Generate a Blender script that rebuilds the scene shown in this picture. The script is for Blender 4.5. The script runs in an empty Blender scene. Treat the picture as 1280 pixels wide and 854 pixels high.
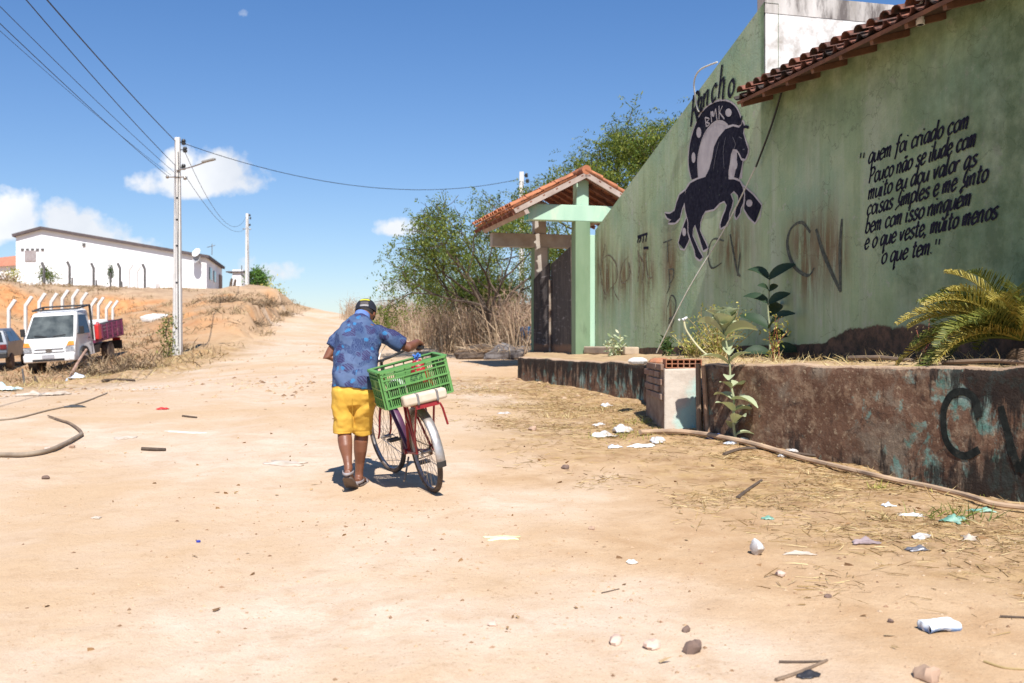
import bpy, bmesh, math, random
import numpy as np
from mathutils import Vector, Matrix, Euler
from mathutils.geometry import tessellate_polygon
random.seed(11); RNG = np.random.RandomState(7)
R = math.radians
scene = bpy.context.scene; COL = scene.collection
EZ = 1.6                      # eye height in world z
F = 35.0 / 36.0 * 1280.0      # focal length in photo pixels

# ------------------------------------------------------------------ camera, sky, sun, exposure
cam_d = bpy.data.cameras.new('camera'); cam = bpy.data.objects.new('camera', cam_d); COL.objects.link(cam)
cam.location = (0, 0, EZ); cam.rotation_euler = (R(90), 0, 0)
cam_d.lens = 35; cam_d.sensor_width = 36; cam_d.clip_start = 0.05; cam_d.clip_end = 6000
cam_d.dof.use_dof = True; cam_d.dof.focus_distance = 8.6; cam_d.dof.aperture_fstop = 2.8
scene.camera = cam

SUN_EL = 51.0
SUN_DIR = Vector((-0.17, 0.985, 0)).normalized() * math.cos(R(SUN_EL)) + Vector((0, 0, -math.sin(R(SUN_EL))))  # travel direction
sd = bpy.data.lights.new('sun', 'SUN'); sun = bpy.data.objects.new('sun', sd); COL.objects.link(sun)
sd.energy = 5.0; sd.angle = R(0.5); sd.color = (1.0, 0.962, 0.915)
sun.rotation_euler = SUN_DIR.to_track_quat('-Z', 'Y').to_euler(); sun.location = (3, -10, 14)

world = bpy.data.worlds.new('World'); scene.world = world; world.use_nodes = True
wn = world.node_tree.nodes; wl = world.node_tree.links; wn.clear()
def wnode(t, **k):
    n = wn.new(t)
    for a, v in k.items(): setattr(n, a, v)
    return n
wout = wnode('ShaderNodeOutputWorld'); wbg = wnode('ShaderNodeBackground')
sky = wnode('ShaderNodeTexSky', sky_type='NISHITA', sun_disc=False)
sky.sun_elevation = R(SUN_EL)
sky.sun_rotation = math.atan2(-SUN_DIR.x, -SUN_DIR.y)
sky.air_density = 1.0; sky.dust_density = 0.25; sky.ozone_density = 1.6; sky.altitude = 300
wbg.inputs['Strength'].default_value = 0.077
def wmath(op, a, b=None, clamp=False):
    n = wnode('ShaderNodeMath', operation=op); n.use_clamp = clamp
    for i, v in enumerate((a, b)):
        if v is None: continue
        if isinstance(v, (int, float)): n.inputs[i].default_value = v
        else: wl.new(v, n.inputs[i])
    return n.outputs[0]
# clouds: a few cumulus puffs, each a soft lobe of directions broken up by noise
tc = wnode('ShaderNodeTexCoord')
nz = wnode('ShaderNodeTexNoise'); nz.inputs['Scale'].default_value = 26; nz.inputs['Detail'].default_value = 9; nz.inputs['Roughness'].default_value = 0.6
wl.new(tc.outputs['Generated'], nz.inputs['Vector'])
nz2 = wnode('ShaderNodeTexNoise'); nz2.inputs['Scale'].default_value = 9; nz2.inputs['Detail'].default_value = 6
wl.new(tc.outputs['Generated'], nz2.inputs['Vector'])
sepd = wnode('ShaderNodeSeparateXYZ'); wl.new(tc.outputs['Generated'], sepd.inputs[0])
az = wmath('DIVIDE', sepd.outputs['X'], sepd.outputs['Y']); el = wmath('DIVIDE', sepd.outputs['Z'], sepd.outputs['Y'])
# (azimuth tangent, elevation tangent, half width, half height, density)
clouds = [(-0.314, 0.158, 0.060, 0.018, 1.15), (-0.295, 0.165, 0.034, 0.026, 1.1), (-0.333, 0.181, 0.022, 0.017, 0.95), (-0.275, 0.158, 0.026, 0.022, 0.9),
          (-0.512, 0.118, 0.040, 0.030, 1.2), (-0.425, 0.108, 0.042, 0.020, 1.15), (-0.455, 0.122, 0.022, 0.020, 1.0), (-0.385, 0.098, 0.03, 0.010, 0.8),
          (-0.245, 0.067, 0.030, 0.013, 0.95), (-0.262, 0.072, 0.014, 0.013, 0.8), (-0.112, 0.112, 0.030, 0.010, 0.85),
          (-0.121, 0.054, 0.026, 0.007, 0.6), (-0.27, 0.33, 0.008, 0.008, 0.62), (-0.228, 0.043, 0.012, 0.006, 0.5),
          (-0.17, 0.04, 0.03, 0.005, 0.35), (0.7, 0.3, 0.1, 0.06, 1.0), (-0.9, 0.22, 0.16, 0.07, 1.1)]
tot = None
for (ca, ce, wa, we, dens) in clouds:
    da = wmath('DIVIDE', wmath('SUBTRACT', az, ca), wa); de = wmath('DIVIDE', wmath('SUBTRACT', el, ce), we)
    # flat bottoms: the lower half falls off faster
    de2 = wmath('MULTIPLY', de, wmath('ADD', 1.0, wmath('MULTIPLY', wmath('LESS_THAN', de, 0.0), 0.5)))
    r2 = wmath('ADD', wmath('MULTIPLY', da, da), wmath('MULTIPLY', de2, de2))
    lobe = wmath('MULTIPLY', wmath('MAXIMUM', wmath('SUBTRACT', 1.0, wmath('MULTIPLY', r2, 0.42)), 0.0), dens)
    tot = lobe if tot is None else wmath('MAXIMUM', tot, lobe)
front = wmath('GREATER_THAN', sepd.outputs['Y'], 0.02)
dens = wmath('ADD', tot, wmath('MULTIPLY', wmath('SUBTRACT', nz.outputs['Fac'], 0.5), 2.1))
cov = wmath('MULTIPLY', wmath('MULTIPLY', wmath('SUBTRACT', dens, 0.42), 2.4, True), wmath('MULTIPLY', tot, 3.0, True))
cov = wmath('MULTIPLY', wmath('MULTIPLY', cov, front), 0.93)
cr = wnode('ShaderNodeValToRGB')
cr.color_ramp.elements[0].position = 0.3; cr.color_ramp.elements[0].color = (6.6, 7.0, 7.7, 1)
cr.color_ramp.elements[1].position = 0.62; cr.color_ramp.elements[1].color = (9.8, 9.8, 9.9, 1)
wl.new(nz2.outputs['Fac'], cr.inputs['Fac'])
tint = wnode('ShaderNodeMixRGB', blend_type='MULTIPLY'); tint.inputs[0].default_value = 1; tr_ = wnode('ShaderNodeValToRGB'); tr_.color_ramp.elements[0].position = 0.02; tr_.color_ramp.elements[0].color = (.86, .92, 1.06, 1); tr_.color_ramp.elements[1].position = 0.36; tr_.color_ramp.elements[1].color = (.56, .85, 1.18, 1); wl.new(sepd.outputs['Z'], tr_.inputs['Fac']); wl.new(tr_.outputs[0], tint.inputs[2]); wl.new(sky.outputs[0], tint.inputs[1])
wmix = wnode('ShaderNodeMixRGB'); wl.new(cov, wmix.inputs['Fac']); wl.new(tint.outputs[0], wmix.inputs[1]); wl.new(cr.outputs[0], wmix.inputs[2])
wl.new(wmix.outputs[0], wbg.inputs['Color']); wl.new(wbg.outputs[0], wout.inputs['Surface'])

vs = scene.view_settings; vs.view_transform = 'Standard'; vs.look = 'None'; vs.gamma = 1; vs.use_curve_mapping = False
vs.exposure = 0.57
scene.cycles.max_bounces = 6; scene.cycles.transparent_max_bounces = 12

# ------------------------------------------------------------------ helpers
def P(px, py, Y):                       # a point at distance Y seen at photo pixel (px, py)
    return Vector(((px - 640) / F * Y, Y, EZ - (py - 427) / F * Y))
def tag(o, label=None, cat=None, group=None, kind=None):
    for k, v in (('label', label), ('category', cat), ('group', group), ('kind', kind)):
        if v: o[k] = v
    return o
def empty(name, loc, label, cat, group=None, rot=(0, 0, 0)):
    o = bpy.data.objects.new(name, None); COL.objects.link(o)
    o.empty_display_size = 0.2; o.location = loc; o.rotation_euler = rot
    return tag(o, label, cat, group)
def wmat(o):
    m = Matrix.Identity(4)
    while o is not None:
        m = o.matrix_basis @ m; o = o.parent
    return m
class MB:
    def __init__(s): s.v = []; s.f = []; s.mi = []
    def add(s, vs_, fs, mi=0):
        b = len(s.v); s.v.extend([tuple(p) for p in vs_])
        for f in fs: s.f.append(tuple(b + i for i in f)); s.mi.append(mi)
        return s
    def box(s, c, d, rot=None, mi=0, taper=1.0):
        c = Vector(c); M = rot if rot is not None else Matrix.Identity(3)
        vs_ = []
        for z in (-.5, .5):
            t = taper if z > 0 else 1.0
            for x, y in ((-.5, -.5), (.5, -.5), (.5, .5), (-.5, .5)):
                vs_.append(c + M @ Vector((x * d[0] * t, y * d[1] * t, z * d[2])))
        return s.add(vs_, [(3, 2, 1, 0), (4, 5, 6, 7), (0, 1, 5, 4), (1, 2, 6, 5), (2, 3, 7, 6), (3, 0, 4, 7)], mi)
    def tube(s, pts, r, n=8, caps=True, mi=0, flat=None):
        pts = [Vector(p) for p in pts]; m = len(pts)
        rs = [r] * m if isinstance(r, (int, float)) else list(r)
        t0 = (pts[1] - pts[0]).normalized()
        up = Vector((0, 0, 1)) if abs(t0.z) < .9 else Vector((1, 0, 0))
        a = t0.cross(up).normalized()
        base = len(s.v)
        for i in range(m):
            t = (pts[min(i + 1, m - 1)] - pts[max(i - 1, 0)])
            t = t.normalized() if t.length > 1e-9 else t0
            a = a - t * a.dot(t)
            a = a.normalized() if a.length > 1e-6 else t.orthogonal().normalized()
            b = t.cross(a)
            for k in range(n):
                th = 2 * math.pi * k / n
                q = pts[i] + (a * math.cos(th) + b * math.sin(th) * (flat or 1)) * rs[i]
                s.v.append(tuple(q))
        for i in range(m - 1):
            for k in range(n):
                k2 = (k + 1) % n
                s.f.append((base + i * n + k, base + i * n + k2, base + (i + 1) * n + k2, base + (i + 1) * n + k)); s.mi.append(mi)
        if caps:
            s.f.append(tuple(base + k for k in reversed(range(n)))); s.mi.append(mi)
            s.f.append(tuple(base + (m - 1) * n + k for k in range(n))); s.mi.append(mi)
        return s
    def loft(s, rings, caps=True, mi=0):
        n = len(rings[0]); base = len(s.v)
        for r in rings: s.v.extend([tuple(p) for p in r])
        for i in range(len(rings) - 1):
            for k in range(n):
                k2 = (k + 1) % n
                s.f.append((base + i * n + k, base + i * n + k2, base + (i + 1) * n + k2, base + (i + 1) * n + k)); s.mi.append(mi)
        if caps:
            s.f.append(tuple(base + k for k in reversed(range(n)))); s.mi.append(mi)
            s.f.append(tuple(base + (len(rings) - 1) * n + k for k in range(n))); s.mi.append(mi)
        return s
    def ell(s, c, r, nu=14, nv=9, rot=None, mi=0):
        c = Vector(c); M = rot if rot is not None else Matrix.Identity(3)
        if isinstance(r, (int, float)): r = (r, r, r)
        rings = []
        for j in range(1, nv):
            ph = math.pi * j / nv
            rings.append([c + M @ Vector((r[0] * math.sin(ph) * math.cos(2 * math.pi * k / nu), r[1] * math.sin(ph) * math.sin(2 * math.pi * k / nu), -r[2] * math.cos(ph))) for k in range(nu)])
        return s.loft(rings, True, mi)
    def lathe(s, prof, c, rot=None, n=24, mi=0):   # prof = [(radius, height)] about local z
        c = Vector(c); M = rot if rot is not None else Matrix.Identity(3)
        return s.loft([[c + M @ Vector((r * math.cos(2 * math.pi * k / n), r * math.sin(2 * math.pi * k / n), h)) for k in range(n)] for r, h in prof], True, mi)
    def prism(s, poly, ext, mi=0):                 # planar polygon (3-D points) extruded by a vector
        poly = [Vector(p) for p in poly]; ext = Vector(ext); n = len(poly); b = len(s.v)
        s.v.extend([tuple(p) for p in poly]); s.v.extend([tuple(p + ext) for p in poly])
        for tri in tessellate_polygon([poly]):
            s.f.append((b + tri[0], b + tri[1], b + tri[2])); s.mi.append(mi)
            s.f.append((b + n + tri[2], b + n + tri[1], b + n + tri[0])); s.mi.append(mi)
        for i in range(n):
            j = (i + 1) % n
            s.f.append((b + i, b + j, b + n + j, b + n + i)); s.mi.append(mi)
        return s
    def poly(s, pts, mi=0):
        pts = [Vector(p) for p in pts]; b = len(s.v); s.v.extend([tuple(p) for p in pts])
        for tri in tessellate_polygon([pts]): s.f.append(tuple(b + i for i in tri)); s.mi.append(mi)
        return s
    def grid(s, fn, nu, nv, mi=0):
        b = len(s.v)
        for i in range(nu + 1):
            for j in range(nv + 1): s.v.append(tuple(fn(i / nu, j / nv)))
        for i in range(nu):
            for j in range(nv):
                a = b + i * (nv + 1) + j
                s.f.append((a, a + 1, a + nv + 2, a + nv + 1)); s.mi.append(mi)
        return s
    def build(s, name, mats, parent=None, world=True, smooth=False, bevel=0, segs=2, subsurf=0, fixn=True, angle=40, loc=None):
        me = bpy.data.meshes.new(name)
        V = s.v
        if parent is not None and world:
            inv = wmat(parent).inverted(); V = [tuple(inv @ Vector(p)) for p in V]
        elif loc is not None:
            V = [(p[0] - loc[0], p[1] - loc[1], p[2] - loc[2]) for p in V]
        me.from_pydata(V, [], s.f)
        if not isinstance(mats, (list, tuple)): mats = [mats]
        for m in mats: me.materials.append(m)
        me.polygons.foreach_set('material_index', s.mi)
        if fixn or bevel:
            bm = bmesh.new(); bm.from_mesh(me)
            if fixn: bmesh.ops.recalc_face_normals(bm, faces=bm.faces)
            bm.to_mesh(me); bm.free()
        o = bpy.data.objects.new(name, me); COL.objects.link(o)
        if parent is not None: o.parent = parent
        elif loc is not None: o.location = loc
        if bevel:
            md = o.modifiers.new('bevel', 'BEVEL'); md.width = bevel; md.segments = segs; md.limit_method = 'ANGLE'; md.angle_limit = R(35)
        if subsurf:
            md = o.modifiers.new('sub', 'SUBSURF'); md.levels = subsurf; md.render_levels = subsurf
        if smooth:
            me.polygons.foreach_set('use_smooth', [True] * len(me.polygons))
            if smooth != 'all': me.set_sharp_from_angle(angle=R(angle))
        me.update()
        return o
def copy_tree(o, parent=None):
    c = o.copy(); COL.objects.link(c)
    if parent is not None: c.parent = parent
    for ch in [q for q in bpy.data.objects if q.parent == o]: copy_tree(ch, c)
    return c
def remesh(name, mb, mats, parent, voxel, smooth_it=4, world=True, disp=None):
    """one continuous skin grown from overlapping lofts"""
    tmp = mb.build(name + '_tmp', mats, None, fixn=True)
    md = tmp.modifiers.new('r', 'REMESH'); md.mode = 'VOXEL'; md.voxel_size = voxel; md.use_smooth_shade = True
    m2 = tmp.modifiers.new('s', 'SMOOTH'); m2.iterations = smooth_it; m2.factor = 0.5
    dg = bpy.context.evaluated_depsgraph_get(); ev = tmp.evaluated_get(dg)
    me = bpy.data.meshes.new_from_object(ev)
    bpy.data.objects.remove(tmp)
    if disp is not None:
        n = len(me.vertices); co = np.empty(n * 3); me.vertices.foreach_get('co', co); co = co.reshape(-1, 3)
        no = np.empty(n * 3); me.vertices.foreach_get('normal', no); no = no.reshape(-1, 3)
        co = co + no * disp(co, no)[:, None]
        me.vertices.foreach_set('co', co.ravel())
    if parent is not None and world: me.transform(wmat(parent).inverted())
    me.polygons.foreach_set('use_smooth', [True] * len(me.polygons))
    o = bpy.data.objects.new(name, me); COL.objects.link(o)
    if parent is not None: o.parent = parent
    return o
def rz(a): return Matrix.Rotation(a, 3, 'Z')
def eul(x, y, z): return Euler((x, y, z)).to_matrix()
def spline(pts, n=6):
    pts = [Vector(p) for p in pts]; out = []
    if len(pts) < 3: return pts
    for i in range(len(pts) - 1):
        p0 = pts[max(i - 1, 0)]; p1 = pts[i]; p2 = pts[i + 1]; p3 = pts[min(i + 2, len(pts) - 1)]
        for k in range(n):
            t = k / n
            out.append(.5 * ((2 * p1) + (p2 - p0) * t + (2 * p0 - 5 * p1 + 4 * p2 - p3) * t * t + (3 * p1 - p0 - 3 * p2 + p3) * t ** 3))
    out.append(pts[-1]); return out

# value noise in numpy
_tab = RNG.rand(256, 256)
def vn(x, y):
    xi = np.floor(x).astype(int); yi = np.floor(y).astype(int); fx = x - xi; fy = y - yi
    fx = fx * fx * (3 - 2 * fx); fy = fy * fy * (3 - 2 * fy)
    g = lambda a, b: _tab[a & 255, b & 255]
    return (g(xi, yi) * (1 - fx) + g(xi + 1, yi) * fx) * (1 - fy) + (g(xi, yi + 1) * (1 - fx) + g(xi + 1, yi + 1) * fx) * fy
def fbm(x, y, o=4):
    s = 0; a = .5
    for k in range(o):
        s = s + a * (vn(x + 17.3 * k, y - 9.1 * k) - .5); x = x * 2.03; y = y * 2.03; a *= .5
    return s * 2
def sstep(a, b, x):
    t = np.clip((x - a) / (b - a), 0, 1); return t * t * (3 - 2 * t)

# ------------------------------------------------------------------ materials
class NT:
    def __init__(s, name):
        s.m = bpy.data.materials.new(name); s.m.use_nodes = True; s.n = s.m.node_tree.nodes; s.l = s.m.node_tree.links
        s.b = s.n['Principled BSDF']; s.out = s.n['Material Output']
    def new(s, t, **k):
        n = s.n.new(t)
        for a, v in k.items(): setattr(n, a, v)
        return n
    def link(s, a, b): s.l.new(a, b)
    def coord(s, kind='Object', scale=(1, 1, 1)):
        if kind == 'World': g = s.new('ShaderNodeNewGeometry').outputs['Position']
        else: g = s.new('ShaderNodeTexCoord').outputs['Object']
        mp = s.new('ShaderNodeMapping'); mp.inputs['Scale'].default_value = scale; s.link(g, mp.inputs['Vector'])
        return mp.outputs[0]
    def noise(s, vec, scale, detail=6, rough=.6, dist=0):
        n = s.new('ShaderNodeTexNoise'); n.inputs['Scale'].default_value = scale; n.inputs['Detail'].default_value = detail
        n.inputs['Roughness'].default_value = rough; n.inputs['Distortion'].default_value = dist; s.link(vec, n.inputs['Vector']); return n.outputs['Fac']
    def ramp(s, fac, *st):
        r = s.new('ShaderNodeValToRGB'); e = r.color_ramp.elements
        while len(e) < len(st): e.new(.5)
        for i, (p, c) in enumerate(st):
            e[i].position = p; e[i].color = (c, c, c, 1) if isinstance(c, (int, float)) else (*c, 1)
        s.link(fac, r.inputs['Fac']); return r.outputs['Color']
    def mix(s, fac, a, b, mode='MIX'):
        m = s.new('ShaderNodeMixRGB', blend_type=mode)
        for i, v in enumerate((fac, a, b)):
            if isinstance(v, (int, float)): m.inputs[i].default_value = v if i == 0 else (v, v, v, 1)
            elif isinstance(v, tuple): m.inputs[i].default_value = (*v, 1)
            else: s.link(v, m.inputs[i])
        return m.outputs[0]
    def math(s, op, a, b=0.0, clamp=False):
        n = s.new('ShaderNodeMath', operation=op); n.use_clamp = clamp
        for i, v in enumerate((a, b)):
            if isinstance(v, (int, float)): n.inputs[i].default_value = v
            else: s.link(v, n.inputs[i])
        return n.outputs[0]
    def attr(s, name):
        return s.new('ShaderNodeAttribute', attribute_name=name)
    def bump(s, h, strength=.3, dist=.01):
        b = s.new('ShaderNodeBump'); b.inputs['Strength'].default_value = strength; b.inputs['Distance'].default_value = dist
        s.link(h, b.inputs['Height']); s.link(b.outputs[0], s.b.inputs['Normal'])
    def color(s, c):
        if isinstance(c, tuple): s.b.inputs['Base Color'].default_value = (*c, 1)
        else: s.link(c, s.b.inputs['Base Color'])
    def done(s, rough=.8, metal=0, spec=None):
        if isinstance(rough, (int, float)): s.b.inputs['Roughness'].default_value = rough
        else: s.link(rough, s.b.inputs['Roughness'])
        s.b.inputs['Metallic'].default_value = metal
        if spec is not None: s.b.inputs['Specular IOR Level'].default_value = spec
        return s.m
def pm(name, c1, c2=None, scale=8, rough=.75, metal=0, bump=.15, bscale=None, bdist=.005, stain=None, stain_scale=2.5, stain_lo=.55, stain_hi=.7, kind='Object', stretch=(1, 1, 1), spec=None):
    t = NT(name); c2 = c2 or tuple(x * .75 for x in c1)
    v = t.coord(kind, stretch)
    col = t.mix(t.ramp(t.noise(v, scale), (.35, 0.0), (.65, 1.0)), c1, c2)
    if stain is not None:
        col = t.mix(t.ramp(t.noise(v, stain_scale, 8, .65), (stain_lo, 0.0), (stain_hi, 1.0)), col, stain)
    t.color(col)
    if bump: t.bump(t.noise(v, bscale or scale * 4, 4), bump, bdist)
    return t.done(rough, metal, spec)
# ------------------------------------------------------------------ the lie of the land (z relative to the eye)
GP = []
def gp(px, py, Y): GP.append(((px - 640) / F * Y, Y, -(py - 427) / F * Y))
near = lambda Y: -(1.55 - .04 * Y)
for Y in (-4, 0, 3, 6, 9, 12, 16):
    for X in (-14, -8, -3, 0, 3): GP.append((X, Y, near(Y) if X > -10 or Y < 12 else -1.2 + .02 * Y - .02))
for Y in (0, 3, 5.5, 7.9): GP.append((4.3, Y, near(Y)))
gp(1280, 622, 7.9); gp(880, 548, 11.4); gp(805, 505, 15.3); gp(648, 476, 20.1); gp(640, 458, 24); gp(600, 451, 28); gp(560, 448, 32)
for X in (-4, -8): GP.append((X, 20, -.78 if X > -6 else -.95))
gp(400, 440, 33); gp(385, 421, 48); gp(392, 405, 64); gp(402, 394.5, 80); GP.append((-16, 95, 1.9)); GP.append((-18, 125, .5))
gp(430, 395, 78); gp(500, 424, 48); gp(560, 447, 33); gp(470, 408, 60)
gp(0, 490, 23.5); gp(75, 466, 33); gp(15, 467, 35); gp(222, 446, 34); gp(330, 432, 40); gp(200, 470, 28); gp(260, 450, 33)
gp(148, 441, 40); gp(10, 440, 42); gp(147, 426, 57); gp(80, 432, 50); gp(-60, 440, 44)
gp(60, 410, 57); gp(60, 369, 59.5); gp(0, 407, 55); gp(0, 367, 57.5); gp(130, 406, 63); gp(130, 372, 66); gp(180, 394, 62); gp(180, 377, 66); gp(-60, 405, 54); gp(-60, 366, 57)
gp(200, 431, 40); gp(200, 411, 50); gp(250, 421, 44); gp(250, 396, 60); gp(300, 411, 52); gp(300, 388, 66); gp(335, 416, 50); gp(350, 402, 64)
gp(350, 388, 70); gp(366, 397, 76); gp(335, 380, 76); gp(312, 369, 84); gp(280, 362, 90); gp(240, 363, 90); gp(150, 361, 85); gp(0, 360, 82)
gp(20, 358, 92); gp(258, 362.5, 98); gp(100, 360, 96); gp(-120, 358, 92); gp(290, 364, 110); gp(340, 384, 100)
gp(0, 364, 64); gp(0, 361.5, 72); gp(60, 364.5, 66); gp(60, 362, 74); gp(130, 367, 71); gp(130, 363, 78); gp(-60, 363, 63); gp(-60, 361, 72); gp(180, 370, 71); gp(190, 365, 78); gp(240, 372, 78); gp(-120, 362, 68); gp(-120, 366, 57); gp(-120, 408, 53)
for X, Y, z in ((4, 26, -.5), (4, 45, -.1), (9, 32, -.3), (14, 60, .3), (-2, 60, .4), (-4, 90, 1.2), (12, 20, -.4), (14, 8, -.9)): GP.append((X, Y, z))
GP = np.array(GP)
_Pc = GP[:, :2]
def _phi(d2): return .5 * d2 * np.log(d2 + 1e-9)
_n = len(GP)
_d2 = ((_Pc[:, None] - _Pc[None]) ** 2).sum(-1)
_A = np.zeros((_n + 3, _n + 3)); _A[:_n, :_n] = _phi(_d2) + np.eye(_n) * .35
_A[:_n, _n] = 1; _A[:_n, _n + 1:] = _Pc; _A[_n, :_n] = 1; _A[_n + 1:, :_n] = _Pc.T
_w = np.linalg.solve(_A, np.r_[GP[:, 2], 0, 0, 0])
def ground_rel(X, Y):
    X = np.atleast_1d(np.asarray(X, float)); Y = np.atleast_1d(np.asarray(Y, float))
    out = np.empty_like(X)
    for i in range(0, len(X), 20000):
        x = X[i:i + 20000]; y = Y[i:i + 20000]
        d2 = (x[:, None] - _Pc[None, :, 0]) ** 2 + (y[:, None] - _Pc[None, :, 1]) ** 2
        out[i:i + 20000] = _phi(d2) @ _w[:_n] + _w[_n] + _w[_n + 1] * x + _w[_n + 2] * y
    # far away the land settles to a low plain
    k = np.maximum.reduce([sstep(105, 170, Y), sstep(45, 110, X), sstep(60, 130, -X), sstep(10, 60, -Y)])
    out = np.clip(out, -2.2, 6)
    return out * (1 - k) + (-4.0) * k
XL = [(-20, -9.5), (3, -9.8), (12, -10.0), (20, -10.3), (26, -10.4), (30, -9.8), (40, -10.3), (52, -12.6), (64, -15), (76, -16.6), (120, -19)]
XR = [(-20, 2.6), (3, 1.9), (5, 1.2), (7, .5), (9, .25), (12, .35), (16, .6), (20, -.1), (24, -.2), (33, -2.1), (48, -5.2), (60, -8.0), (78, -12.9), (120, -17)]
def lerp_tab(tab, Y): return np.interp(Y, [a for a, _ in tab], [b for _, b in tab])
RET = [(.129, 20.1), (2.03, 15.3), (2.03, 13.2), (2.2, 11.4), (4.06, 7.9), (5.33, 5.5), (7.0, 2.2)]   # front line of the low wall
def dist_ret(X, Y):
    d = np.full(X.shape, 1e9)
    for (a, b), (c, e) in zip(RET[:-1], RET[1:]):
        L2 = (c - a) ** 2 + (e - b) ** 2
        t = np.clip(((X - a) * (c - a) + (Y - b) * (e - b)) / L2, 0, 1)
        d = np.minimum(d, np.hypot(X - a - t * (c - a), Y - b - t * (e - b)))
    return d
def micro(X, Y):
    dist = np.hypot(X, Y)
    amp = 1 - sstep(20, 45, dist)
    h = fbm(X * .55, Y * .35, 3) * .022 + fbm(X * 2.3 + 9, Y * 1.9, 3) * .006 * amp + fbm(X * 6.5, Y * 6.5, 3) * .007 * (1 - sstep(12, 25, dist)) * (.45 + sstep(-.1, .3, fbm(X * .9 + 3, Y * .9, 3)))
    # worn wheel tracks following the lane
    mid = .5 * (lerp_tab(XL, Y) + lerp_tab(XR, Y)) + 1.4
    for off, w in ((-1.9, .35), (-.5, .32), (1.6, .4)):
        u = X - mid - off - .25 * np.sin(Y * .22 + off)
        h = h - .02 * np.exp(-(u / w) ** 2) + .010 * np.exp(-((np.abs(u) - w * 1.7) / .16) ** 2)
    # gullies and clods on the cut bank
    left = sstep(0, 4, lerp_tab(XL, Y) - X) * sstep(34, 48, Y) * (1 - sstep(80, 95, Y))
    h = h + left * (fbm(X * .5, Y * .28, 4) * .34 + fbm(X * 1.7, Y * 1.2, 3) * .2)
    # crumbling scarp where the bank drops to the lane
    xe = lerp_tab(XL, Y) - .5 - fbm(Y * .45, Y * 0 + 2.5, 4) * 1.5
    u = xe - X; sc = sstep(40, 47, Y) * (1 - sstep(78, 84, Y))
    h = h + sc * 1.15 * sstep(.0, .55, u) * (1 - .85 * sstep(1.0, 6.5, u)) * (.7 + .6 * vn(Y * .5, Y * 0))
    # spoil heaped below the parked truck and along the lane's left edge
    edge = np.exp(-((X - lerp_tab(XL, Y) + .6) / .9) ** 2) * sstep(17, 24, Y) * (1 - sstep(60, 75, Y))
    h = h + edge * (.10 + fbm(X * 1.6, Y * 1.3, 4) * .22)
    d = dist_ret(X, Y)
    h = h + (.05 * sstep(9, 12, Y) - .06 * sstep(10, 8.5, Y)) * np.exp(-(d / .5) ** 2) * (Y < 21) + np.exp(-(d / 1.2) ** 2) * fbm(X * 3, Y * 3, 3) * .06
    return h
def ground_z(X, Y): return ground_rel(X, Y) + micro(np.atleast_1d(np.asarray(X, float)), np.atleast_1d(np.asarray(Y, float))) + EZ
def gz(x, y): return float(ground_z([x], [y])[0])
def G(px, py, Y0=10.0):
    """the ground point seen at a photo pixel (march along the ray)"""
    u = (px - 640) / F; v = -(py - 427) / F
    ys = np.geomspace(2.5, 140, 700); e = ground_rel(u * ys, ys) + micro(u * ys, ys) - v * ys
    i = int(np.argmax(e > 0)) if (e > 0).any() else len(ys) - 1
    y = ys[i]
    if i > 0 and e[i] != e[i - 1]: y = ys[i - 1] + (ys[i] - ys[i - 1]) * (-e[i - 1]) / (e[i] - e[i - 1])
    return Vector((u * y, y, gz(u * y, y)))
def axis(lo, hi, step, far, grow):
    a = list(np.arange(lo, hi + step / 2, step)); s = step
    while a[-1] < far[1]: s = min(s * grow, 400); a.append(a[-1] + s)
    s = step
    while a[0] > far[0]: s = min(s * grow, 400); a.insert(0, a[0] - s)
    return np.array(a)
xs = axis(-5.2, 5.2, .06, (-3000, 3000), 1.035)
ys = np.unique(np.r_[axis(3.2, 14, .06, (-200, 30), 1.03), axis(30, 70, .38, (30, 3000), 1.06)])
GX, GY = np.meshgrid(xs, ys, indexing='ij'); gx = GX.ravel(); gy = GY.ravel()
gzv = ground_z(gx, gy)
roadm = sstep(-.9, .5, gx - lerp_tab(XL, gy) + fbm(gx * .8, gy * .5, 3) * 1.1) * sstep(-.7, .6, lerp_tab(XR, gy) - gx + fbm(gx * 1.1 + 5, gy * .8, 3) * 1.3)
dr = dist_ret(gx, gy)
straw = np.maximum(sstep(3.3, .6, dr + fbm(gx * 1.1, gy * 1.1, 4) * 1.7) * (gy < 21),
                   sstep(3.0, .3, np.abs(gx - lerp_tab(XL, gy) + 1.2) + fbm(gx * .9, gy * .8, 4) * 1.8) * sstep(17, 22, gy) * (1 - sstep(34, 44, gy)))
bank = sstep(-.5, 3.5, lerp_tab(XL, gy) - gx + fbm(gx * .4, gy * .3, 3) * 2) * sstep(19, 30, gy)
slope = np.abs(np.gradient(gzv.reshape(GX.shape), ys, axis=1)).ravel()
cut = np.clip(sstep(.25, .6, slope) * bank, 0, 1)
plateau = bank * sstep(2.3, 3.2, gzv - EZ) * (1 - sstep(.3, .6, slope))
nvy = len(ys)
ii, jj = np.meshgrid(np.arange(len(xs) - 1), np.arange(nvy - 1), indexing='ij')
a = (ii * nvy + jj).ravel(); faces = np.stack([a, a + nvy, a + nvy + 1, a + 1], 1)
onroad = (roadm[faces].mean(1) > .5) & (gy[faces].mean(1) > -30) & (gy[faces].mean(1) < 110)

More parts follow.
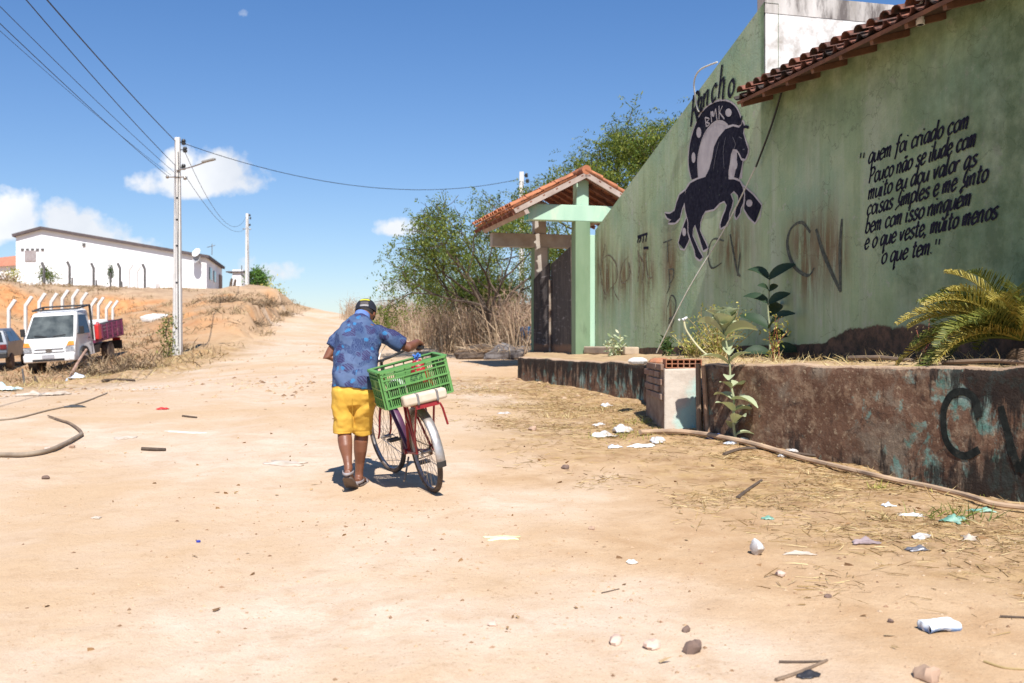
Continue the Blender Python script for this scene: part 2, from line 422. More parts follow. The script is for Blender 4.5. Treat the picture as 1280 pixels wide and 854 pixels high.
def ground_material():
    t = NT('dry_earth')
    v = t.coord('World'); z = t.attr('zone'); sp = t.new('ShaderNodeSeparateColor'); t.link(z.outputs['Color'], sp.inputs[0])
    big = t.noise(v, .45, 5, .6); mid = t.noise(v, 2.6, 6, .62, .4); fine = t.noise(v, 22, 6, .7)
    pale = t.mix(t.ramp(mid, (.38, 0), (.66, 1)), (.55, .42, .305), (.63, .505, .39))
    pale = t.mix(t.ramp(big, (.40, 0), (.62, .95)), pale, (.52, .365, .225))
    earth = t.mix(t.ramp(mid, (.35, 0), (.65, 1)), (.44, .285, .16), (.535, .375, .23))
    orange = t.mix(t.ramp(t.noise(v, 1.2, 7, .65), (.36, 0), (.62, 1)), (.33, .18, .09), (.44, .28, .155))
    orange = t.mix(t.ramp(t.noise(v, .7, 6, .7), (.5, 0), (.62, .8)), orange, (.41, .295, .195))
    dry = t.mix(t.ramp(t.noise(v, 3.5, 6, .7), (.4, 0), (.62, 1)), (.25, .145, .065), (.44, .295, .135))
    c = t.mix(sp.outputs['Blue'], earth, pale)
    c = t.mix(sp.outputs['Red'], c, orange)
    gm = t.math('MULTIPLY', sp.outputs['Green'], t.ramp(t.noise(v, 5, 7, .7), (.36, .25), (.58, 1)))
    c = t.mix(gm, c, dry)
    a2 = t.attr('zone2'); sp2 = t.new('ShaderNodeSeparateColor'); t.link(a2.outputs['Color'], sp2.inputs[0])
    c = t.mix(sp2.outputs['Red'], c, t.mix(t.ramp(t.noise(v, 1.6, 7, .7), (.38, 0), (.6, 1)), (.40, .165, .062), (.52, .27, .115)))
    c = t.mix(sp2.outputs['Green'], c, t.mix(t.ramp(t.noise(v, 1.3, 7, .7), (.38, 0), (.62, 1)), (.34, .225, .14), (.47, .335, .215)))
    # scuffed dark specks and pale chips
    c = t.mix(t.math('MULTIPLY', t.ramp(t.noise(v, 48, 3, .5), (.63, 0), (.70, 1)), .6), c, (.30, .19, .11))
    c = t.mix(t.math('MULTIPLY', t.ramp(t.noise(v, 63, 2, .5), (.68, 0), (.75, 1)), .5), c, (.66, .54, .41))
    c = t.mix(t.math('MULTIPLY', t.ramp(t.noise(v, 6.5, 5, .7), (.56, 0), (.7, 1)), .36), c, (.39, .25, .14))
    c = t.mix(t.math('MULTIPLY', t.ramp(t.noise(v, 1.3, 7, .7, .6), (.54, 0), (.68, 1)), .42), c, (.44, .29, .17))
    c = t.mix(t.math('MULTIPLY', t.ramp(t.noise(v, 130, 2, .5), (.5, 0), (.72, 1)), .3), c, (.28, .17, .095))
    t.color(c)
    h = t.math('ADD', t.math('MULTIPLY', fine, .6), t.math('MULTIPLY', t.noise(v, 90, 3, .6), .35))
    h = t.math('ADD', h, t.math('MULTIPLY', t.noise(v, 9, 5, .65), .9))
    t.bump(h, .55, .022)
    return t.done(.95, 0, .15)
M_ground = ground_material()
def sheet(name, sel):
    f = faces[sel]; used, inv = np.unique(f.ravel(), return_inverse=True)
    me = bpy.data.meshes.new(name)
    me.from_pydata(np.stack([gx[used], gy[used], gzv[used]], 1).tolist(), [], inv.reshape(-1, 4).tolist())
    me.materials.append(M_ground)
    for an, chans in (('zone', (bank, straw, roadm)), ('zone2', (cut, plateau, 0 * cut))):
        at = me.attributes.new(an, 'FLOAT_COLOR', 'POINT')
        at.data.foreach_set('color', np.stack([chans[0][used], chans[1][used], chans[2][used], np.ones(len(used))], 1).astype('f').ravel())
    me.polygons.foreach_set('use_smooth', [True] * len(me.polygons))
    o = bpy.data.objects.new(name, me); COL.objects.link(o); o['kind'] = 'structure'
    return o
sheet('ground', ~onroad); sheet('dirt_road', onroad)

# ------------------------------------------------------------------ shared materials
M_black = pm('black_plastic', (.018, .018, .019), (.03, .03, .03), 20, .5, bump=.05)
M_rubber = pm('tyre_rubber', (.045, .038, .033), (.17, .12, .085), 9, .9, bump=.2)
M_steel = pm('worn_steel', (.42, .41, .40), (.30, .26, .22), 14, .4, .8, bump=.08)
M_rust = pm('rusty_metal', (.22, .11, .055), (.10, .055, .035), 14, .85, .2, bump=.3)
M_concrete = pm('pale_concrete', (.64, .62, .585), (.55, .525, .49), 3, .9, bump=.25, stain=(.42, .37, .32), stain_lo=.6, stain_hi=.75)
M_wood = pm('grey_wood', (.23, .16, .105), (.14, .095, .065), 6, .85, bump=.3, stretch=(1, 1, .2))
M_bark = pm('bark', (.12, .085, .06), (.065, .046, .034), 7, .95, bump=.6)
M_white = pm('whitewash', (.80, .79, .775), (.74, .73, .71), 1.5, .85, bump=.1, stain=(.60, .55, .49), stain_scale=1.4, stain_lo=.62, stain_hi=.8)
M_glass = pm('dark_glass', (.02, .026, .03), (.035, .04, .045), 3, .06, 0, bump=0, spec=.6)
M_wire = pm('black_cable', (.02, .02, .022), None, 5, .6, bump=0)
M_tile = pm('clay_tile', (.46, .175, .075), (.33, .115, .055), 5, .85, bump=.3, stain=(.10, .06, .045), stain_scale=3, stain_lo=.52, stain_hi=.7)
M_tile_old = pm('weathered_clay_tile', (.24, .085, .05), (.13, .05, .034), 6, .85, bump=.35, stain=(.035, .026, .022), stain_scale=3, stain_lo=.42, stain_hi=.6)
M_paper = pm('paper_white', (.74, .73, .71), (.62, .58, .52), 9, .7, bump=.1)
M_brick = pm('red_brick', (.40, .17, .085), (.30, .12, .065), 9, .9, bump=.3, stain=(.48, .36, .25), stain_lo=.55, stain_hi=.7)

# ------------------------------------------------------------------ the green building on the right
WA, WS = 7.6, -.263                              # wall plane: X = WA + WS * Y
WN = Vector((-1, WS, 0)).normalized()            # outward (towards the lane)
WD = Vector((-WS, -1, 0)).normalized()           # along the wall, coming nearer
def wall_y(px): return WA / ((px - 640) / F - WS)
def W(px, py, off=0.0):
    return P(px, py, wall_y(px)) + WN * off
W0 = Vector((WA + WS * 22.0, 22.0, 0))           # wall coordinate origin: s metres nearer from the gate, z up
def WP(s, z, off=0.0): return W0 + WD * s + Vector((0, 0, z)) + WN * off
def ws(p): return (Vector((p[0], p[1], 0)) - W0).dot(WD)
S_END = ws((0, 0, 0)) if False else (22.0 - 4.5) / (-WD.y)
s_a, z_a = ws(W(744, 288)), W(744, 288).z
s_b, z_b = ws(W(955, 3)), W(955, 3).z
ZB = EZ - .42
EAVE_Z = EZ + 3.62
def wall_top(s):
    t = z_a + (z_b - z_a) * (s - s_a) / (s_b - s_a)
    return np.where(s <= s_b, t, EAVE_Z + .22)
bld = empty('rural_building', WP(s_b, ZB), 'long green stained building with painted horse, slogan and raking gable on the right', 'building')

def green_wall_material():
    t = NT('green_limewash')
    v = t.coord('World'); vs_ = t.coord('World', (1.5, 1.5, .16))
    a_ = t.attr('stain'); sp = t.new('ShaderNodeSeparateColor'); t.link(a_.outputs['Color'], sp.inputs[0])
    c = t.mix(t.ramp(t.noise(v, 1.1, 6, .65), (.34, 0), (.62, 1)), (.30, .41, .235), (.41, .51, .31))
    c = t.mix(t.math('MULTIPLY', t.ramp(t.noise(vs_, 2.2, 6, .62), (.46, 0), (.66, 1)), .55), c, (.50, .545, .43))
    c = t.mix(t.math('MULTIPLY', t.ramp(t.noise(vs_, 3.1, 7, .68, .3), (.5, 0), (.68, 1)), .45), c, (.19, .25, .125))
    c = t.mix(t.math('MULTIPLY', t.ramp(t.noise(v, .62, 5, .6), (.5, 0), (.66, 1)), .5), c, (.22, .38, .27))
    vo = t.new('ShaderNodeTexVoronoi', feature='DISTANCE_TO_EDGE'); vo.inputs['Scale'].default_value = .8; dn = t.new('ShaderNodeTexNoise'); dn.inputs['Scale'].default_value = 3.5; dn.inputs['Detail'].default_value = 7; t.link(v, dn.inputs['Vector']); t.link(t.mix(.72, v, dn.outputs['Color'], 'ADD'), vo.inputs['Vector'])
    c = t.mix(t.math('MULTIPLY', t.ramp(vo.outputs['Distance'], (.0, 1), (.008, 0)), .55), c, (.11, .12, .08))
    fl = t.ramp(t.noise(v, 4.2, 8, .75), (.60, 0), (.63, 1)); c = t.mix(t.math('MULTIPLY', fl, .55), c, (.46, .47, .39))
    c = t.mix(t.math('MULTIPLY', t.ramp(t.noise(v, 26, 4, .6), (.6, 0), (.7, 1)), .25), c, (.14, .17, .10))
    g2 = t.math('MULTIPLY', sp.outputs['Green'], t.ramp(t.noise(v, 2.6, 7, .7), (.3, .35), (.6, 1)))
    c = t.mix(g2, c, (.085, .135, .068))               # stain with shade and vignetting painted in, below the eave and far right
    br = t.math('MULTIPLY', sp.outputs['Red'], t.ramp(t.noise(vs_, 5, 7, .72), (.34, 0), (.54, 1)))
    c = t.mix(t.math('MULTIPLY', br, .9), c, (.15, .08, .038))
    dp = t.math('ADD', sp.outputs['Blue'], t.math('MULTIPLY', t.math('SUBTRACT', t.noise(v, 3, 7, .7), .5), .9))
    c = t.mix(t.ramp(dp, (.44, 0), (.56, 1)), c, t.mix(t.ramp(t.noise(v, 6, 6, .7), (.4, 0), (.6, 1)), (.045, .04, .032), (.13, .085, .06)))
    t.color(c)
    h = t.math('ADD', t.noise(v, 30, 5, .6), t.math('MULTIPLY', t.noise(v, 7, 5, .6), 1.4))
    t.bump(h, .4, .012)
    return t.done(.92, 0, .2)
M_green = green_wall_material()
nS, nZ = 300, 110
mb = MB()
Ss = np.linspace(s_a, s_b, 130); Ss = np.r_[Ss, np.linspace(s_b + 1e-4, S_END, 170)]
top = wall_top(Ss)
for i, s in enumerate(Ss):
    for j in range(nZ + 1):
        z = ZB + (top[i] - ZB) * j / nZ
        mb.v.append(tuple(WP(s, z)))
for i in range(len(Ss) - 1):
    if i == 129: continue
    for j in range(nZ):
        a0 = i * (nZ + 1) + j; mb.f.append((a0, a0 + nZ + 1, a0 + nZ + 2, a0 + 1)); mb.mi.append(0)
front_n = len(mb.v)
# joint between the tall far part and the low near part, top edges, back faces
def strip(p):
    b = len(mb.v); mb.v.extend([tuple(q) for q in p]); mb.f.append(tuple(range(b, b + len(p)))); mb.mi.append(0)
TH = -.24
strip([WP(s_a, ZB), WP(s_a, ZB, TH), WP(s_a, z_a, TH), WP(s_a, z_a)])
strip([WP(s_a, z_a), WP(s_a, z_a, TH), WP(s_b, z_b, TH), WP(s_b, z_b)])
strip([WP(s_a, ZB, TH), WP(s_b, ZB, TH), WP(s_b, z_b, TH), WP(s_a, z_a, TH)])
strip([WP(s_b, EAVE_Z + .22), WP(s_b, EAVE_Z + .22, TH), WP(S_END, EAVE_Z + .22, TH), WP(S_END, EAVE_Z + .22)])
strip([WP(s_b, ZB, TH), WP(S_END, ZB, TH), WP(S_END, EAVE_Z + .22, TH), WP(s_b, EAVE_Z + .22, TH)])
strip([WP(S_END, ZB), WP(S_END, ZB, TH), WP(S_END, EAVE_Z + .22, TH), WP(S_END, EAVE_Z + .22)])
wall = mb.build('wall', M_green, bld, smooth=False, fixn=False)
va = np.array(mb.v); sv = (va[:, :2] - np.array(W0[:2])) @ np.array(WD[:2]); zv = va[:, 2]
def spot(px, py, rs, rz_):
    p = W(px, py); s0 = ws(p); return np.exp(-(((sv - s0) / rs) ** 2 + ((zv - p.z) / rz_) ** 2))
red = np.zeros(len(va))
for a in ((752, 335, .5, .9), (760, 350, .8, .6), (780, 345, .5, .5), (805, 335, .4, .9), (812, 345, .3, .4), (742, 330, .15, 1.3), (838, 330, .35, .6), (836, 395, .3, .4),
          (915, 310, .6, .5), (1005, 300, .5, .4), (1030, 310, .45, .6), (1010, 340, .35, .5), (1050, 320, .2, .5)): red = np.maximum(red, spot(*a))
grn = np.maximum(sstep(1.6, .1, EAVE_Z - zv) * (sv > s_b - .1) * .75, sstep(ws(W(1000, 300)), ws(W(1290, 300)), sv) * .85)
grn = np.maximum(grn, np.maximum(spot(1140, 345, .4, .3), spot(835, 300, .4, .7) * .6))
base_h = np.interp(sv, [s_a, ws(W(850, 430)), ws(W(960, 430)), ws(W(1030, 430)), ws(W(1060, 430)), S_END], [.02, .10, .13, .16, .36, .34])
damp = sstep(base_h * 1.5 + .05, base_h * .6, zv - (EZ - .22))
at = wall.data.attributes.new('stain', 'FLOAT_COLOR', 'POINT')  # green channel mixes stain with painted eave shade and right-hand vignetting
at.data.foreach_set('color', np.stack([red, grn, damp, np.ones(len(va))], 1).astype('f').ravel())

# pale end wall of the taller part, seen above the near roof
M_dirtywhite = pm('stained_whitewash', (.74, .72, .69), (.66, .63, .60), 2, .9, bump=.2, stain=(.34, .30, .26), stain_scale=2.2, stain_lo=.5, stain_hi=.68)
pe = WP(s_b, 0); mb = MB()
d_in = Vector((-WN.x, -WN.y, 0))
mb.box(pe + d_in * 3.0 + Vector((0, .13, EZ + 4.0)) - WN * 0.0, (6.0, .22, 2.0), rz(math.atan2(d_in.y, d_in.x)))
ew = mb.build('end_wall', M_dirtywhite, bld)
mb = MB(); mb.box(pe + d_in * 3.0 + Vector((0, .13, EZ + 5.02)), (6.02, .235, .30), rz(math.atan2(d_in.y, d_in.x)))
M_sooty = pm('sooty_coping', (.62, .58, .54), (.30, .27, .24), 2.4, .9, bump=.3, stain=(.13, .11, .10), stain_scale=3.5, stain_lo=.5, stain_hi=.62, stretch=(1, 1, .25))
mb.build('coping', M_sooty, bld)

# near roof: barrel tiles on rafters, eave over the wall
def tile_roof(mb, o, du, dv, nu, nv, up, pitch=.24, r=.095, course=.42, mi=0, under=True, n=7, jit=.012):
    """rows of half-round clay tiles: o = eave corner, du along the eave, dv up the slope (unit)"""
    for i in range(nu):
        for j in range(nv):
            jx = random.uniform(-jit, jit); jr = random.uniform(.95, 1.05); jz = random.uniform(0, jit)
            for kind in ((0, 1) if under else (1,)):
                c0 = o + du * (pitch * (i + (.5 if kind else 0)) + jx) + dv * (course * j + random.uniform(-.015, .015)) + up * (.045 * 1 + jz + (.03 if kind else 0))
                c1 = c0 + dv * (course * 1.16) - up * .018
                ra = r * jr * (1.0 if kind else 1.02); rb = ra * .82; b = len(mb.v)
                for q, rr in ((c0, ra), (c1, rb)):
                    for k in range(n):
                        th = math.pi * k / (n - 1)
                        for t in (1.0, .84):
                            d = du * (math.cos(th) * rr * t) + up * (math.sin(th) * rr * t * .8 * (1 if kind else -1))
                            mb.v.append(tuple(q + d))
                for k in range(n - 1):
                    A = b + 2 * k; B = b + 2 * n + 2 * k
                    mb.f += [(A, A + 2, B + 2, B), (A + 1, B + 1, B + 3, A + 3), (A, A + 1, A + 3, A + 2), (B, B + 2, B + 3, B + 1)]
                    mb.mi += [mi] * 4
SL = R(16); up_in = (d_in * math.cos(SL) + Vector((0, 0, math.sin(SL))))
r_up = (Vector((0, 0, math.cos(SL))) - d_in * math.sin(SL))
s_r = ws(P(925, 124, (WA - .517) / ((925 - 640) / F - WS)))
o_e = WP(s_r - .05, EZ + 3.47, .5)
nT = int((S_END - s_r) / .24)
mb = MB(); tile_roof(mb, o_e + r_up * .05, WD, up_in, nT, 10, r_up)
roof = mb.build('tiled_roof', M_tile_old, bld, smooth=True)
mb = MB()
L = nT * .24
mb.box(o_e + WD * (L / 2) + up_in * 2.1 - r_up * .0, (L, 4.2, .025), Matrix((WD, up_in, r_up)).transposed())
mb.build('roof_board', pm('dark_roof_board', (.10, .048, .034), (.055, .03, .022), 4, .9, bump=.3, stretch=(1, 1, 1)), roof)
k = 0
M_rafter = pm('stained_rafter', (.20, .095, .055), (.11, .055, .035), 5, .85, bump=.3)
while k * .62 < L:
    mb = MB(); mb.box(o_e + WD * (.08 + k * .62) + up_in * 1.0 - r_up * .05, (.06, 2.0, .07), Matrix((WD, up_in, r_up)).transposed())
    mb.build('rafter', M_rafter, roof); k += 1
mb = MB(); mb.box(o_e + WD * (L / 2) - up_in * .012 - r_up * .01, (L, .022, .045), Matrix((WD, up_in, r_up)).transposed())
mb.build('fascia', pm('fascia_board', (.20, .085, .045), (.09, .042, .028), 4, .8, bump=.3), roof)
# back of the near part so that it is a volume
mb = MB(); mb.box(WP((s_b + S_END) / 2, EZ + 2.0, -4.1), (.2, S_END - s_b, 5.2), rz(math.atan2(WD.y, WD.x) - math.pi / 2))
mb.box(WP((s_a + s_b) / 2, EZ + 1.0, -6.0), (.2, s_b - s_a, 3.2), rz(math.atan2(WD.y, WD.x) - math.pi / 2))
mb.build('rear_wall', M_white, bld)
mb = MB(); pd = WP(ws(W(1185, 20)), EZ + 3.42, .35); mb.tube([pd, pd + Vector((0, 0, .5))], .038, 10)
mb.tube([pd + Vector((0, 0, -.0)), pd + Vector((0, 0, .05))], .046, 10)
mb.build('drain_spout', M_white, bld, smooth=True)

# ------------------------------------------------------------------ brush lettering and paint on the wall
GL = {
 'a': (.95, [[(.75, .85), (.45, 1), (.15, .72), (.1, .28), (.3, 0), (.58, .22), (.78, .9)], [(.8, .97), (.74, .3), (.84, 0), (1.0, .12)]]),
 'o': (.92, [[(.5, 1), (.17, .75), (.15, .25), (.45, 0), (.78, .25), (.8, .75), (.5, 1)]]),
 'u': (.95, [[(.1, .95), (.1, .28), (.3, 0), (.58, .22), (.76, .95)], [(.78, .95), (.74, .2), (.92, .02)]]),
 'e': (.88, [[(.12, .46), (.72, .62), (.62, .95), (.34, .98), (.1, .5), (.25, .06), (.55, 0), (.85, .26)]]),
 'm': (1.2, [[(.05, .95), (.1, 0)], [(.1, .55), (.3, .97), (.47, .8), (.47, 0)], [(.47, .55), (.72, .97), (.9, .8), (.88, .12), (1.05, .02)]]),
 'n': (.92, [[(.05, .95), (.1, 0)], [(.1, .55), (.38, .97), (.62, .8), (.6, .12), (.78, .02)]]),
 'r': (.7, [[(.05, .95), (.1, 0)], [(.1, .55), (.3, .95), (.58, .88)]]),
 'i': (.42, [[(.1, .95), (.1, .12), (.28, .02)], [(.16, 1.32), (.2, 1.46)]]),
 'c': (.82, [[(.74, .8), (.48, 1), (.15, .7), (.15, .25), (.42, 0), (.76, .2)]]),
 'd': (.98, [[(.75, .85), (.45, 1), (.15, .72), (.1, .28), (.3, 0), (.58, .22), (.8, .9)], [(.86, 1.75), (.8, .3), (.95, 0)]]),
 'f': (.66, [[(.75, 1.6), (.55, 1.74), (.36, 1.45), (.3, 0), (.18, -.5)], [(.05, .95), (.65, .98)]]),
 'q': (.95, [[(.75, .85), (.45, 1), (.15, .72), (.1, .28), (.3, 0), (.58, .22), (.8, .92)], [(.82, .97), (.76, -.72), (.94, -.5)]]),
 'p': (.9, [[(.1, .98), (.06, -.72)], [(.1, .7), (.4, 1), (.75, .75), (.7, .22), (.4, 0), (.1, .22)]]),
 's': (.78, [[(.7, .85), (.45, 1), (.2, .8), (.36, .55), (.64, .35), (.58, .08), (.3, 0), (.06, .18)]]),
 'S': (.78, [[(.72, 1.6), (.5, 1.35), (.36, .6), (.62, .4), (.58, .08), (.3, 0), (.0, -.3)]]),
 'l': (.42, [[(.16, 1.75), (.12, .2), (.32, .02)]]),
 't': (.66, [[(.32, 1.5), (.26, .2), (.42, 0), (.6, .12)], [(.02, 1.02), (.62, 1.05)]]),
 'v': (.82, [[(.05, .95), (.3, .03), (.6, .85), (.76, .98)]]),
 'b': (.88, [[(.16, 1.75), (.12, .1)], [(.12, .2), (.4, 0), (.74, .3), (.7, .8), (.4, 1), (.13, .72)]]),
 'g': (.95, [[(.75, .85), (.45, 1), (.15, .72), (.1, .28), (.3, 0), (.58, .22), (.8, .92)], [(.82, .97), (.78, -.4), (.5, -.7), (.14, -.5)]]),
 'h': (.95, [[(.16, 1.75), (.1, 0)], [(.1, .55), (.42, .98), (.68, .8), (.66, .1), (.85, .02)]]),
 'P': (.95, [[(.14, 1.5), (.1, 0)], [(.02, 1.38), (.5, 1.55), (.85, 1.22), (.62, .82), (.13, .74)]]),
 'R': (1.0, [[(.16, 1.6), (.1, 0)], [(.0, 1.35), (.5, 1.62), (.82, 1.28), (.5, .88), (.14, .8)], [(.4, .85), (.88, .02)]]),
 'M': (1.2, [[(.1, 0), (.15, 1.5)], [(.15, 1.5), (.55, .5)], [(.55, .5), (.95, 1.5)], [(.95, 1.5), (1.0, 0)]]),
 'K': (1.0, [[(.1, 1.5), (.1, 0)], [(.8, 1.5), (.12, .75)], [(.12, .75), (.85, 0)]]),
 'B': (1.0, [[(.12, 1.5), (.1, 0)], [(.1, 1.5), (.6, 1.45), (.65, 1.0), (.14, .8)], [(.14, .8), (.78, .65), (.72, .1), (.1, 0)]]),
 '~': (0, [[(-.75, 1.25), (-.58, 1.42), (-.42, 1.25), (-.25, 1.42)]]), "'": (0, [[(-.62, 1.25), (-.36, 1.6)]]),
 ',': (.4, [[(.18, .12), (.16, -.1), (.05, -.3)]]), '.': (.4, [[(.14, .02), (.17, .14)]]),
 '"': (.5, [[(.1, 1.5), (.1, 1.3)], [(.28, 1.52), (.28, 1.32)]]), ' ': (.55, []),
}
class Paint:
    """flat brush strokes on a plane given by fn(u, v, off) -> world point"""
    def __init__(s, fn): s.fn = fn; s.mb = MB(); s.off = .003
    def stroke(s, pts, w, chisel=True, mi=0, n=5, taper=False):
        q = [Vector((p[0], p[1], 0)) for p in pts]; q = spline(q, n) if len(q) > 2 else [q[0].lerp(q[1], k / 3) for k in range(4)]
        L = []; Rr = []
        for i in range(len(q)):
            t = (q[min(i + 1, len(q) - 1)] - q[max(i - 1, 0)])
            if t.length < 1e-9: continue
            t.normalize(); nn = Vector((-t.y, t.x, 0))
            ww = w * ((.5 + .5 * abs(math.sin(math.atan2(t.y, t.x) - .5))) if chisel else 1.0)
            if taper: ww *= .55 + .45 * math.sin(math.pi * min(1, (i + .5) / len(q)))
            L.append(q[i] + nn * ww / 2); Rr.append(q[i] - nn * ww / 2)
        b = len(s.mb.v)
        for x, y in zip(L, Rr): s.mb.v += [tuple(s.fn(x.x, x.y, s.off)), tuple(s.fn(y.x, y.y, s.off))]
        for i in range(len(L) - 1): s.mb.f.append((b + 2 * i, b + 2 * i + 1, b + 2 * i + 3, b + 2 * i + 2)); s.mb.mi.append(mi)
        s.off += .00025
    def fill(s, pts, mi=0, off=None):
        s.mb.poly([s.fn(p[0], p[1], s.off) for p in pts], mi); s.off += .0006
    def text(s, txt, a, b, xh, w, slant=.28, mi=0):
        tw = sum(GL[c][0] for c in txt); a = Vector((*a, 0)); b = Vector((*b, 0)); d = b - a; sx = d.length / tw; ux = d.normalized(); x = 0
        for c in txt:
            adv, st = GL[c]
            for k in st:
                s.stroke([((a + ux * ((x + p[0]) * sx)).x + p[1] * xh * slant + random.uniform(-.01, .01) * xh * 2, (a + ux * ((x + p[0]) * sx)).y + p[1] * xh + random.uniform(-.03, .03) * xh) for p in k], w, mi=mi)
            x += adv
def wpx(px, py): p = W(px, py); return (ws(p), p.z)
wfn = lambda s, z, off: WP(s, z, off)
M_navy = pm('navy_paint', (.010, .011, .022), (.026, .026, .042), 14, .95, bump=.25, bscale=30, bdist=.012, kind='World', stain=(.085, .105, .085), stain_scale=16, stain_lo=.62, stain_hi=.74, spec=.1)
M_pinkgrey = pm('pale_mural_paint', (.50, .47, .47), (.40, .37, .38), 5, .9, bump=0, kind='World')
M_spray = pm('black_spray', (.035, .042, .035), (.085, .10, .075), 12, .85, bump=0, kind='World', stain=(.15, .15, .10), stain_scale=20, stain_lo=.52, stain_hi=.68)
M_spray_brown = pm('rusty_brown_paint', (.10, .062, .038), (.19, .14, .085), 9, .9, bump=0, kind='World', stain=(.24, .28, .19), stain_scale=17, stain_lo=.48, stain_hi=.62)
pt = Paint(wfn)
lines = [('quem foi criado com', (1085, 205), (1211, 160)), ('Pouco não se ilude com', (1086, 230), (1220, 182)), ('muito eu dou valor as', (1085, 250), (1221, 207)),
         ('coisas Simples e me Sinto', (1083, 270), (1235, 226)), ('bem com isso ninguém', (1081, 292), (1214, 256)), ('e o que veste, muito menos', (1080, 312), (1247, 273)), ('o que tem.', (1101, 330), (1166, 317))]
for tx, a_, b_ in lines:
    tx = tx.replace('ã', 'a~').replace('é', "e'")
    pt = Paint(wfn); pt.text(tx, wpx(*a_), wpx(*b_), .118, .036)
    if tx.startswith('quem'): [pt.stroke([wpx(x_, 191), wpx(x_ - 1, 198)], .022, False) for x_ in (1077, 1081)]
    if tx.startswith('o que tem'): [pt.stroke([wpx(x_, 299), wpx(x_ - 1, 306)], .022, False) for x_ in (1171, 1175)]
    pt.mb.build('lettering', M_navy, bld, fixn=False)

# the mural: pale ground, horseshoe, rearing horse
hp = lambda L: [wpx(820 + x / 3.285, 80 + y / 3.285) for x, y in L]
horse = [(352, 252), (358, 236), (364, 256), (360, 285), (370, 320), (380, 350), (378, 368), (368, 390), (354, 388), (346, 370), (334, 352), (318, 350), (310, 372), (306, 405), (300, 440), (300, 474),
         (322, 474), (346, 484), (358, 508), (364, 540), (360, 572), (350, 592), (347, 612), (332, 634), (326, 622), (330, 596), (340, 566), (338, 540), (322, 522), (308, 535), (318, 562), (312, 590), (303, 612), (300, 642), (294, 660), (268, 674), (266, 660),
         (276, 626), (286, 604), (292, 580), (282, 562), (262, 572), (240, 596), (205, 604), (192, 626), (184, 652), (182, 684), (194, 712), (204, 732), (214, 756), (196, 766), (186, 734), (172, 690), (162, 660), (154, 676), (152, 706), (166, 738), (178, 766), (194, 794), (180, 804), (164, 790), (160, 764), (146, 728), (134, 690),
         (134, 648), (122, 600), (118, 560), (124, 518), (142, 490), (172, 474), (204, 464), (220, 432), (232, 386), (240, 340), (258, 302), (286, 268), (318, 256), (342, 262)]
tail = [(122, 520), (98, 538), (86, 570), (78, 602), (58, 616), (38, 614), (48, 632), (64, 640), (52, 652), (80, 652), (100, 632), (108, 598), (120, 566)]
shoe_out = [(146, 475), (136, 430), (134, 380), (142, 318), (158, 262), (182, 208), (214, 172), (252, 152), (292, 150), (326, 170), (346, 206), (356, 250), (362, 300), (364, 360), (356, 420), (344, 474)]
shoe_in = [(318, 474), (330, 420), (332, 360), (322, 310), (306, 268), (284, 240), (254, 234), (226, 252), (200, 288), (182, 340), (172, 400), (176, 470)]
footL = [(126, 628), (136, 650), (148, 690), (118, 764), (92, 734)]
footR = [(350, 496), (366, 504), (436, 578), (408, 656), (362, 598), (366, 560)]
mu = Paint(wfn); mu.off = .004
mu.fill(hp([(150, 470), (138, 400), (150, 300), (190, 200), (250, 152), (300, 150), (345, 200), (362, 300), (355, 470), (250, 500)]), 1)
mu.fill(hp(shoe_out + shoe_in), 0); mu.fill(hp(footL), 0); mu.fill(hp(footR), 0)
for poly in (footL, footR): mu.stroke(hp(poly + poly[:1]), .03, False, 1, 2)
mu.stroke(hp([(p[0], p[1]) for p in shoe_out]), .028, False, 1, 3); mu.stroke(hp(shoe_in), .022, False, 1, 3)
mu.stroke(hp(horse + horse[:1]), .06, False, 1, 2); mu.stroke(hp(tail + tail[:1]), .06, False, 1, 2)
mu.fill(hp(horse), 0); mu.fill(hp(tail), 0)
for cx, cy, rx, ry in ((156, 385, 8, 22), (178, 282, 10, 22), (300, 200, 13, 17), (328, 412, 9, 22), (118, 690, 8, 17), (386, 572, 13, 15), (235, 205, 5, 12)):
    mu.fill(hp([(cx + rx * math.cos(k * math.pi / 7), cy + ry * math.sin(k * math.pi / 7)) for k in range(14)]), 1)
for st in ([(262, 172), (262, 228)], [(276, 172), (264, 200)], [(264, 200), (284, 226)], [(228, 196), (232, 240)], [(228, 196), (240, 216)], [(240, 216), (248, 184)], [(248, 184), (254, 232)], [(205, 220), (210, 258)], [(205, 220), (222, 226), (210, 240)], [(210, 240), (224, 246), (211, 257)]):
    mu.stroke(hp(st), .026, True, 1, 3)
for st in ([(356, 262), (372, 258), (384, 262)], [(350, 250), (356, 214)], [(342, 240), (334, 232)]): mu.stroke(hp(st), .045, False, 0, 3)
for st in ([(318, 300), (330, 330), (322, 352)], [(345, 300), (356, 306)], [(262, 320), (248, 380), (240, 430)], [(290, 300), (280, 360), (284, 430)], [(360, 352), (368, 350)]): mu.stroke(hp(st), .012, False, 2, 4)
# arched title over the shoe
for ch, x0, y0, x1, y1, xh in (('R', 143, 262, 178, 232, .32), ('a', 172, 212, 192, 190, .24), ('n', 196, 180, 222, 164, .24), ('c', 228, 158, 250, 150, .26), ('h', 258, 146, 286, 138, .30), ('o', 296, 138, 324, 132, .26)):
    a_ = hp([(x0, y0)])[0]; b_ = hp([(x1, y1)])[0]
    mu.text(ch, a_, b_, xh, .075, .2)
mu.mb.build('horse_mural', [M_navy, M_pinkgrey, pm('mural_grey', (.16, .16, .18), None, 9, .9, bump=0)], bld, fixn=False)

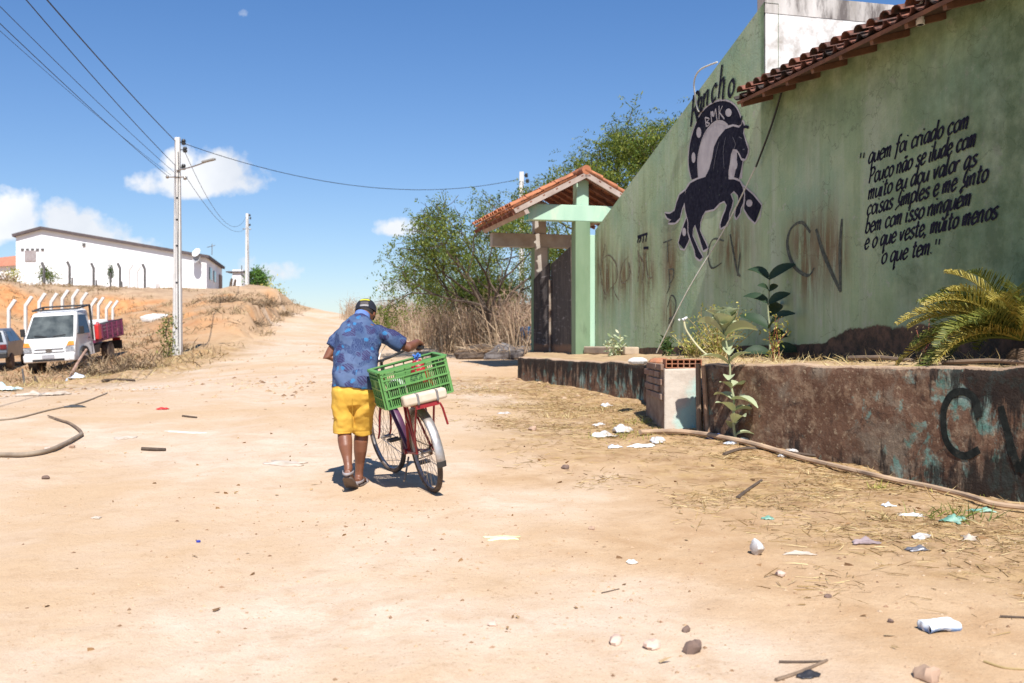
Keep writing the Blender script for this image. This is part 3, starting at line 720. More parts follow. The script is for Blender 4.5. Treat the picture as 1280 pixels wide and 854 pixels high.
def gpx(pts, s=1.0, ox=0, oy=0): return [wpx(ox + x / s, oy + y / s) for x, y in pts]
g2 = lambda pts: gpx(pts, 5.333, 740, 270)
g3 = lambda pts: gpx(pts, 2.372, 740, 80)
def graffiti(strokes, conv, w, mat, chisel=True, n=5, taper=True):
    gr = Paint(wfn); gr.off = .006
    for st in strokes: gr.stroke(conv(st), w, chisel, 0, n, taper)
    gr.mb.build('graffiti', mat, bld, fixn=False)
graffiti(([(88, 190), (76, 260), (60, 360), (66, 460), (92, 560)], [(40, 290), (60, 400), (90, 520), (150, 450)], [(62, 300), (110, 262), (160, 320), (168, 420), (140, 480), (178, 560)], [(100, 320), (110, 480)]), g2, .05, M_spray_brown)
graffiti(([(245, 270), (205, 320), (190, 400), (205, 450), (250, 400), (245, 310), (262, 390)],), g2, .05, M_spray_brown)
graffiti(([(305, 230), (318, 320), (306, 440)], [(310, 250), (345, 330), (335, 450)], [(350, 230), (378, 220)], [(360, 260), (372, 400), (405, 410)]), g2, .055, M_spray_brown)
graffiti(([(305, 180), (312, 150), (332, 140)], [(318, 178), (330, 142)], [(340, 180), (346, 130)], [(360, 172), (366, 120)], [(305, 140), (372, 118)], [(345, 215), (378, 212)]), g2, .05, M_navy, False, 3, False)
graffiti(([(475, 180), (535, 158)], [(505, 172), (508, 310)]), g2, .045, M_spray)
graffiti(([(512, 355), (520, 460), (498, 520)], [(512, 358), (545, 360), (540, 420), (515, 460)]), g2, .045, M_spray)
graffiti(([(505, 610), (530, 530), (560, 570), (550, 650), (512, 720)], [(515, 690), (560, 660)], [(512, 720), (520, 680), (545, 700), (530, 740)]), g2, .045, M_spray)
graffiti(([(392, 525), (360, 520), (345, 560), (355, 605), (385, 590)],), g3, .05, M_spray); graffiti(([(410, 505), (430, 610), (440, 630)], [(440, 560), (432, 628)]), g3, .05, M_spray)
graffiti(([(648, 500), (622, 470), (590, 490), (580, 540), (600, 600), (640, 628), (660, 605)],), g3, .07, M_spray, True, 6); graffiti(([(665, 490), (690, 570), (738, 676)], [(742, 460), (736, 560), (738, 676)]), g3, .07, M_spray, True, 6)
# ------------------------------------------------------------------ raised terrace and its low wall
TOPZ = [-.32, -.335, -.335, -.262, -.197, -.17, -.16]
def ret_at(t):                          # t in metres along the low wall
    acc = 0
    for i in range(len(RET) - 1):
        L = math.dist(RET[i], RET[i + 1])
        if t <= acc + L or i == len(RET) - 2:
            k = (t - acc) / L; return (RET[i][0] + (RET[i + 1][0] - RET[i][0]) * k, RET[i][1] + (RET[i + 1][1] - RET[i][1]) * k, TOPZ[i] + (TOPZ[i + 1] - TOPZ[i]) * k + EZ)
        acc += L
RLEN = sum(math.dist(a, b) for a, b in zip(RET[:-1], RET[1:]))
mb = MB(); NT_, NS_ = 90, 24
wallline = [(.35, 26.2), (.9, 25.2), (1.95, 21.5), (3.0, 17.5), (4.4, 12.2), (5.3, 8.8), (6.5, 4.2)]
def terr(a, b):
    x0, y0, z0 = ret_at(a * RLEN)
    k = a * (len(wallline) - 1); i = min(int(k), len(wallline) - 2); f = k - i
    x1 = wallline[i][0] + (wallline[i + 1][0] - wallline[i][0]) * f + .12; y1 = wallline[i][1] + (wallline[i + 1][1] - wallline[i][1]) * f
    x = x0 + .06 + (x1 - x0 - .06) * b; y = y0 + (y1 - y0) * b
    z = z0 + (EZ - .225 - z0) * b - .02
    if 0.02 < b: z += float(fbm(np.array([x * 2.1]), np.array([y * 2.1]), 3)[0]) * .05
    return (x, y, z)
mb.grid(terr, NT_, NS_)
M_terrace = pm('terrace_soil', (.44, .30, .17), (.34, .22, .115), 3, .95, bump=.5, bdist=.02, stain=(.50, .38, .19), stain_scale=2.2, stain_lo=.5, stain_hi=.66, kind='World')
o = mb.build('terrace', M_terrace, smooth=True, angle=80); o['kind'] = 'structure'
def terr_z(x, y):
    best = min(((x - p[0]) ** 2 + (y - p[1]) ** 2, p[2]) for p in o.data.vertices and TV); return best[1]
TV = [tuple(v.co) for v in o.data.vertices]

low = empty('retaining_wall', (2.2, 11.4, .5), 'low crumbling terrace wall of stained brown plaster with peeling turquoise paint', 'wall')
def ret_material():
    t = NT('peeling_plaster'); v = t.coord('World'); vs_ = t.coord('World', (1, 1, .85))
    a_ = t.attr('wear'); sp = t.new('ShaderNodeSeparateColor'); t.link(a_.outputs['Color'], sp.inputs[0])
    c = t.mix(t.ramp(t.noise(v, 2.2, 7, .65), (.34, 0), (.66, 1)), (.105, .056, .036), (.19, .108, .068))
    c = t.mix(t.math('MULTIPLY', t.ramp(t.noise(v, 7, 7, .7), (.50, 0), (.64, 1)), .7), c, (.34, .24, .155))
    c = t.mix(t.math('MULTIPLY', t.ramp(t.noise(v, 1.7, 8, .72, .5), (.50, 0), (.60, 1)), .75), c, (.21, .17, .125))
    c = t.mix(t.math('MULTIPLY', t.ramp(t.noise(v, 3.1, 8, .75, .8), (.55, 0), (.64, 1)), .85), c, (.045, .032, .026))
    c = t.mix(t.math('MULTIPLY', t.ramp(t.noise(v, 18, 5, .7), (.58, 0), (.66, 1)), .6), c, (.42, .33, .22))
    pm_ = t.math('ADD', t.noise(vs_, 3.6, 7, .66, .3), t.math('MULTIPLY', t.math('SUBTRACT', sp.outputs['Red'], .5), .22))
    teal = t.mix(t.ramp(t.noise(v, 4, 5, .6), (.38, 0), (.62, 1)), (.10, .21, .17), (.25, .33, .285))
    c = t.mix(t.math('MULTIPLY', t.ramp(pm_, (.54, 0), (.60, 1)), t.ramp(t.noise(v, 11, 6, .7), (.36, .35), (.52, 1))), c, teal)
    dk = t.math('ADD', t.noise(t.coord('World', (1.6, 1.6, .35)), 4.5, 7, .7), t.math('MULTIPLY', t.math('SUBTRACT', sp.outputs['Green'], .5), .42))
    c = t.mix(t.math('MULTIPLY', t.ramp(dk, (.52, 0), (.62, 1)), .9), c, (.022, .018, .016))
    c = t.mix(t.math('MULTIPLY', t.ramp(t.math('ADD', sp.outputs['Blue'], t.math('MULTIPLY', t.math('SUBTRACT', t.noise(v, 9, 5, .7), .5), .7)), (.5, 0), (.62, 1)), .85), c, (.52, .37, .25))
    t.color(c); h = t.math('ADD', t.noise(v, 24, 6, .7), t.math('MULTIPLY', t.noise(v, 5, 6, .65), 2.0)); t.bump(h, .6, .02)
    return t.done(.93, 0, .2)
M_ret = ret_material()
def low_panel(i0, i1, name='panel'):
    pts = RET[i0:i1 + 1]; tops = TOPZ[i0:i1 + 1]
    mb = MB(); nz_ = 26; cols = []
    for k in range(len(pts) - 1):
        L = math.dist(pts[k], pts[k + 1]); n = max(2, int(L / .05))
        for q in range(n + (k == len(pts) - 2)):
            f = q / n; cols.append((pts[k][0] + (pts[k + 1][0] - pts[k][0]) * f, pts[k][1] + (pts[k + 1][1] - pts[k][1]) * f, tops[k] + (tops[k + 1] - tops[k]) * f + EZ))
    ca = np.array(cols); n = len(cols)
    tx = np.gradient(ca[:, 0]); ty = np.gradient(ca[:, 1]); l = np.hypot(tx, ty); nx, ny = ty / l, -tx / l    # front normal (towards the lane)
    sgn = -1 if (nx[0] * -1 + ny[0] * -.5) < 0 else 1
    nx, ny = nx * sgn, ny * sgn
    arc = np.r_[0, np.cumsum(np.hypot(np.diff(ca[:, 0]), np.diff(ca[:, 1])))]
    g = ground_z(ca[:, 0], ca[:, 1]) - .25
    topj = ca[:, 2] + fbm(arc * 2.2, arc * 0 + 3, 4) * .035
    rows = []
    for j in range(nz_ + 1):
        f = j / nz_; z = g + (topj - g) * f
        d = fbm(arc * 1.7, z * 1.7, 4) * .03 - .02 * (f > .97) + .012
        rows.append(np.stack([ca[:, 0] + nx * d, ca[:, 1] + ny * d, z], 1))
    for dd, dz in ((-.12, 0.004), (-.26, -.01), (-.28, -.5)):
        rows.append(np.stack([ca[:, 0] + nx * dd, ca[:, 1] + ny * dd, topj + dz], 1))
    for r in rows: mb.v.extend([tuple(p) for p in r.tolist()])
    for j in range(len(rows) - 1):
        for i in range(n - 1): mb.f.append((j * n + i, j * n + i + 1, (j + 1) * n + i + 1, (j + 1) * n + i)); mb.mi.append(0)
    for e in (0, n - 1):
        m = len(rows); mb.f.append(tuple(j * n + e for j in range(m))); mb.mi.append(0)
    ob = mb.build(name, M_ret, low, smooth=True, angle=50)
    V = np.array(mb.v); K = len(V) // n
    AR = np.tile(arc, K); TP = np.tile(topj, K)
    depth = TP - V[:, 2]
    return ob, V, AR, depth
def wear(ob, red, grn, blu):
    at = ob.data.attributes.new('wear', 'FLOAT_COLOR', 'POINT'); at.data.foreach_set('color', np.stack([np.clip(red, 0, 1), np.clip(grn, 0, 1), np.clip(blu, 0, 1), np.ones(len(red))], 1).astype('f').ravel())
ob, V, AR, dp = low_panel(0, 2)
wear(ob, .42 + .3 * sstep(2.2, 5.0, AR), .45 + .5 * sstep(.6, .0, dp), sstep(.035, .0, dp) + sstep(-.01, -.03, dp))
ob, V, AR, dp = low_panel(3, 6)
wear(ob, .16 + .52 * sstep(1.9, 3.2, AR), .10 + .55 * sstep(2.4, 3.4, AR) * sstep(.5, .05, dp) + .55 * sstep(.55, 1.0, dp) + .5 * sstep(2.6, 4.3, AR), sstep(.03, .0, dp) * .9)
M_tag = pm('tar_black_spray', (.012, .014, .013), (.03, .034, .03), 12, .95, bump=.3, bscale=30, bdist=.01, kind='World', stain=(.09, .075, .06), stain_scale=15, stain_lo=.6, stain_hi=.72, spec=.1)
# big sprayed letters on the low wall
d_ = Vector((RET[4][0] - RET[3][0], RET[4][1] - RET[3][1], 0)).normalized(); n_ = Vector((d_.y, -d_.x, 0))
if n_.x > 0: n_ = -n_
def lowpt(px, py):
    u = (px - 640) / F; Y = (RET[3][0] - RET[3][1] * d_.x / d_.y) / (u - d_.x / d_.y); return P(px, py, Y)
def lowuv(px, py): p = lowpt(px, py); return ((p - Vector((*RET[3], 0))).dot(d_), p.z)
lf = lambda s, z, off: Vector((*RET[3], 0)) + d_ * s + Vector((0, 0, z)) + n_ * (off + .014 + float(fbm(np.array([s * 1.7]), np.array([z * 1.7]), 4)[0]) * .03)
for st in ([[(1226, 522), (1220, 500), (1206, 490), (1190, 494), (1181, 515), (1183, 545), (1192, 562), (1208, 570), (1226, 562)]], [[(1252, 508), (1262, 545), (1276, 590)], [(1318, 500), (1300, 545), (1276, 590)]]):
    sp_ = Paint(lf); sp_.off = .004
    for q in st: sp_.stroke([lowuv(*p) for p in q], .065, False, 0, 8)
    sp_.mb.build('graffiti_letter', M_tag, low, fixn=False)
# squat brick pier where the wall steps forward
g0 = gz(2.0, 11.7) - .2; pz = EZ - .315
mb = MB(); mb.box((1.985, 12.5, (g0 + pz) / 2), (.40, 1.6, pz - g0), taper=.97)
M_pier = NT('pier_render'); v = M_pier.coord('World')
geo = M_pier.new('ShaderNodeNewGeometry'); sx = M_pier.new('ShaderNodeSeparateXYZ'); M_pier.link(geo.outputs['Position'], sx.inputs[0])
fc = M_pier.mix(M_pier.ramp(M_pier.noise(v, 4, 6, .65), (.35, 0), (.65, 1)), (.55, .48, .40), (.44, .37, .30))
tl = M_pier.ramp(M_pier.math('ADD', M_pier.math('MULTIPLY', M_pier.noise(v, 3, 5, .6), .5), M_pier.math('SUBTRACT', M_pier.math('SUBTRACT', sx.outputs['X'], M_pier.math('MULTIPLY', sx.outputs['Z'], .45)), 1.60)), (.22, 0), (.34, 1))
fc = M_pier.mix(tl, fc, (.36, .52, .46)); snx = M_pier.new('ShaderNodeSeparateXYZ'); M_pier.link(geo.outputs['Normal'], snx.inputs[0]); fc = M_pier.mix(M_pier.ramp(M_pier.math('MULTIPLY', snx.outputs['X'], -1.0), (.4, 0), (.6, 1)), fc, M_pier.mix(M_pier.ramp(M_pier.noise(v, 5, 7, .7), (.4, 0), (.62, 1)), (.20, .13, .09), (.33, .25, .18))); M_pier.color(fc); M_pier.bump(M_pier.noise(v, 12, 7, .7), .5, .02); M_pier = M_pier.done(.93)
mb.build('pier', M_pier, low, bevel=.025)
mb = MB()
for r in range(4, 9):
    for q in range(3):
        mb.box((1.783, 12.0 + q * .42 + (.2 if r % 2 else 0) + random.uniform(-.01, .01), g0 + .22 + r * .088), (.035 + random.uniform(0, .02), .39, .072), rz(random.uniform(-.01, .01)))
mb.build('exposed_bricks', pm('mortar_smeared_brick', (.24, .14, .095), (.19, .125, .09), 7, .95, bump=.5, stain=(.30, .23, .18), stain_lo=.48, stain_hi=.62, kind='World'), low, bevel=.008)
# hollow clay brick lying on the pier
hb = empty('hollow_brick', (2.02, 11.82, pz), 'hollow clay brick with square holes lying on the pier', 'brick', rot=(0, 0, R(4)))
mb = MB(); bw, bh, bd = .42, .105, .17; nx_, nz_ = 6, 2; t_ = .010
for i in range(nx_ + 1): mb.box((-bw / 2 + i * bw / nx_ * 1.0, 0, bh / 2), (t_, bd, bh))
for j in range(nz_ + 1): mb.box((0, 0.001, t_ / 2 + j * (bh - t_) / nz_), (bw + t_ * .98, bd - .004, t_))
mb.box((0, bd * .35, bh / 2), (bw - .004, .01, bh - .006))
mb.build('clay_body', M_brick, hb, world=False)
for (x, y, yaw, lab) in ((1.72, 13.6, .5, 'loose pale mortar chunk on the wall top beside the brick'), (1.97, 13.3, .1, 'broken brick end behind the hollow brick')):
    mb = MB(); mb.ell((x, y, EZ - .27), (.15, .11, .06), 9, 6, rz(yaw))
    tag(mb.build('rubble_block', M_brick if 'brick end' in lab else M_concrete, loc=(x, y, EZ - .3)), lab, 'rubble')
# low kerb step and rubble along the wall foot
def rock_mb(c, r, seed=0, sq=(1, 1, .7)):
    rr = random.Random(seed); mb = MB(); nu, nv = 11, 8; rings = []
    ph = [rr.uniform(0, 6) for _ in range(8)]
    for j in range(1, nv):
        th = math.pi * j / nv; ring = []
        for k in range(nu):
            a = 2 * math.pi * k / nu
            q = 1 + .16 * math.sin(2 * a + ph[0]) + .12 * math.sin(3 * a + ph[1] + 2 * th) + .12 * math.cos(3 * th + ph[2] + a) + rr.uniform(-.06, .06)
            ring.append((c[0] + r * sq[0] * q * math.sin(th) * math.cos(a), c[1] + r * sq[1] * q * math.sin(th) * math.sin(a), c[2] - r * sq[2] * q * math.cos(th)))
        rings.append(ring)
    return mb.loft(rings)
p1 = W(742, 437, .14); p2 = W(800, 437, .16)
mb = MB(); q0 = WP(ws(p1) + .15, EZ - .235, .14); q1 = WP(ws(p2), EZ - .235, .16)
mb.box((q0 + q1) / 2 + Vector((0, 0, .05)), ((q1 - q0).length, .3, .16), rz(math.atan2((q1 - q0).y, (q1 - q0).x)))
tag(mb.build('stone_step', pm('worn_step', (.48, .38, .27), (.36, .28, .20), 4, .95, bump=.5), bevel=.03, segs=3, loc=tuple(q0)), 'worn stone step along the foot of the green wall by the gate', 'step')

# ------------------------------------------------------------------ gate with a small tiled roof
gw = Vector((-WS, -1, 0)).normalized() * -1      # along the wall, going away
go = Vector(WN)                                  # towards the lane
gm = Matrix((go, gw, Vector((0, 0, 1)))).transposed()
gateO = P(726, 441, 22.0)
gate = empty('gateway', (gateO.x, gateO.y, EZ - .25), 'mint green gateway with crossbeams and little clay tiled roof beside the wall', 'gate')
def pale_green(name, c1, c2, st):
    return pm(name, c1, c2, 2.2, .9, bump=.2, stain=st, stain_scale=2.5, stain_lo=.55, stain_hi=.72, kind='World', stretch=(1.3, 1.3, .35))
M_mint = pale_green('mint_paint', (.40, .56, .42), (.33, .50, .37), (.50, .54, .42)); M_end_shade = pm('teal_end_shade', (.10, .42, .34), (.16, .46, .38), 3, .85, kind='World')
M_post_shade = pale_green('shaded_post_green', (.125, .20, .11), (.175, .25, .15), (.08, .115, .065)); M_brownb = pm('shaded_beam', (.40, .37, .33), (.30, .26, .22), 3, .9, kind='World')  # roof shade is put into the post and rear beam colours
def G0(a, b, z): return gateO + go * a + gw * b + Vector((0, 0, z - (gateO.z - EZ)))
def gbox(mb, a, b, zlo, zhi, da, db): mb.box(G0(a, b, (zlo + zhi) / 2), (da, db, zhi - zlo), gm); return mb
gbox(MB(), 0, .0, -.4, 2.64, .34, .30).build('post', M_post_shade, gate, bevel=.012)
gbox(MB(), -.245, .03, -.4, 2.35, .17, .30).build('pilaster', M_mint, gate, bevel=.012)  # pale mint paints the sunlit strip beside the shaded post
gbox(MB(), 0, .0, 2.99, 3.56, .28, .26).build('king_post', M_mint, gate, bevel=.01)
gbox(MB(), .2, -.03, 2.64, 2.99, 2.1, .25).build('crossbeam', M_mint, gate, bevel=.012)
gbox(MB(), 1.262, -.03, 2.645, 2.985, .03, .235).build('beam_end_shade', M_end_shade, gate)  # teal plate paints the shadow on the beam's left end
D2 = 3.2
gbox(MB(), 0, D2, -.4, 2.36, .38, .32).build('post', M_post_shade, gate, bevel=.012)
gbox(MB(), 0.02, D2 - .165, .95, 2.36, .33, .02).build('post_shade', M_brownb, gate)  # grey sheet paints the shade on the rear post's upper face
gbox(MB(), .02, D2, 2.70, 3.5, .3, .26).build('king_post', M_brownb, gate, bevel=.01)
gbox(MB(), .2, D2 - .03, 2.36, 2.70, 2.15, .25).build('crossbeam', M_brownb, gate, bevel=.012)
# roof: ridge along the wall, two slopes
RZ = 3.66; SLP = R(27.5); LEN = 3.9; b0 = -.40
for sgn, hw in ((1, 1.62), (-1, 1.35)):
    dv = (-go * sgn * math.cos(SLP) + Vector((0, 0, math.sin(SLP)))); up = (go * sgn * math.sin(SLP) + Vector((0, 0, math.cos(SLP))))
    ln = hw / math.cos(SLP); eave = G0(sgn * hw, b0, RZ - hw * math.tan(SLP))
    mb = MB(); tile_roof(mb, eave + up * .03 + gw * .06, gw, dv, int(LEN / .2), int(ln / .38), up, .2, .085, .38)
    rf = mb.build('roof_slope', M_tile, gate, smooth=True)
    mb = MB(); n_ = 9
    for k in range(n_): mb.box(eave + gw * (.1 + (LEN - .2) * k / (n_ - 1)) + dv * ln / 2 - up * .065, (.07, ln + .1, .08), Matrix((gw, dv, up)).transposed())
    for k in range(6): mb.box(eave + gw * LEN / 2 + dv * (.08 + k * ln / 5.6) - up * .012, (LEN, .05, .025), Matrix((gw, dv, up)).transposed())
    mb.build('rafters', pm('reddish_rafter', (.26, .10, .06), (.16, .065, .045), 4, .85, kind='World'), gate)
    mb = MB(); mb.box(eave + gw * .03 + dv * ln / 2 - up * .035, (.05, ln + .02, .11), Matrix((gw, dv, up)).transposed())
    mb.build('verge_board', pm('weathered_board', (.42, .34, .29), (.30, .23, .19), 4, .9, kind='World'), gate)
    mb = MB(); mb.box(eave + gw * LEN / 2 + dv * .22 - up * .16, (LEN, .09, .10), Matrix((gw, dv, up)).transposed()); mb.build('purlin', pm('wall_plate_wood', (.40, .31, .26), None, 4, .9), gate)
mb = MB()
for k in range(11):
    c0 = G0(0, b0 + k * .38, RZ + .07); mb.tube([c0, c0 + gw * .42 + Vector((0, 0, .012))], [.105, .095], 10)
mb.build('ridge_tiles', M_tile, gate, smooth=True)
# charred sheet-metal gate leaves
def char_mat():
    t = NT('charred_sheet'); v = t.coord('World'); vs_ = t.coord('World', (2, 2, .3)); g_ = t.new('ShaderNodeNewGeometry'); s_ = t.new('ShaderNodeSeparateXYZ'); t.link(g_.outputs['Position'], s_.inputs[0])
    c = t.mix(t.ramp(t.noise(vs_, 5, 7, .7), (.42, 0), (.68, 1)), (.022, .020, .021), (.085, .07, .065))
    c = t.mix(t.math('MULTIPLY', t.ramp(t.noise(t.coord('World', (.5, .5, 2.2)), 6, 7, .75, .6), (.58, 0), (.66, 1)), .75), c, (.34, .32, .33))
    lo = t.math('ADD', s_.outputs['Z'], t.math('MULTIPLY', t.noise(v, 4, 5, .6), .25))
    c = t.mix(t.ramp(t.math('SUBTRACT', lo, 1.22), (.38, 1), (.46, 0)), c, (.17, .095, .055)); t.color(c); t.bump(t.noise(vs_, 14, 6, .7), .4, .01); return t.done(.7, .2)
M_char = char_mat()
def leaf(c0, c1, zlo, z0, z1, th=.05):
    mb = MB(); d = (c1 - c0); nrm = Vector((-d.y, d.x, 0)).normalized() * th
    mb.prism([Vector((c0.x, c0.y, zlo)), Vector((c1.x, c1.y, zlo)), Vector((c1.x, c1.y, z1)), Vector((c0.x, c0.y, z0))], nrm)
    return mb
cA = P(667, 440, 24.85); cB = P(686.6, 440, 24.55); cC = P(688.6, 440, 24.5); cD = P(716, 440, 22.35)
leaf(cA, cB, EZ - .30, EZ + 1.55, EZ + 1.95).build('gate_leaf', M_char, gate)
leaf(cC, cD, EZ - .30, EZ + 1.9, EZ + 2.18).build('gate_leaf', M_char, gate)
M_stile = pm('gate_frame_paint', (.42, .36, .29), (.2, .14, .1), 6, .8)
for a_, b_ in ((P(687.5, 440, 24.4), P(687.5, 350, 24.4)), (P(716.5, 440, 22.25), P(714.5, 300, 22.25))): mb = MB(); mb.tube([a_, b_], .03, 6); mb.build('gate_stile', M_stile, gate)
# clutter behind the gate: blue drum
mb = MB(); c0 = P(660, 446, 30); mb.lathe([(.05, 0), (.30, 0), (.31, .05), (.29, .3), (.31, .33), (.29, .6), (.31, .63), (.30, .9), (.2, .92)], (c0.x, c0.y, gz(c0.x, c0.y) + .05), n=20)
tag(mb.build('plastic_drum', pm('blue_plastic', (.02, .10, .24), (.03, .13, .28), 5, .45), smooth=True, loc=(c0.x, c0.y, gz(c0.x, c0.y))), 'blue plastic drum standing behind the left gate post', 'drum')

# ------------------------------------------------------------------ leaves and plants
def leaf_mat(name, c1, c2, c3, rough=.55, trans=.25):
    t = NT(name); g_ = t.new('ShaderNodeNewGeometry')
    c = t.ramp(g_.outputs['Random Per Island'], (0, c1), (.55, c2), (1, c3)); t.color(c)
    tr = t.new('ShaderNodeBsdfTranslucent'); t.link(t.mix(.35, c, (.5, .55, .1)), tr.inputs['Color'])
    mx = t.new('ShaderNodeMixShader'); mx.inputs[0].default_value = trans; t.b.inputs['Roughness'].default_value = rough; t.b.inputs['Specular IOR Level'].default_value = .3
    t.link(t.b.outputs[0], mx.inputs[1]); t.link(tr.outputs[0], mx.inputs[2]); t.link(mx.outputs[0], t.out.inputs['Surface']); return t.m
M_leaf_mesq = leaf_mat('mesquite_leaf', (.035, .068, .012), (.095, .145, .022), (.25, .265, .045), trans=.3)
M_leaf_dark = leaf_mat('dark_leaf', (.018, .045, .016), (.035, .075, .022), (.075, .125, .035))
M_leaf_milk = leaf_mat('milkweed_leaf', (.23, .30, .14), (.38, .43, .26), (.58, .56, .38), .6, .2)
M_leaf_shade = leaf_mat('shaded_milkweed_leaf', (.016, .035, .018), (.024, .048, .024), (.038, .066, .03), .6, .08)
M_straw = leaf_mat('straw', (.34, .23, .10), (.48, .36, .17), (.62, .52, .27), .8, .15)
M_drystalk = leaf_mat('dry_stalks', (.20, .125, .075), (.37, .26, .165), (.52, .41, .28), .9, .05)
M_grassgreen = leaf_mat('weedy_green', (.16, .19, .035), (.36, .35, .08), (.60, .50, .16), .7, .3)
def blades(name, mat, base, dirs, lens, wid, lab=None, bend=.3, parent=None, kind=None):
    """many thin bent blades as one mesh: arrays base (n,3), dirs (n,3), lens (n,)"""
    n = len(base); side = np.cross(dirs, RNG.normal(size=(n, 3))); side /= np.linalg.norm(side, axis=1)[:, None] + 1e-9
    w = (wid if np.ndim(wid) else np.full(n, wid))[:, None]; L = lens[:, None]
    sag = RNG.normal(size=(n, 3)) * bend * L; sag[:, 2] = -np.abs(sag[:, 2]) * .5
    p0 = base; p1 = base + dirs * L * .55 + sag * .25; p2 = base + dirs * L + sag
    V = np.stack([p0 - side * w * .5, p0 + side * w * .5, p1 - side * w * .45, p1 + side * w * .45, p2], 1).reshape(-1, 3)
    b = np.arange(n) * 5; Fq = np.stack([b, b + 1, b + 3, b + 2], 1).tolist(); Ft = np.stack([b + 2, b + 3, b + 4], 1).tolist()
    me = bpy.data.meshes.new(name)
    if parent is not None:
        inv = np.array(wmat(parent).inverted()); V = V @ inv[:3, :3].T + inv[:3, 3]
    me.from_pydata(V.tolist(), [], Fq + Ft); me.materials.append(mat); ob = bpy.data.objects.new(name, me); COL.objects.link(ob)
    if parent is not None: ob.parent = parent
    if kind: ob['kind'] = kind
    return ob
def unit(n, up=0.0):
    d = RNG.normal(size=(n, 3)); d[:, 2] = np.abs(d[:, 2]) * .6 + up; return d / np.linalg.norm(d, axis=1)[:, None]
def sprigs(name, mat, pos, size, parent, droop=.5, per=9):
    """feathery sprays: leaflets in two ranks along short hanging twigs"""
    n = len(pos); ax = RNG.normal(size=(n, 3)); ax[:, 2] = ax[:, 2] * .6 - droop * .55; ax /= np.linalg.norm(ax, axis=1)[:, None]
    sd = np.cross(ax, RNG.normal(size=(n, 3))); sd /= np.linalg.norm(sd, axis=1)[:, None]; L = RNG.uniform(.22, .5, n) * size / .08
    P_ = []; D_ = []
    for k in range(per):
        f = (k + .5) / per; p = pos + ax * (L * f)[:, None]; p[:, 2] -= droop * .12 * f * f; s = 1 if k % 2 else -1
        P_.append(p); D_.append(ax * .55 + sd * s * .85 + RNG.normal(size=(n, 3)) * .25)
    P_ = np.concatenate(P_); D_ = np.concatenate(D_); D_ /= np.linalg.norm(D_, axis=1)[:, None]; m = len(P_)
    W_ = np.cross(D_, RNG.normal(size=(m, 3)) * .6 + np.array([0, 0, 1.])); W_ /= np.linalg.norm(W_, axis=1)[:, None] + 1e-9
    LL = (size * RNG.uniform(.8, 1.5, m))[:, None]; wv = W_ * LL / 2.6
    V = np.stack([P_, P_ + D_ * LL * .5 + wv * .5, P_ + D_ * LL, P_ + D_ * LL * .5 - wv * .5], 1).reshape(-1, 3); b = np.arange(m) * 4
    inv = np.array(wmat(parent).inverted()); V = V @ inv[:3, :3].T + inv[:3, 3]
    me = bpy.data.meshes.new(name); me.from_pydata(V.tolist(), [], np.stack([b, b + 1, b + 2, b + 3], 1).tolist()); me.materials.append(mat)
    ob = bpy.data.objects.new(name, me); COL.objects.link(ob); ob.parent = parent; return ob
def leaves(name, mat, pos, size, parent, droop=.3, aspect=2.2):
    n = len(pos); d = RNG.normal(size=(n, 3)); d[:, 2] -= droop; d /= np.linalg.norm(d, axis=1)[:, None]
    s = np.cross(d, RNG.normal(size=(n, 3))); s /= np.linalg.norm(s, axis=1)[:, None]
    L = (size * RNG.uniform(.6, 1.35, n))[:, None]; wv = s * L / aspect
    V = np.stack([pos, pos + d * L * .5 + wv * .5, pos + d * L, pos + d * L * .5 - wv * .5], 1).reshape(-1, 3)
    b = np.arange(n) * 4; inv = np.array(wmat(parent).inverted()); V = V @ inv[:3, :3].T + inv[:3, 3]
    me = bpy.data.meshes.new(name); me.from_pydata(V.tolist(), [], np.stack([b, b + 1, b + 2, b + 3], 1).tolist()); me.materials.append(mat)
    ob = bpy.data.objects.new(name, me); COL.objects.link(ob); ob.parent = parent; return ob
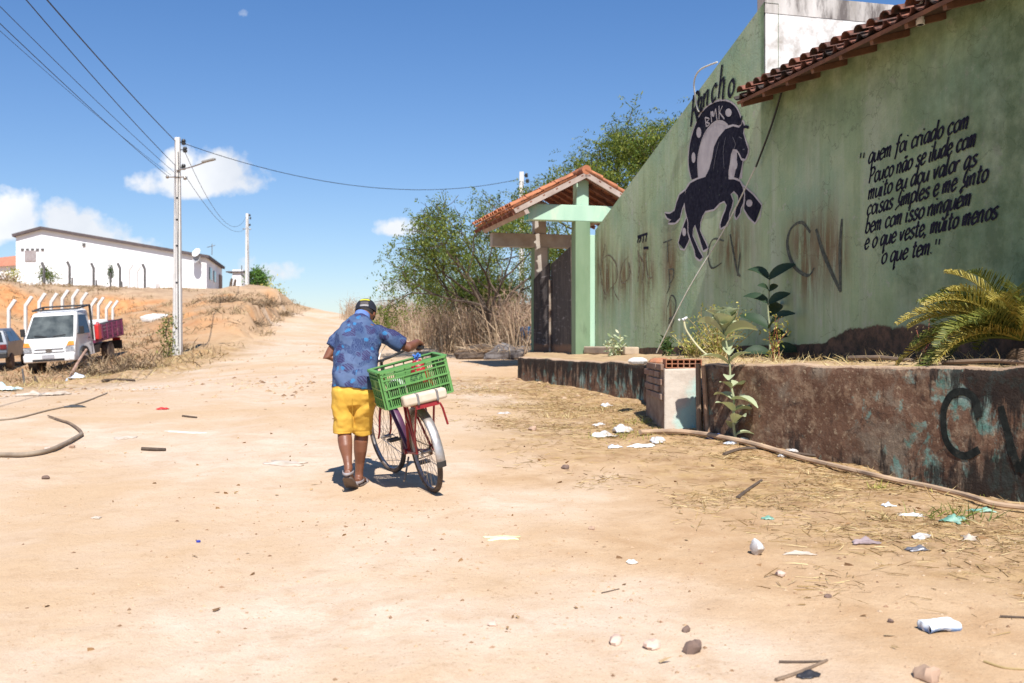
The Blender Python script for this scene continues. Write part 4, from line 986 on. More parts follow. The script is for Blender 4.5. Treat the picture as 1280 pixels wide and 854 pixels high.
def tree(name, base, lab, cat, stems, hgt, spread, nl, lsize, mat, lean=(0, 0), seed=1, group=None, levels=4, droop=.5, r0=.12, clump=.32, trunkfrac=.35, feather=False):
    rr = random.Random(seed); root = empty(name, base, lab, cat, group); base = Vector(base)
    mb = MB(); tips = []
    def grow(p, d, L, r, lev):
        pts = [p]; q = p.copy(); dd = d.copy(); n = 4
        for k in range(n):
            dd = (dd + Vector((rr.gauss(0, .16), rr.gauss(0, .16), rr.gauss(.02, .10)))).normalized(); q = q + dd * L / n; pts.append(q.copy())
        mb.tube(pts, [r * (1 - .4 * k / n) for k in range(n + 1)], 6 if r > .02 else 4, False)
        if lev <= 1:
            tips.extend(pts[2:])
        if lev == 0: return
        nb = rr.choice((2, 3, 3)) if lev < levels else rr.choice((3, 4))
        for k in range(nb):
            a = rr.uniform(0, 2 * math.pi); tilt = rr.uniform(.35, .95)
            o1 = dd.orthogonal().normalized(); o2 = dd.cross(o1)
            nd = (dd * math.cos(tilt) + (o1 * math.cos(a) + o2 * math.sin(a)) * math.sin(tilt)); nd.z = nd.z * .8 + .12 - (.25 * droop if lev == 1 else 0)
            nd.x *= spread; nd.y *= spread; nd.normalize()
            grow(pts[-1] if k < 2 else pts[-2], nd, L * rr.uniform(.6, .85), r * .58, lev - 1)
    for k in range(stems):
        d = Vector((rr.gauss(lean[0], .28 if stems > 1 else .08), rr.gauss(lean[1], .28 if stems > 1 else .08), 1)).normalized()
        grow(base + Vector((rr.gauss(0, .2), rr.gauss(0, .2), -.15)) * (stems > 1), d, hgt * trunkfrac, r0 * rr.uniform(.7, 1.0), levels)
    mb.build('trunk', M_bark, root, smooth=True, fixn=False)
    tips = np.array([tuple(t) for t in tips]); w = RNG.rand(len(tips)) ** 2 + .08
    w = RNG.rand(len(tips)) ** 3 + .03; idx = RNG.choice(len(tips), nl, p=w / w.sum())
    pos = tips[idx] + RNG.normal(size=(nl, 3)) * np.array([clump, clump, clump * .6]); pos[:, 2] -= np.abs(RNG.normal(size=nl)) * droop * .35
    (sprigs if feather else leaves)('crown', mat, pos, lsize, root, droop)
    return root
# trees behind the gate and wall
b = P(624, 446, 33); b.z = gz(b.x, b.y)
tree('mesquite_tree', b, 'leaning dark stemmed feathery green tree beside the gate post', 'tree', 4, 5.9, 1.0, 4300, .085, M_leaf_mesq, (-.06, 0), 5, droop=.8, r0=.10, clump=.2, feather=True)
b = P(598, 444, 38); b.z = gz(b.x, b.y)
tree('mesquite_tree', b, 'yellow green feathery tree above the dry thicket, farther left', 'tree', 3, 4.6, 1.0, 2900, .085, M_leaf_mesq, (.0, 0), 14, droop=1.1, r0=.07, clump=.24, feather=True)
b = Vector((6.3, 36, gz(6.3, 36)))
tree('mesquite_tree', b, 'tall leafy green tree rising behind the gate roof and wall', 'tree', 2, 9.8, .8, 5600, .10, M_leaf_mesq, (.0, 0), 9, droop=.5, r0=.2, clump=.3, feather=True)
b = P(585, 446, 37); b.z = gz(b.x, b.y)
# leafless thicket along the lane
pts = []
for k in range(5200):
    f = RNG.rand() ** .8; px = 432 + (668 - 432) * f; Y = np.interp(px, [430, 500, 560, 668], [72, 50, 36, 28.5]) + abs(RNG.normal()) * np.interp(px, [430, 668], [8, 3])
    X = (px - 640) / F * Y + RNG.normal() * .3; pts.append((X, Y, Y))
pts = np.array(pts); zg = ground_z(pts[:, 0], pts[:, 1]); base = np.stack([pts[:, 0], pts[:, 1], zg - .05], 1)
n = len(base); d = RNG.normal(size=(n, 3)) * .16; d[:, 2] = 1; d /= np.linalg.norm(d, axis=1)[:, None]
hh = RNG.uniform(.7, 2.1, n) * np.interp(base[:, 1], [30, 45, 75], [1.05, 1.15, .8]) * (.75 + .5 * vn(base[:, 0] * .8, base[:, 1] * .3))
blades('dry_thicket', M_drystalk, base, d, hh, RNG.uniform(.015, .04, n), bend=.14, kind='stuff')
# the side twigs of the thicket
m = 9000; i = RNG.randint(0, n, m); tb = base[i] + d[i] * (hh[i] * RNG.uniform(.2, 1, m))[:, None]; td = RNG.normal(size=(m, 3)); td[:, 2] = np.abs(td[:, 2]) + .2; td /= np.linalg.norm(td, axis=1)[:, None]
blades('dry_twigs', leaf_mat('dry_twigs', (.17, .10, .075), (.29, .19, .135), (.42, .31, .22), .9, .05), tb, td, RNG.uniform(.2, .75, m), RNG.uniform(.008, .022, m), bend=.2, kind='stuff')
# fallen brush and dumped stuff under the trees
for (px, py, Y, r, lab, mm) in ((610, 447, 31, .55, 'dark heap of cut brush under the leaning tree', M_bark), (640, 448, 29.5, .5, 'grey heap of dumped rags beside the gate post', pm('grey_rags', (.19, .17, .16), (.09, .08, .08), 5, .95, bump=.5))):
    c = P(px, py, Y); c.z = gz(c.x, c.y); o_ = empty('debris_heap', c, lab, 'heap'); mb = rock_mb((c.x, c.y, c.z + .15), r, int(px), (1.6, 1, .55)); mb.build('mound', mm, o_)
    n_ = 260; bb = np.array(c)[None] + RNG.normal(size=(n_, 3)) * np.array([r * .9, r * .6, .05]) + np.array([0, 0, .25]); blades('twigs', M_drystalk, bb, unit(n_, .1), RNG.uniform(.2, .7, n_), .015, parent=o_)

# ------------------------------------------------------------------ plants on the terrace
def big_leaf(mb, p, d, L, w, cup=.25, mi=0, up=None, nu=6):
    d = Vector(d).normalized(); upv = Vector(up) if up is not None else Vector((0, 0, 1)); s = d.cross(upv).normalized() if d.cross(upv).length > .05 else Vector((1, 0, 0)); u = s.cross(d)
    def f(a, b):
        prof = math.sin(math.pi * min(1, a * .93 + .05)) ** .65; x = (b - .5) * 2
        return Vector(p) + d * (a * L) + s * (x * w / 2 * prof) + u * (cup * w * (x * x) * prof + .10 * L * math.sin(a * 2.6) - .22 * L * a * a)
    mb.grid(f, nu, 4, mi)
def milkweed(base, top, nodes, size, lab, mat, seed, bunch=True, group=None):
    rr = random.Random(seed); root = empty('milkweed_plant', base, lab, 'plant', group); base = Vector(base); top = Vector(top)
    pts = [base.lerp(top, k / 8) + Vector((rr.gauss(0, .012), rr.gauss(0, .012), 0)) for k in range(9)]
    mb = MB(); mb.tube(pts, [.016 - .001 * k for k in range(9)], 7); mb.build('stem', pm('milkweed_stem', (.33, .36, .20), (.26, .26, .15), 8, .8), root, smooth=True)
    ang = rr.uniform(0, 3)
    for k in range(nodes):
        size_ = rr.uniform(.66, 1.12); f = .08 + .86 * k / max(1, nodes - 1); p = base.lerp(top, f); ang += math.pi / 2 + rr.uniform(-.3, .3); big = size * (1 - .25 * abs(f - .5)) * size_
        for s_ in (0, math.pi):
            if rr.random() < .07: continue
            mb = MB(); up_ = .12 + .5 * f + (rr.uniform(-.45, .4) if bunch else rr.uniform(-.2, .3)); a_ = ang + s_ + rr.uniform(-.5, .5); bg = big * rr.uniform(.8, 1.12)
            big_leaf(mb, p, (math.cos(a_), math.sin(a_), up_), bg, bg * (rr.uniform(.52, .7) if bunch else rr.uniform(.40, .5)), rr.uniform(.1, .3), up=(None if bunch else (.1, -.75, .65)))
            mb.build('leaf', mat, root, smooth='all', fixn=False)
    if bunch:
        for k in range(9):
            mb = MB(); a = k * 2.4; up_ = 1.2 + .25 * k; big_leaf(mb, top - Vector((0, 0, .16 - .016 * k)), (math.cos(a), math.sin(a), .35 + .28 * k), size * (1.35 - .07 * k), size * .92, .42)
            mb.build('leaf', mat, root, smooth='all', fixn=False)
    return root
g_ = G(921, 553); 
milkweed(g_ + Vector((0, 0, -.03)), P(905, 402, g_.y + .12), 10, .27, 'tall milkweed with pale cupped leaves in front of the low wall', M_leaf_milk, 3)
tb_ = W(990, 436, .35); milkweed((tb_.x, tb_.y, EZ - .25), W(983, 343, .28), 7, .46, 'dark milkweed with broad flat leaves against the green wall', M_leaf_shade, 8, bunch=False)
# dry flowering weeds
def weed(base, h, n, lab, mat, spread=.3, seed=1, stem_mat=None, heads=True, group=None, cat='weed', lsz=.05):
    root = empty('dry_weed', base, lab, cat, group); base = Vector(base); rr = random.Random(seed); mb = MB(); tips = []
    for k in range(n):
        d = Vector((rr.gauss(0, spread), rr.gauss(0, spread), 1)).normalized(); L = h * rr.uniform(.55, 1.05); q = base + Vector((rr.gauss(0, .05), rr.gauss(0, .05), 0)); pts = [q]
        for j in range(4): d = (d + Vector((rr.gauss(0, .15), rr.gauss(0, .15), -.05))).normalized(); q = q + d * L / 4; pts.append(q)
        mb.tube(pts, [.007, .006, .005, .004, .003], 4, False); tips += pts[1:]
    mb.build('stalks', stem_mat or M_straw, root, fixn=False)
    t_ = np.array([tuple(t) for t in tips]); i = RNG.randint(0, len(t_), n * 26); pos = t_[i] + RNG.normal(size=(len(i), 3)) * .045
    leaves('foliage', mat, pos, lsz, root, .2, 2.6); return root
def tz(x, y): return terr_z(x, y)
c = W(958, 436, .75); weed((c.x, c.y, tz(c.x, c.y)), .80, 46, 'bushy yellow dry weed clump beside the dark milkweed', M_grassgreen, .3, 3)
c = W(935, 438, .9); weed((c.x, c.y, tz(c.x, c.y)), .42, 22, 'low straggly green weed between the milkweed and yellow clump', M_grassgreen, .45, 5)
c = W(1012, 436, .55); weed((c.x, c.y, tz(c.x, c.y)), .68, 5, 'single reddish stalk with drooping yellow seed heads', M_grassgreen, .12, 6, pm('red_stem', (.30, .09, .05), None, 8, .8), lsz=.06)
c = P(1163, 452, 9.6); weed((c.x, c.y, tz(c.x, c.y)), .46, 4, 'thin red stemmed weed left of the palm', M_straw, .13, 16, pm('red_stem_thin', (.30, .09, .06), None, 8, .8), lsz=.03)
c = W(797, 437, .45); weed((c.x, c.y, tz(c.x, c.y)), .38, 7, 'small pale leaved plant sprouting from rubble near the gate', M_leaf_milk, .3, 12, lsz=.10)
c = W(868, 436, .5); weed((c.x, c.y, tz(c.x, c.y)), .36, 5, 'small dark leaved sprig at the wall foot', M_leaf_dark, .3, 13, lsz=.11)
# bent pale stalk with a white tip
c = P(886, 443, 12.2); root = empty('bent_stalk', (c.x, c.y, tz(c.x, c.y)), 'bare pale bent stalk with a white tuft on the terrace edge', 'plant')
pts = spline([P(884, 444, 12.2), P(875, 436, 12.25), P(865, 424, 12.3), P(857, 411, 12.3), P(855, 400, 12.3)], 5); mb = MB(); mb.tube(pts, .013, 6); mb.build('stalk', pm('pale_stalk', (.52, .50, .30), (.42, .38, .22), 7, .8), root, smooth=True)
mb = MB(); 
for k in range(7): mb.ell(pts[-1] + Vector((random.gauss(0, .025), random.gauss(0, .02), random.uniform(0, .03))), .016, 6, 4)
mb.build('tuft', M_white, root, smooth=True)
# cycad palm at the right edge
c = P(1276, 446, 9.1); c.z = tz(c.x, c.y); palm = empty('sago_palm', c, 'spiky sago palm with arching yellow green fronds by the wall', 'palm')
mb = MB(); mb.lathe([(.12, 0), (.14, .06), (.12, .16), (.07, .22)], (c.x, c.y, c.z - .05), n=14); mb.build('trunk', pm('shaggy_trunk', (.18, .11, .06), (.09, .06, .04), 12, .95, bump=.6), palm)
M_frond = leaf_mat('cycad_frond', (.04, .062, .012), (.11, .13, .022), (.30, .28, .06), .5, .2); M_frond_dry = leaf_mat('cycad_frond_dry', (.26, .20, .035), (.38, .30, .06), (.46, .40, .13), .5, .25)
def frond(c, az_, el_, L, mat, seed):
    rr = random.Random(seed); d = Vector((math.cos(az_) * math.cos(el_), math.sin(az_) * math.cos(el_), math.sin(el_))); q = c + Vector((0, 0, .25)); pts = [q]
    N = 16
    for k in range(N): d = (d + Vector((0, 0, -.055 - .004 * k))).normalized(); q = q + d * L / N; pts.append(q)
    mb = MB(); mb.tube(pts, [.012 * (1 - .75 * k / N) for k in range(N + 1)], 5, False)
    for k in range(2, N + 1):
        t = (pts[k] - pts[k - 1]).normalized(); s = t.cross(Vector((0, 0, 1))).normalized(); u = s.cross(t)
        for m_ in range(4):
            if rr.random() < .07: continue
            p = pts[k - 1].lerp(pts[k], m_ / 4); ll = .24 * math.sin(math.pi * min(1, (k - 1 + m_ / 4) / N * .88 + .1)) ** .6
            for sg in (-1, 1):
                e = p + (s * sg * .72 + t * .66 + u * .42 + Vector((rr.gauss(0, .09), rr.gauss(0, .09), rr.gauss(0, .09)))).normalized() * ll * rr.uniform(.75, 1.15); wv = t * .0055
                b_ = len(mb.v); m1 = p.lerp(e, .55) + u * .012; mb.v += [tuple(p - wv), tuple(p + wv), tuple(m1 + wv), tuple(m1 - wv), tuple(e - u * .03)]
                mb.f += [(b_, b_ + 1, b_ + 2, b_ + 3), (b_ + 3, b_ + 2, b_ + 4)]; mb.mi += [0, 0]
    mb.build('frond', mat, palm, fixn=False)
for k in range(30):
    a = k * 2.39996
    if math.sin(a) < -.35 and .25 + .75 * ((k * 7) % 10) / 10 < .62: continue
    frond(c, a, .25 + .75 * ((k * 7) % 10) / 10, random.uniform(.85, 1.1), M_frond if k % 4 else M_frond_dry, k)
for k, a in enumerate((2.6, 2.8, 3.0, 3.15, 3.3, 3.45, 3.6, 2.9, 3.2)): frond(c, a, .22 + .16 * (k % 4), random.uniform(1.0, 1.3), M_frond_dry if k % 2 else M_frond, 50 + k)
for k in range(11): a = 1.9 + k * .23; frond(c, a, .75 + .14 * (k % 4), random.uniform(.8, 1.05), M_frond if k % 3 else M_frond_dry, 90 + k)
# terrace grass
TA = np.array(TV); sel = RNG.choice(len(TA), 4200); bs = TA[sel] + RNG.normal(size=(4200, 3)) * np.array([.09, .09, 0]); keep = (bs[:, 1] < 15.5) & (bs[:, 1] > 5) & (fbm(bs[:, 0] * 1.5, bs[:, 1] * 1.5, 3) > -.15); 
rx = np.interp(bs[:, 1], [p[1] for p in RET[::-1]], [p[0] for p in RET[::-1]]); keep &= (bs[:, 0] > rx + .1); bs = bs[keep]; n = len(bs)
blades('dry_grass', M_straw, bs, unit(n, .5), RNG.uniform(.05, .22, n), RNG.uniform(.004, .010, n), bend=.35, kind='stuff')
# long sticks lying on the terrace
for (a_, b_, r_, lab) in (((1062, 446, 11.0), (1142, 450, 9.9), .028, 'bleached stick lying across the terrace grass'), ((1178, 452, 9.0), (1300, 455, 8.3), .022, 'long straight pole lying on the terrace below the palm')):
    p0 = P(*a_); p1 = P(*b_); p0.z = tz(p0.x, p0.y) + .05; p1.z = tz(p1.x, p1.y) + .05; mb = MB(); mb.tube([p0, p0.lerp(p1, .5) + Vector((0, 0, .02)), p1], [r_, r_ * .9, r_ * .7], 7)
    tag(mb.build('stick', M_wood, smooth=True, loc=tuple(p0)), lab, 'stick')

# cord hanging down the painted wall
def wallcord(name, pts, r, mat, lab):
    q = spline(pts, 6); mb = MB(); mb.tube(q, r, 6); tag(mb.build(name, mat, smooth=True, loc=tuple(q[0])), lab, 'cord')
M_rope = pm('pale_rope', (.62, .60, .52), (.5, .48, .42), 20, .9)
wallcord('black_cable', [W(982, 112, .05), W(968, 160, .06), W(951, 209, .08)], .016, M_wire, 'black cable hanging from the tiled eave across the green wall')
wallcord('pale_rope', [W(951, 209, .085), W(925, 285, .25), W(898, 365, .55), W(872, 441, .75)], .011, M_rope, 'thin pale rope slanting from the black cable down to the ground')
wallcord('white_wire', [W(900, 78, .05), W(882, 88, .1), W(873, 104, .08), W(874, 130, .05), W(876, 140, .03)], .014, M_rope, 'loop of white wire over the raking wall top above the mural')
# rusty standpipe and small pipe stubs by the pier
p0 = G(884, 549); p0.x = P(884, 549, 11.35).x; p0.y = 11.3; p0.z = gz(p0.x, p0.y) - .05
mb = MB(); mb.tube([p0, P(882, 500, 11.3), P(879, 457, 11.3)], .026, 8); tag(mb.build('rusty_pipe', pm('pale_rusty_pipe', (.42, .27, .17), (.25, .15, .09), 9, .8, bump=.3), smooth=True, loc=tuple(p0)), 'rusty upright pipe standing in the corner beside the pier', 'pipe')
p0 = Vector((p0.x - .09, p0.y + .04, p0.z)); mb = MB(); mb.tube([p0, p0 + Vector((-.01, .0, .35)), p0 + Vector((-.015, 0, .85))], .03, 8); tag(mb.build('wooden_stake', M_wood, smooth=True, loc=tuple(p0)), 'dark wooden stake between pier and rusty pipe', 'stake')
# ------------------------------------------------------------------ utility poles and wires
def gpt(px, py, Y): p = P(px, py, Y); p.z = gz(p.x, p.y); return p
def pole(base, top_z, w0, w1, lab, lamp=True, holes=True, tag_group='utility poles', arms=True):
    root = empty('utility_pole', base, lab, 'utility pole', None); b = Vector(base)
    H = top_z - b.z; mb = MB(); n = 10
    mb.loft([[(b.x + sx * (w0 + (w1 - w0) * k / n) / 2, b.y + sy * (w0 + (w1 - w0) * k / n) * .38, b.z - .3 + (H + .3) * k / n) for sx, sy in ((-1, -1), (1, -1), (1, 1), (-1, 1))] for k in range(n + 1)])
    mb.build('shaft', M_concrete, root, bevel=.012)
    if holes:
        for f in (.12, .33, .5, .62, .72):
            mb = MB(); z = b.z + H * f; w = w0 + (w1 - w0) * f; mb.box((b.x, b.y - w * .38 - .001, z), (.06, .012, .06)); mb.build('bolt_hole', M_black, root)
    if arms:
        zt = b.z + H
        for k, dz in enumerate((.16, .42, .66)):
            mb = MB(); mb.lathe([(.02, -.1), (.07, -.08), (.08, -.02), (.05, .0), (.08, .04), (.05, .1)], (b.x + w1 / 2 + .12 + .05 * k * (k < 2), b.y, zt - dz - (.35 if k == 2 else 0)), n=10); mb.tube([(b.x, b.y, zt - dz - (.35 if k == 2 else 0)), (b.x + w1 / 2 + .12, b.y, zt - dz - (.35 if k == 2 else 0))], .018, 5)
            mb.build('insulator', M_black, root, smooth=True)
        mb = MB(); mb.tube([(b.x - .32, b.y - .08, zt - 1.36), (b.x + .36, b.y - .08, zt - 1.36)], .025, 6); mb.ell((b.x - .32, b.y - .08, zt - 1.36), .06, 8, 6); mb.ell((b.x + .28, b.y - .08, zt - 1.4), .07, 8, 6); mb.build('crossarm', M_steel, root, smooth=True)
        mb = MB(); mb.tube([(b.x + w1 * .3, b.y - .1, zt - .5), (b.x + w1 * .45, b.y - .12, zt - 1.0), (b.x + w1 * .3, b.y - .1, zt - 1.6), (b.x + w1 * .35, b.y - .12, b.z + .3)], .014, 5); mb.build('earth_cable', M_wire, root)
    if lamp:
        zt = b.z + H
        mb = MB(); mb.tube(spline([(b.x, b.y - .1, zt - 1.15), (b.x + .6, b.y - .2, zt - 1.02), (b.x + 1.3, b.y - .5, zt - .86)], 5), .022, 6); arm = mb.build('lamp_arm', M_steel, root, smooth=True)
        mb = MB(); mb.box((b.x + 1.2, b.y - .46, zt - .87), (.5, .14, .07), eul(0, -.16, -.3)); mb.build('lamp_head', pm('lamp_housing', (.30, .29, .27), None, 8, .5), arm, bevel=.02)
    return root
b1 = gpt(222, 446, 34); pole(b1, EZ + 255 / F * 34, .30, .17, 'tall square concrete pole with street lamp arm beside the parked truck')
b2 = gpt(309, 371, 88); pole(b2, EZ + 160 / F * 88, .34, .22, 'distant concrete pole on the hill beside the small tree', lamp=False, holes=False)
b3 = gpt(652, 440, 46); pole(b3, EZ + 212 / F * 46, .26, .2, 'half hidden leaning pole behind the gate roof', lamp=False, holes=False)
def wire(a, b, sag, r, lab, n=40, group='overhead wires'):
    a = Vector(a); b = Vector(b); pts = [a.lerp(b, k / n) - Vector((0, 0, sag * 4 * (k / n) * (1 - k / n))) for k in range(n + 1)]
    mb = MB(); mb.tube(pts, r, 5); tag(mb.build('overhead_wire', M_wire, smooth=True, loc=tuple(a)), lab, 'wire', group)
t1 = Vector((b1.x, b1.y, EZ + 255 / F * 34))
def far_end(px, Y, py=0.0): return P(px, py, Y)
def wire_to(start, px, py, Yp, Yend, r, lab, sag):
    # straight chord continued towards the next pole, behind the viewer's left shoulder
    a = Vector(start); m = P(px, py, Yp); d = (m - a) / (a.y - m.y); e = a + d * (a.y - Yend); wire(a, e, sag, r, lab)
wire_to(t1 + Vector((-.08, 0, -.12)), 66, -4, 18, 4, .014, 'thick dark overhead wire meeting the pole at its very top', .18)
wire_to(t1 + Vector((-.08, 0, -.95)), 44, -4, 18, 4, .011, 'overhead wire second from the top, left of the tall pole', .25)
wire_to(t1 + Vector((-.1, 0, -1.2)), 2, -4, 17, 5, .007, 'thin overhead wire third from the top, left of the tall pole', .2)
wire_to(t1 + Vector((-.3, -.08, -1.34)), -14, 2, 17, 5, .008, 'lowest overhead wire running from the pole crossarm to the upper left', .2)
wire_to(t1 + Vector((-.2, -.08, -1.30)), -30, -6, 17, 5, .005, 'faintest thin wire close above the lowest overhead wire', .25)
t3 = Vector((b3.x, b3.y, EZ + 212 / F * 46)); t2 = Vector((b2.x, b2.y, EZ + 160 / F * 88))
wire(t1 + Vector((.2, 0, -.2)), t3 + Vector((-.2, 0, -.35)), .95, .012, 'long sagging wire crossing the lane from the tall pole to the gate')
wire(t1 + Vector((.25, 0, -.5)), t2 + Vector((-.1, 0, -.3)), 1.6, .010, 'sagging wire from the tall pole to the distant pole, upper one')
wire(t1 + Vector((.3, 0, -1.36)), t2 + Vector((0, 0, -1.2)), 1.0, .010, 'sagging wire from the tall pole to the distant pole, lower one')
# creeper on the tall pole
root = empty('creeper', b1 + Vector((-.25, -.15, 0)), 'green creeper climbing the foot of the tall pole', 'creeper'); mb = MB()
pv = [b1 + Vector((-.28 + .06 * math.sin(k), -.2, .16 * k - .05)) for k in range(9)]; mb.tube(pv, .02, 5); mb.build('stem', M_bark, root)
i = RNG.randint(0, 9, 420); pos = np.array([tuple(p) for p in pv])[i] + RNG.normal(size=(420, 3)) * np.array([.13, .12, .09]); leaves('foliage', leaf_mat('creeper_leaf', (.09, .12, .025), (.17, .19, .05), (.30, .28, .09)), pos, .11, root, .5)

# ------------------------------------------------------------------ concrete fence posts with bent tops
def bent_post(base, top_z, bend, lean, w, lab, mat, group, name='fence_post'):
    b = Vector(base); mb = MB(); zk = top_z - .42
    pts = [b - Vector((0, 0, .2)), Vector((b.x, b.y, zk)), Vector((b.x + bend * .36, b.y + lean, top_z))]
    rings = []
    for k, p in enumerate(pts): rings.append([(p.x + sx * w / 2, p.y + sy * w / 2, p.z + (sx * -.04 * (1 if bend > 0 else -1) if k else 0)) for sx, sy in ((-1, -1), (1, -1), (1, 1), (-1, 1))])
    mb.loft(rings); return tag(mb.build(name, mat, bevel=.01, loc=tuple(b)), lab, 'fence post', group)
tops = [(17, 375), (38, 371), (55, 367), (70, 367), (84, 363), (97, 362), (108, 366), (120, 373), (129, 372), (139, 377), (147, 376)]
where = ['above the dark hatchback', 'between the hatchback and the truck cab', 'first above the truck cab roof', 'second above the truck cab roof', 'third above the truck cab roof', 'fourth above the truck cab roof', 'above the cab corner beside the roof rack', 'first above the truck bed', 'second above the truck bed', 'third above the truck bed', 'last of the row at the truck tail']
for k, (px, py) in enumerate(tops):
    Y = 44 + 14 * (k / 10); b = gpt(px - 6, 430, Y); bent_post(b, P(px, py, Y).z, .8, 0, .125, 'white concrete post with bent top, ' + where[k], M_concrete, 'bent concrete posts behind the truck')
M_dkpost = pm('dark_fence_post', (.13, .12, .115), (.08, .075, .07), 6, .9)
for k, (px, py, wd, who) in enumerate(((53, 328, 80, 'in front of the small bush by the white warehouse'), (85, 327, 80, 'first right of the bush before the white warehouse'), (115, 329, 80, 'second right of the bush before the white warehouse'), (148, 329, 80, 'third right of the bush before the white warehouse'), (179, 330, 80, 'last, nearest the tall pole, before the white warehouse'))):
    b = gpt(px + 2, 360, wd); bent_post(b, P(px, py, wd).z, -.55, 0, .16, 'dark fence post with bent top, ' + who, M_dkpost, 'dark posts before the warehouse')
for k, (px, py, who) in enumerate(((164, 331, 'left one of the pale pair before the warehouse'), (174, 333, 'right one of the pale pair before the warehouse'))):
    b = gpt(px - 3, 372 - 10 * k, 78); bent_post(b, P(px, py, 78).z, .8, 0, .15, 'pale bent post standing on the bank, ' + who, M_concrete, 'pale posts before the warehouse')
for px, py in ((90, 347), (120, 350), (152, 352), (138, 341)):
    b = gpt(px, 360, 79); mb = MB(); mb.tube([b - Vector((0, 0, .1)), b + Vector((.02, 0, P(px, py, 79).z - b.z))], .07, 5); tag(mb.build('short_stake', M_dkpost, loc=tuple(b)), 'short dark stake among the posts before the white warehouse', 'stake', 'short stakes on the bank')

# ------------------------------------------------------------------ white warehouse on the hill
YB = 95.0
wh = empty('warehouse', P(140, 362, YB), 'long white warehouse with sloping dark roof edge on the hill', 'building')
def B(px, py, dy=0.0): return P(px, py, YB + dy)
prof = [(20, 372), (258, 378), (258, 322), (52, 287), (20, 295)]
M_wh = pm('bright_whitewash', (.86, .86, .86), (.82, .82, .82), 1.2, .85, bump=.05, stain=(.70, .66, .61), stain_scale=.8, stain_lo=.66, stain_hi=.85)
mb = MB(); mb.prism([B(x, y) for x, y in prof], (-2.6, 14, 0)); mb.build('wall', M_wh, wh)
M_dkedge = pm('dark_roof_edge', (.10, .075, .075), (.07, .055, .055), 3, .8)
def slab(p, q, lab='roof'):
    d = (q - p).normalized(); n = Vector((-d.z, 0, d.x)); n = n if n.z > 0 else -n; o_ = Vector((.07, -.4, 0)); mb = MB(); mb.prism([p + o_, q + o_, q + o_ + n * .26, p + o_ + n * .26], (-2.72, 14.7, 0)); return mb.build(lab, M_dkedge, wh)
slab(B(17, 296.5), B(52.3, 287)); slab(B(51.7, 287), B(261.5, 323)); 
# windows and a door in the shaded side wall
X0_ = B(258, 360).x
def sidep(f, z): return Vector((X0_ - 2.6 * f + .03, YB + 14 * f, z))
zb_ = B(258, 362).z
for f0, f1, z0, z1, nm, mt in ((.16, .30, 1.1, 2.3, 'window', M_glass), (.42, .54, 1.1, 2.2, 'window', M_glass), (.78, .97, .1, 2.2, 'door', pm('brown_door', (.30, .2, .15), None, 4, .8))):
    mb = MB(); mb.prism([sidep(f0, zb_ + z0), sidep(f1, zb_ + z0), sidep(f1, zb_ + z1), sidep(f0, zb_ + z1)], (.06, 0, 0)); mb.build(nm, mt, wh)
mb = MB(); mb.box(B(38, 320, -.05), (1.05, .12, 1.0)); f_ = mb.build('vent', pm('vent_grey', (.34, .31, .30), (.25, .2, .2), 7, .8), wh)
for k in range(5): mb = MB(); mb.box(B(28 + 6.3 * k, 312, -.05), (.28, .1, .22)); mb.build('beam_hole', M_dkpost, wh)
mb = MB(); mb.box(B(105, 306, -.06), (.3, .14, .3)); mb.build('wall_lamp', M_dkpost, wh)
mb = MB(); mb.box(B(187, 361, -1.0), (1.6, 1.2, 1.1)); tag(mb.build('white_tank', M_wh, bevel=.05, loc=tuple(B(187, 361, -1.0))), 'small white boxed tank at the warehouse foot', 'tank')
# satellite dishes
for px, py, r, col, lab in ((247, 317, .44, M_wh, 'white satellite dish at the warehouse roof corner'), (247, 325, .44, pm('grey_mesh', (.38, .37, .37), None, 5, .6), 'grey satellite dish just below the white dish')):
    c = B(px, py, -.8); d = empty('satellite_dish', c, lab, 'satellite dish'); m_ = eul(R(62), 0, R(-25 if r else 0)); mb = MB()
    mb.lathe([(.03, 0), (r * .5, .05), (r, .2), (r * 1.02, .22), (r * .97, .215), (r * .5, .075), (.02, .02)], c, m_, 20); mb.build('reflector', col, d, smooth=True)
    mb = MB(); mb.tube([c, c + m_ @ Vector((.0, 0, .55))], .025, 5); mb.tube([c, c + Vector((0, .8, -.25))], .05, 6); mb.build('mount', M_steel, d)
mb = MB(); c = B(265, 319, 2); mb.tube([c, c + Vector((0, 0, 1.1))], .035, 4); mb.tube([c + Vector((-.5, 0, .75)), c + Vector((.3, 0, .95))], .03, 4); tag(mb.build('antenna', M_steel, loc=tuple(c)), 'thin aerial on the low end of the warehouse roof', 'aerial')
# house with orange tiled roof at the far left
hs = empty('tiled_house', P(0, 360, 100), 'low white house with orange tiled roof at the left edge', 'house')
mb = MB(); mb.prism([P(-40, 376, 99), P(20, 376, 99), P(20, 331, 99), P(-40, 334, 99)], (0, 8, 0)); mb.build('wall', M_wh, hs)
mb = MB(); mb.prism([P(-42, 336, 98.6), P(21, 331.5, 98.6), P(19.8, 320, 100.6), P(-42, 327, 100.6)], (0, 2, .3)); mb.build('roof', pm('orange_tile', (.50, .20, .12), (.38, .14, .085), 2.2, .9, bump=.3, stretch=(4, 1, 1)), hs)
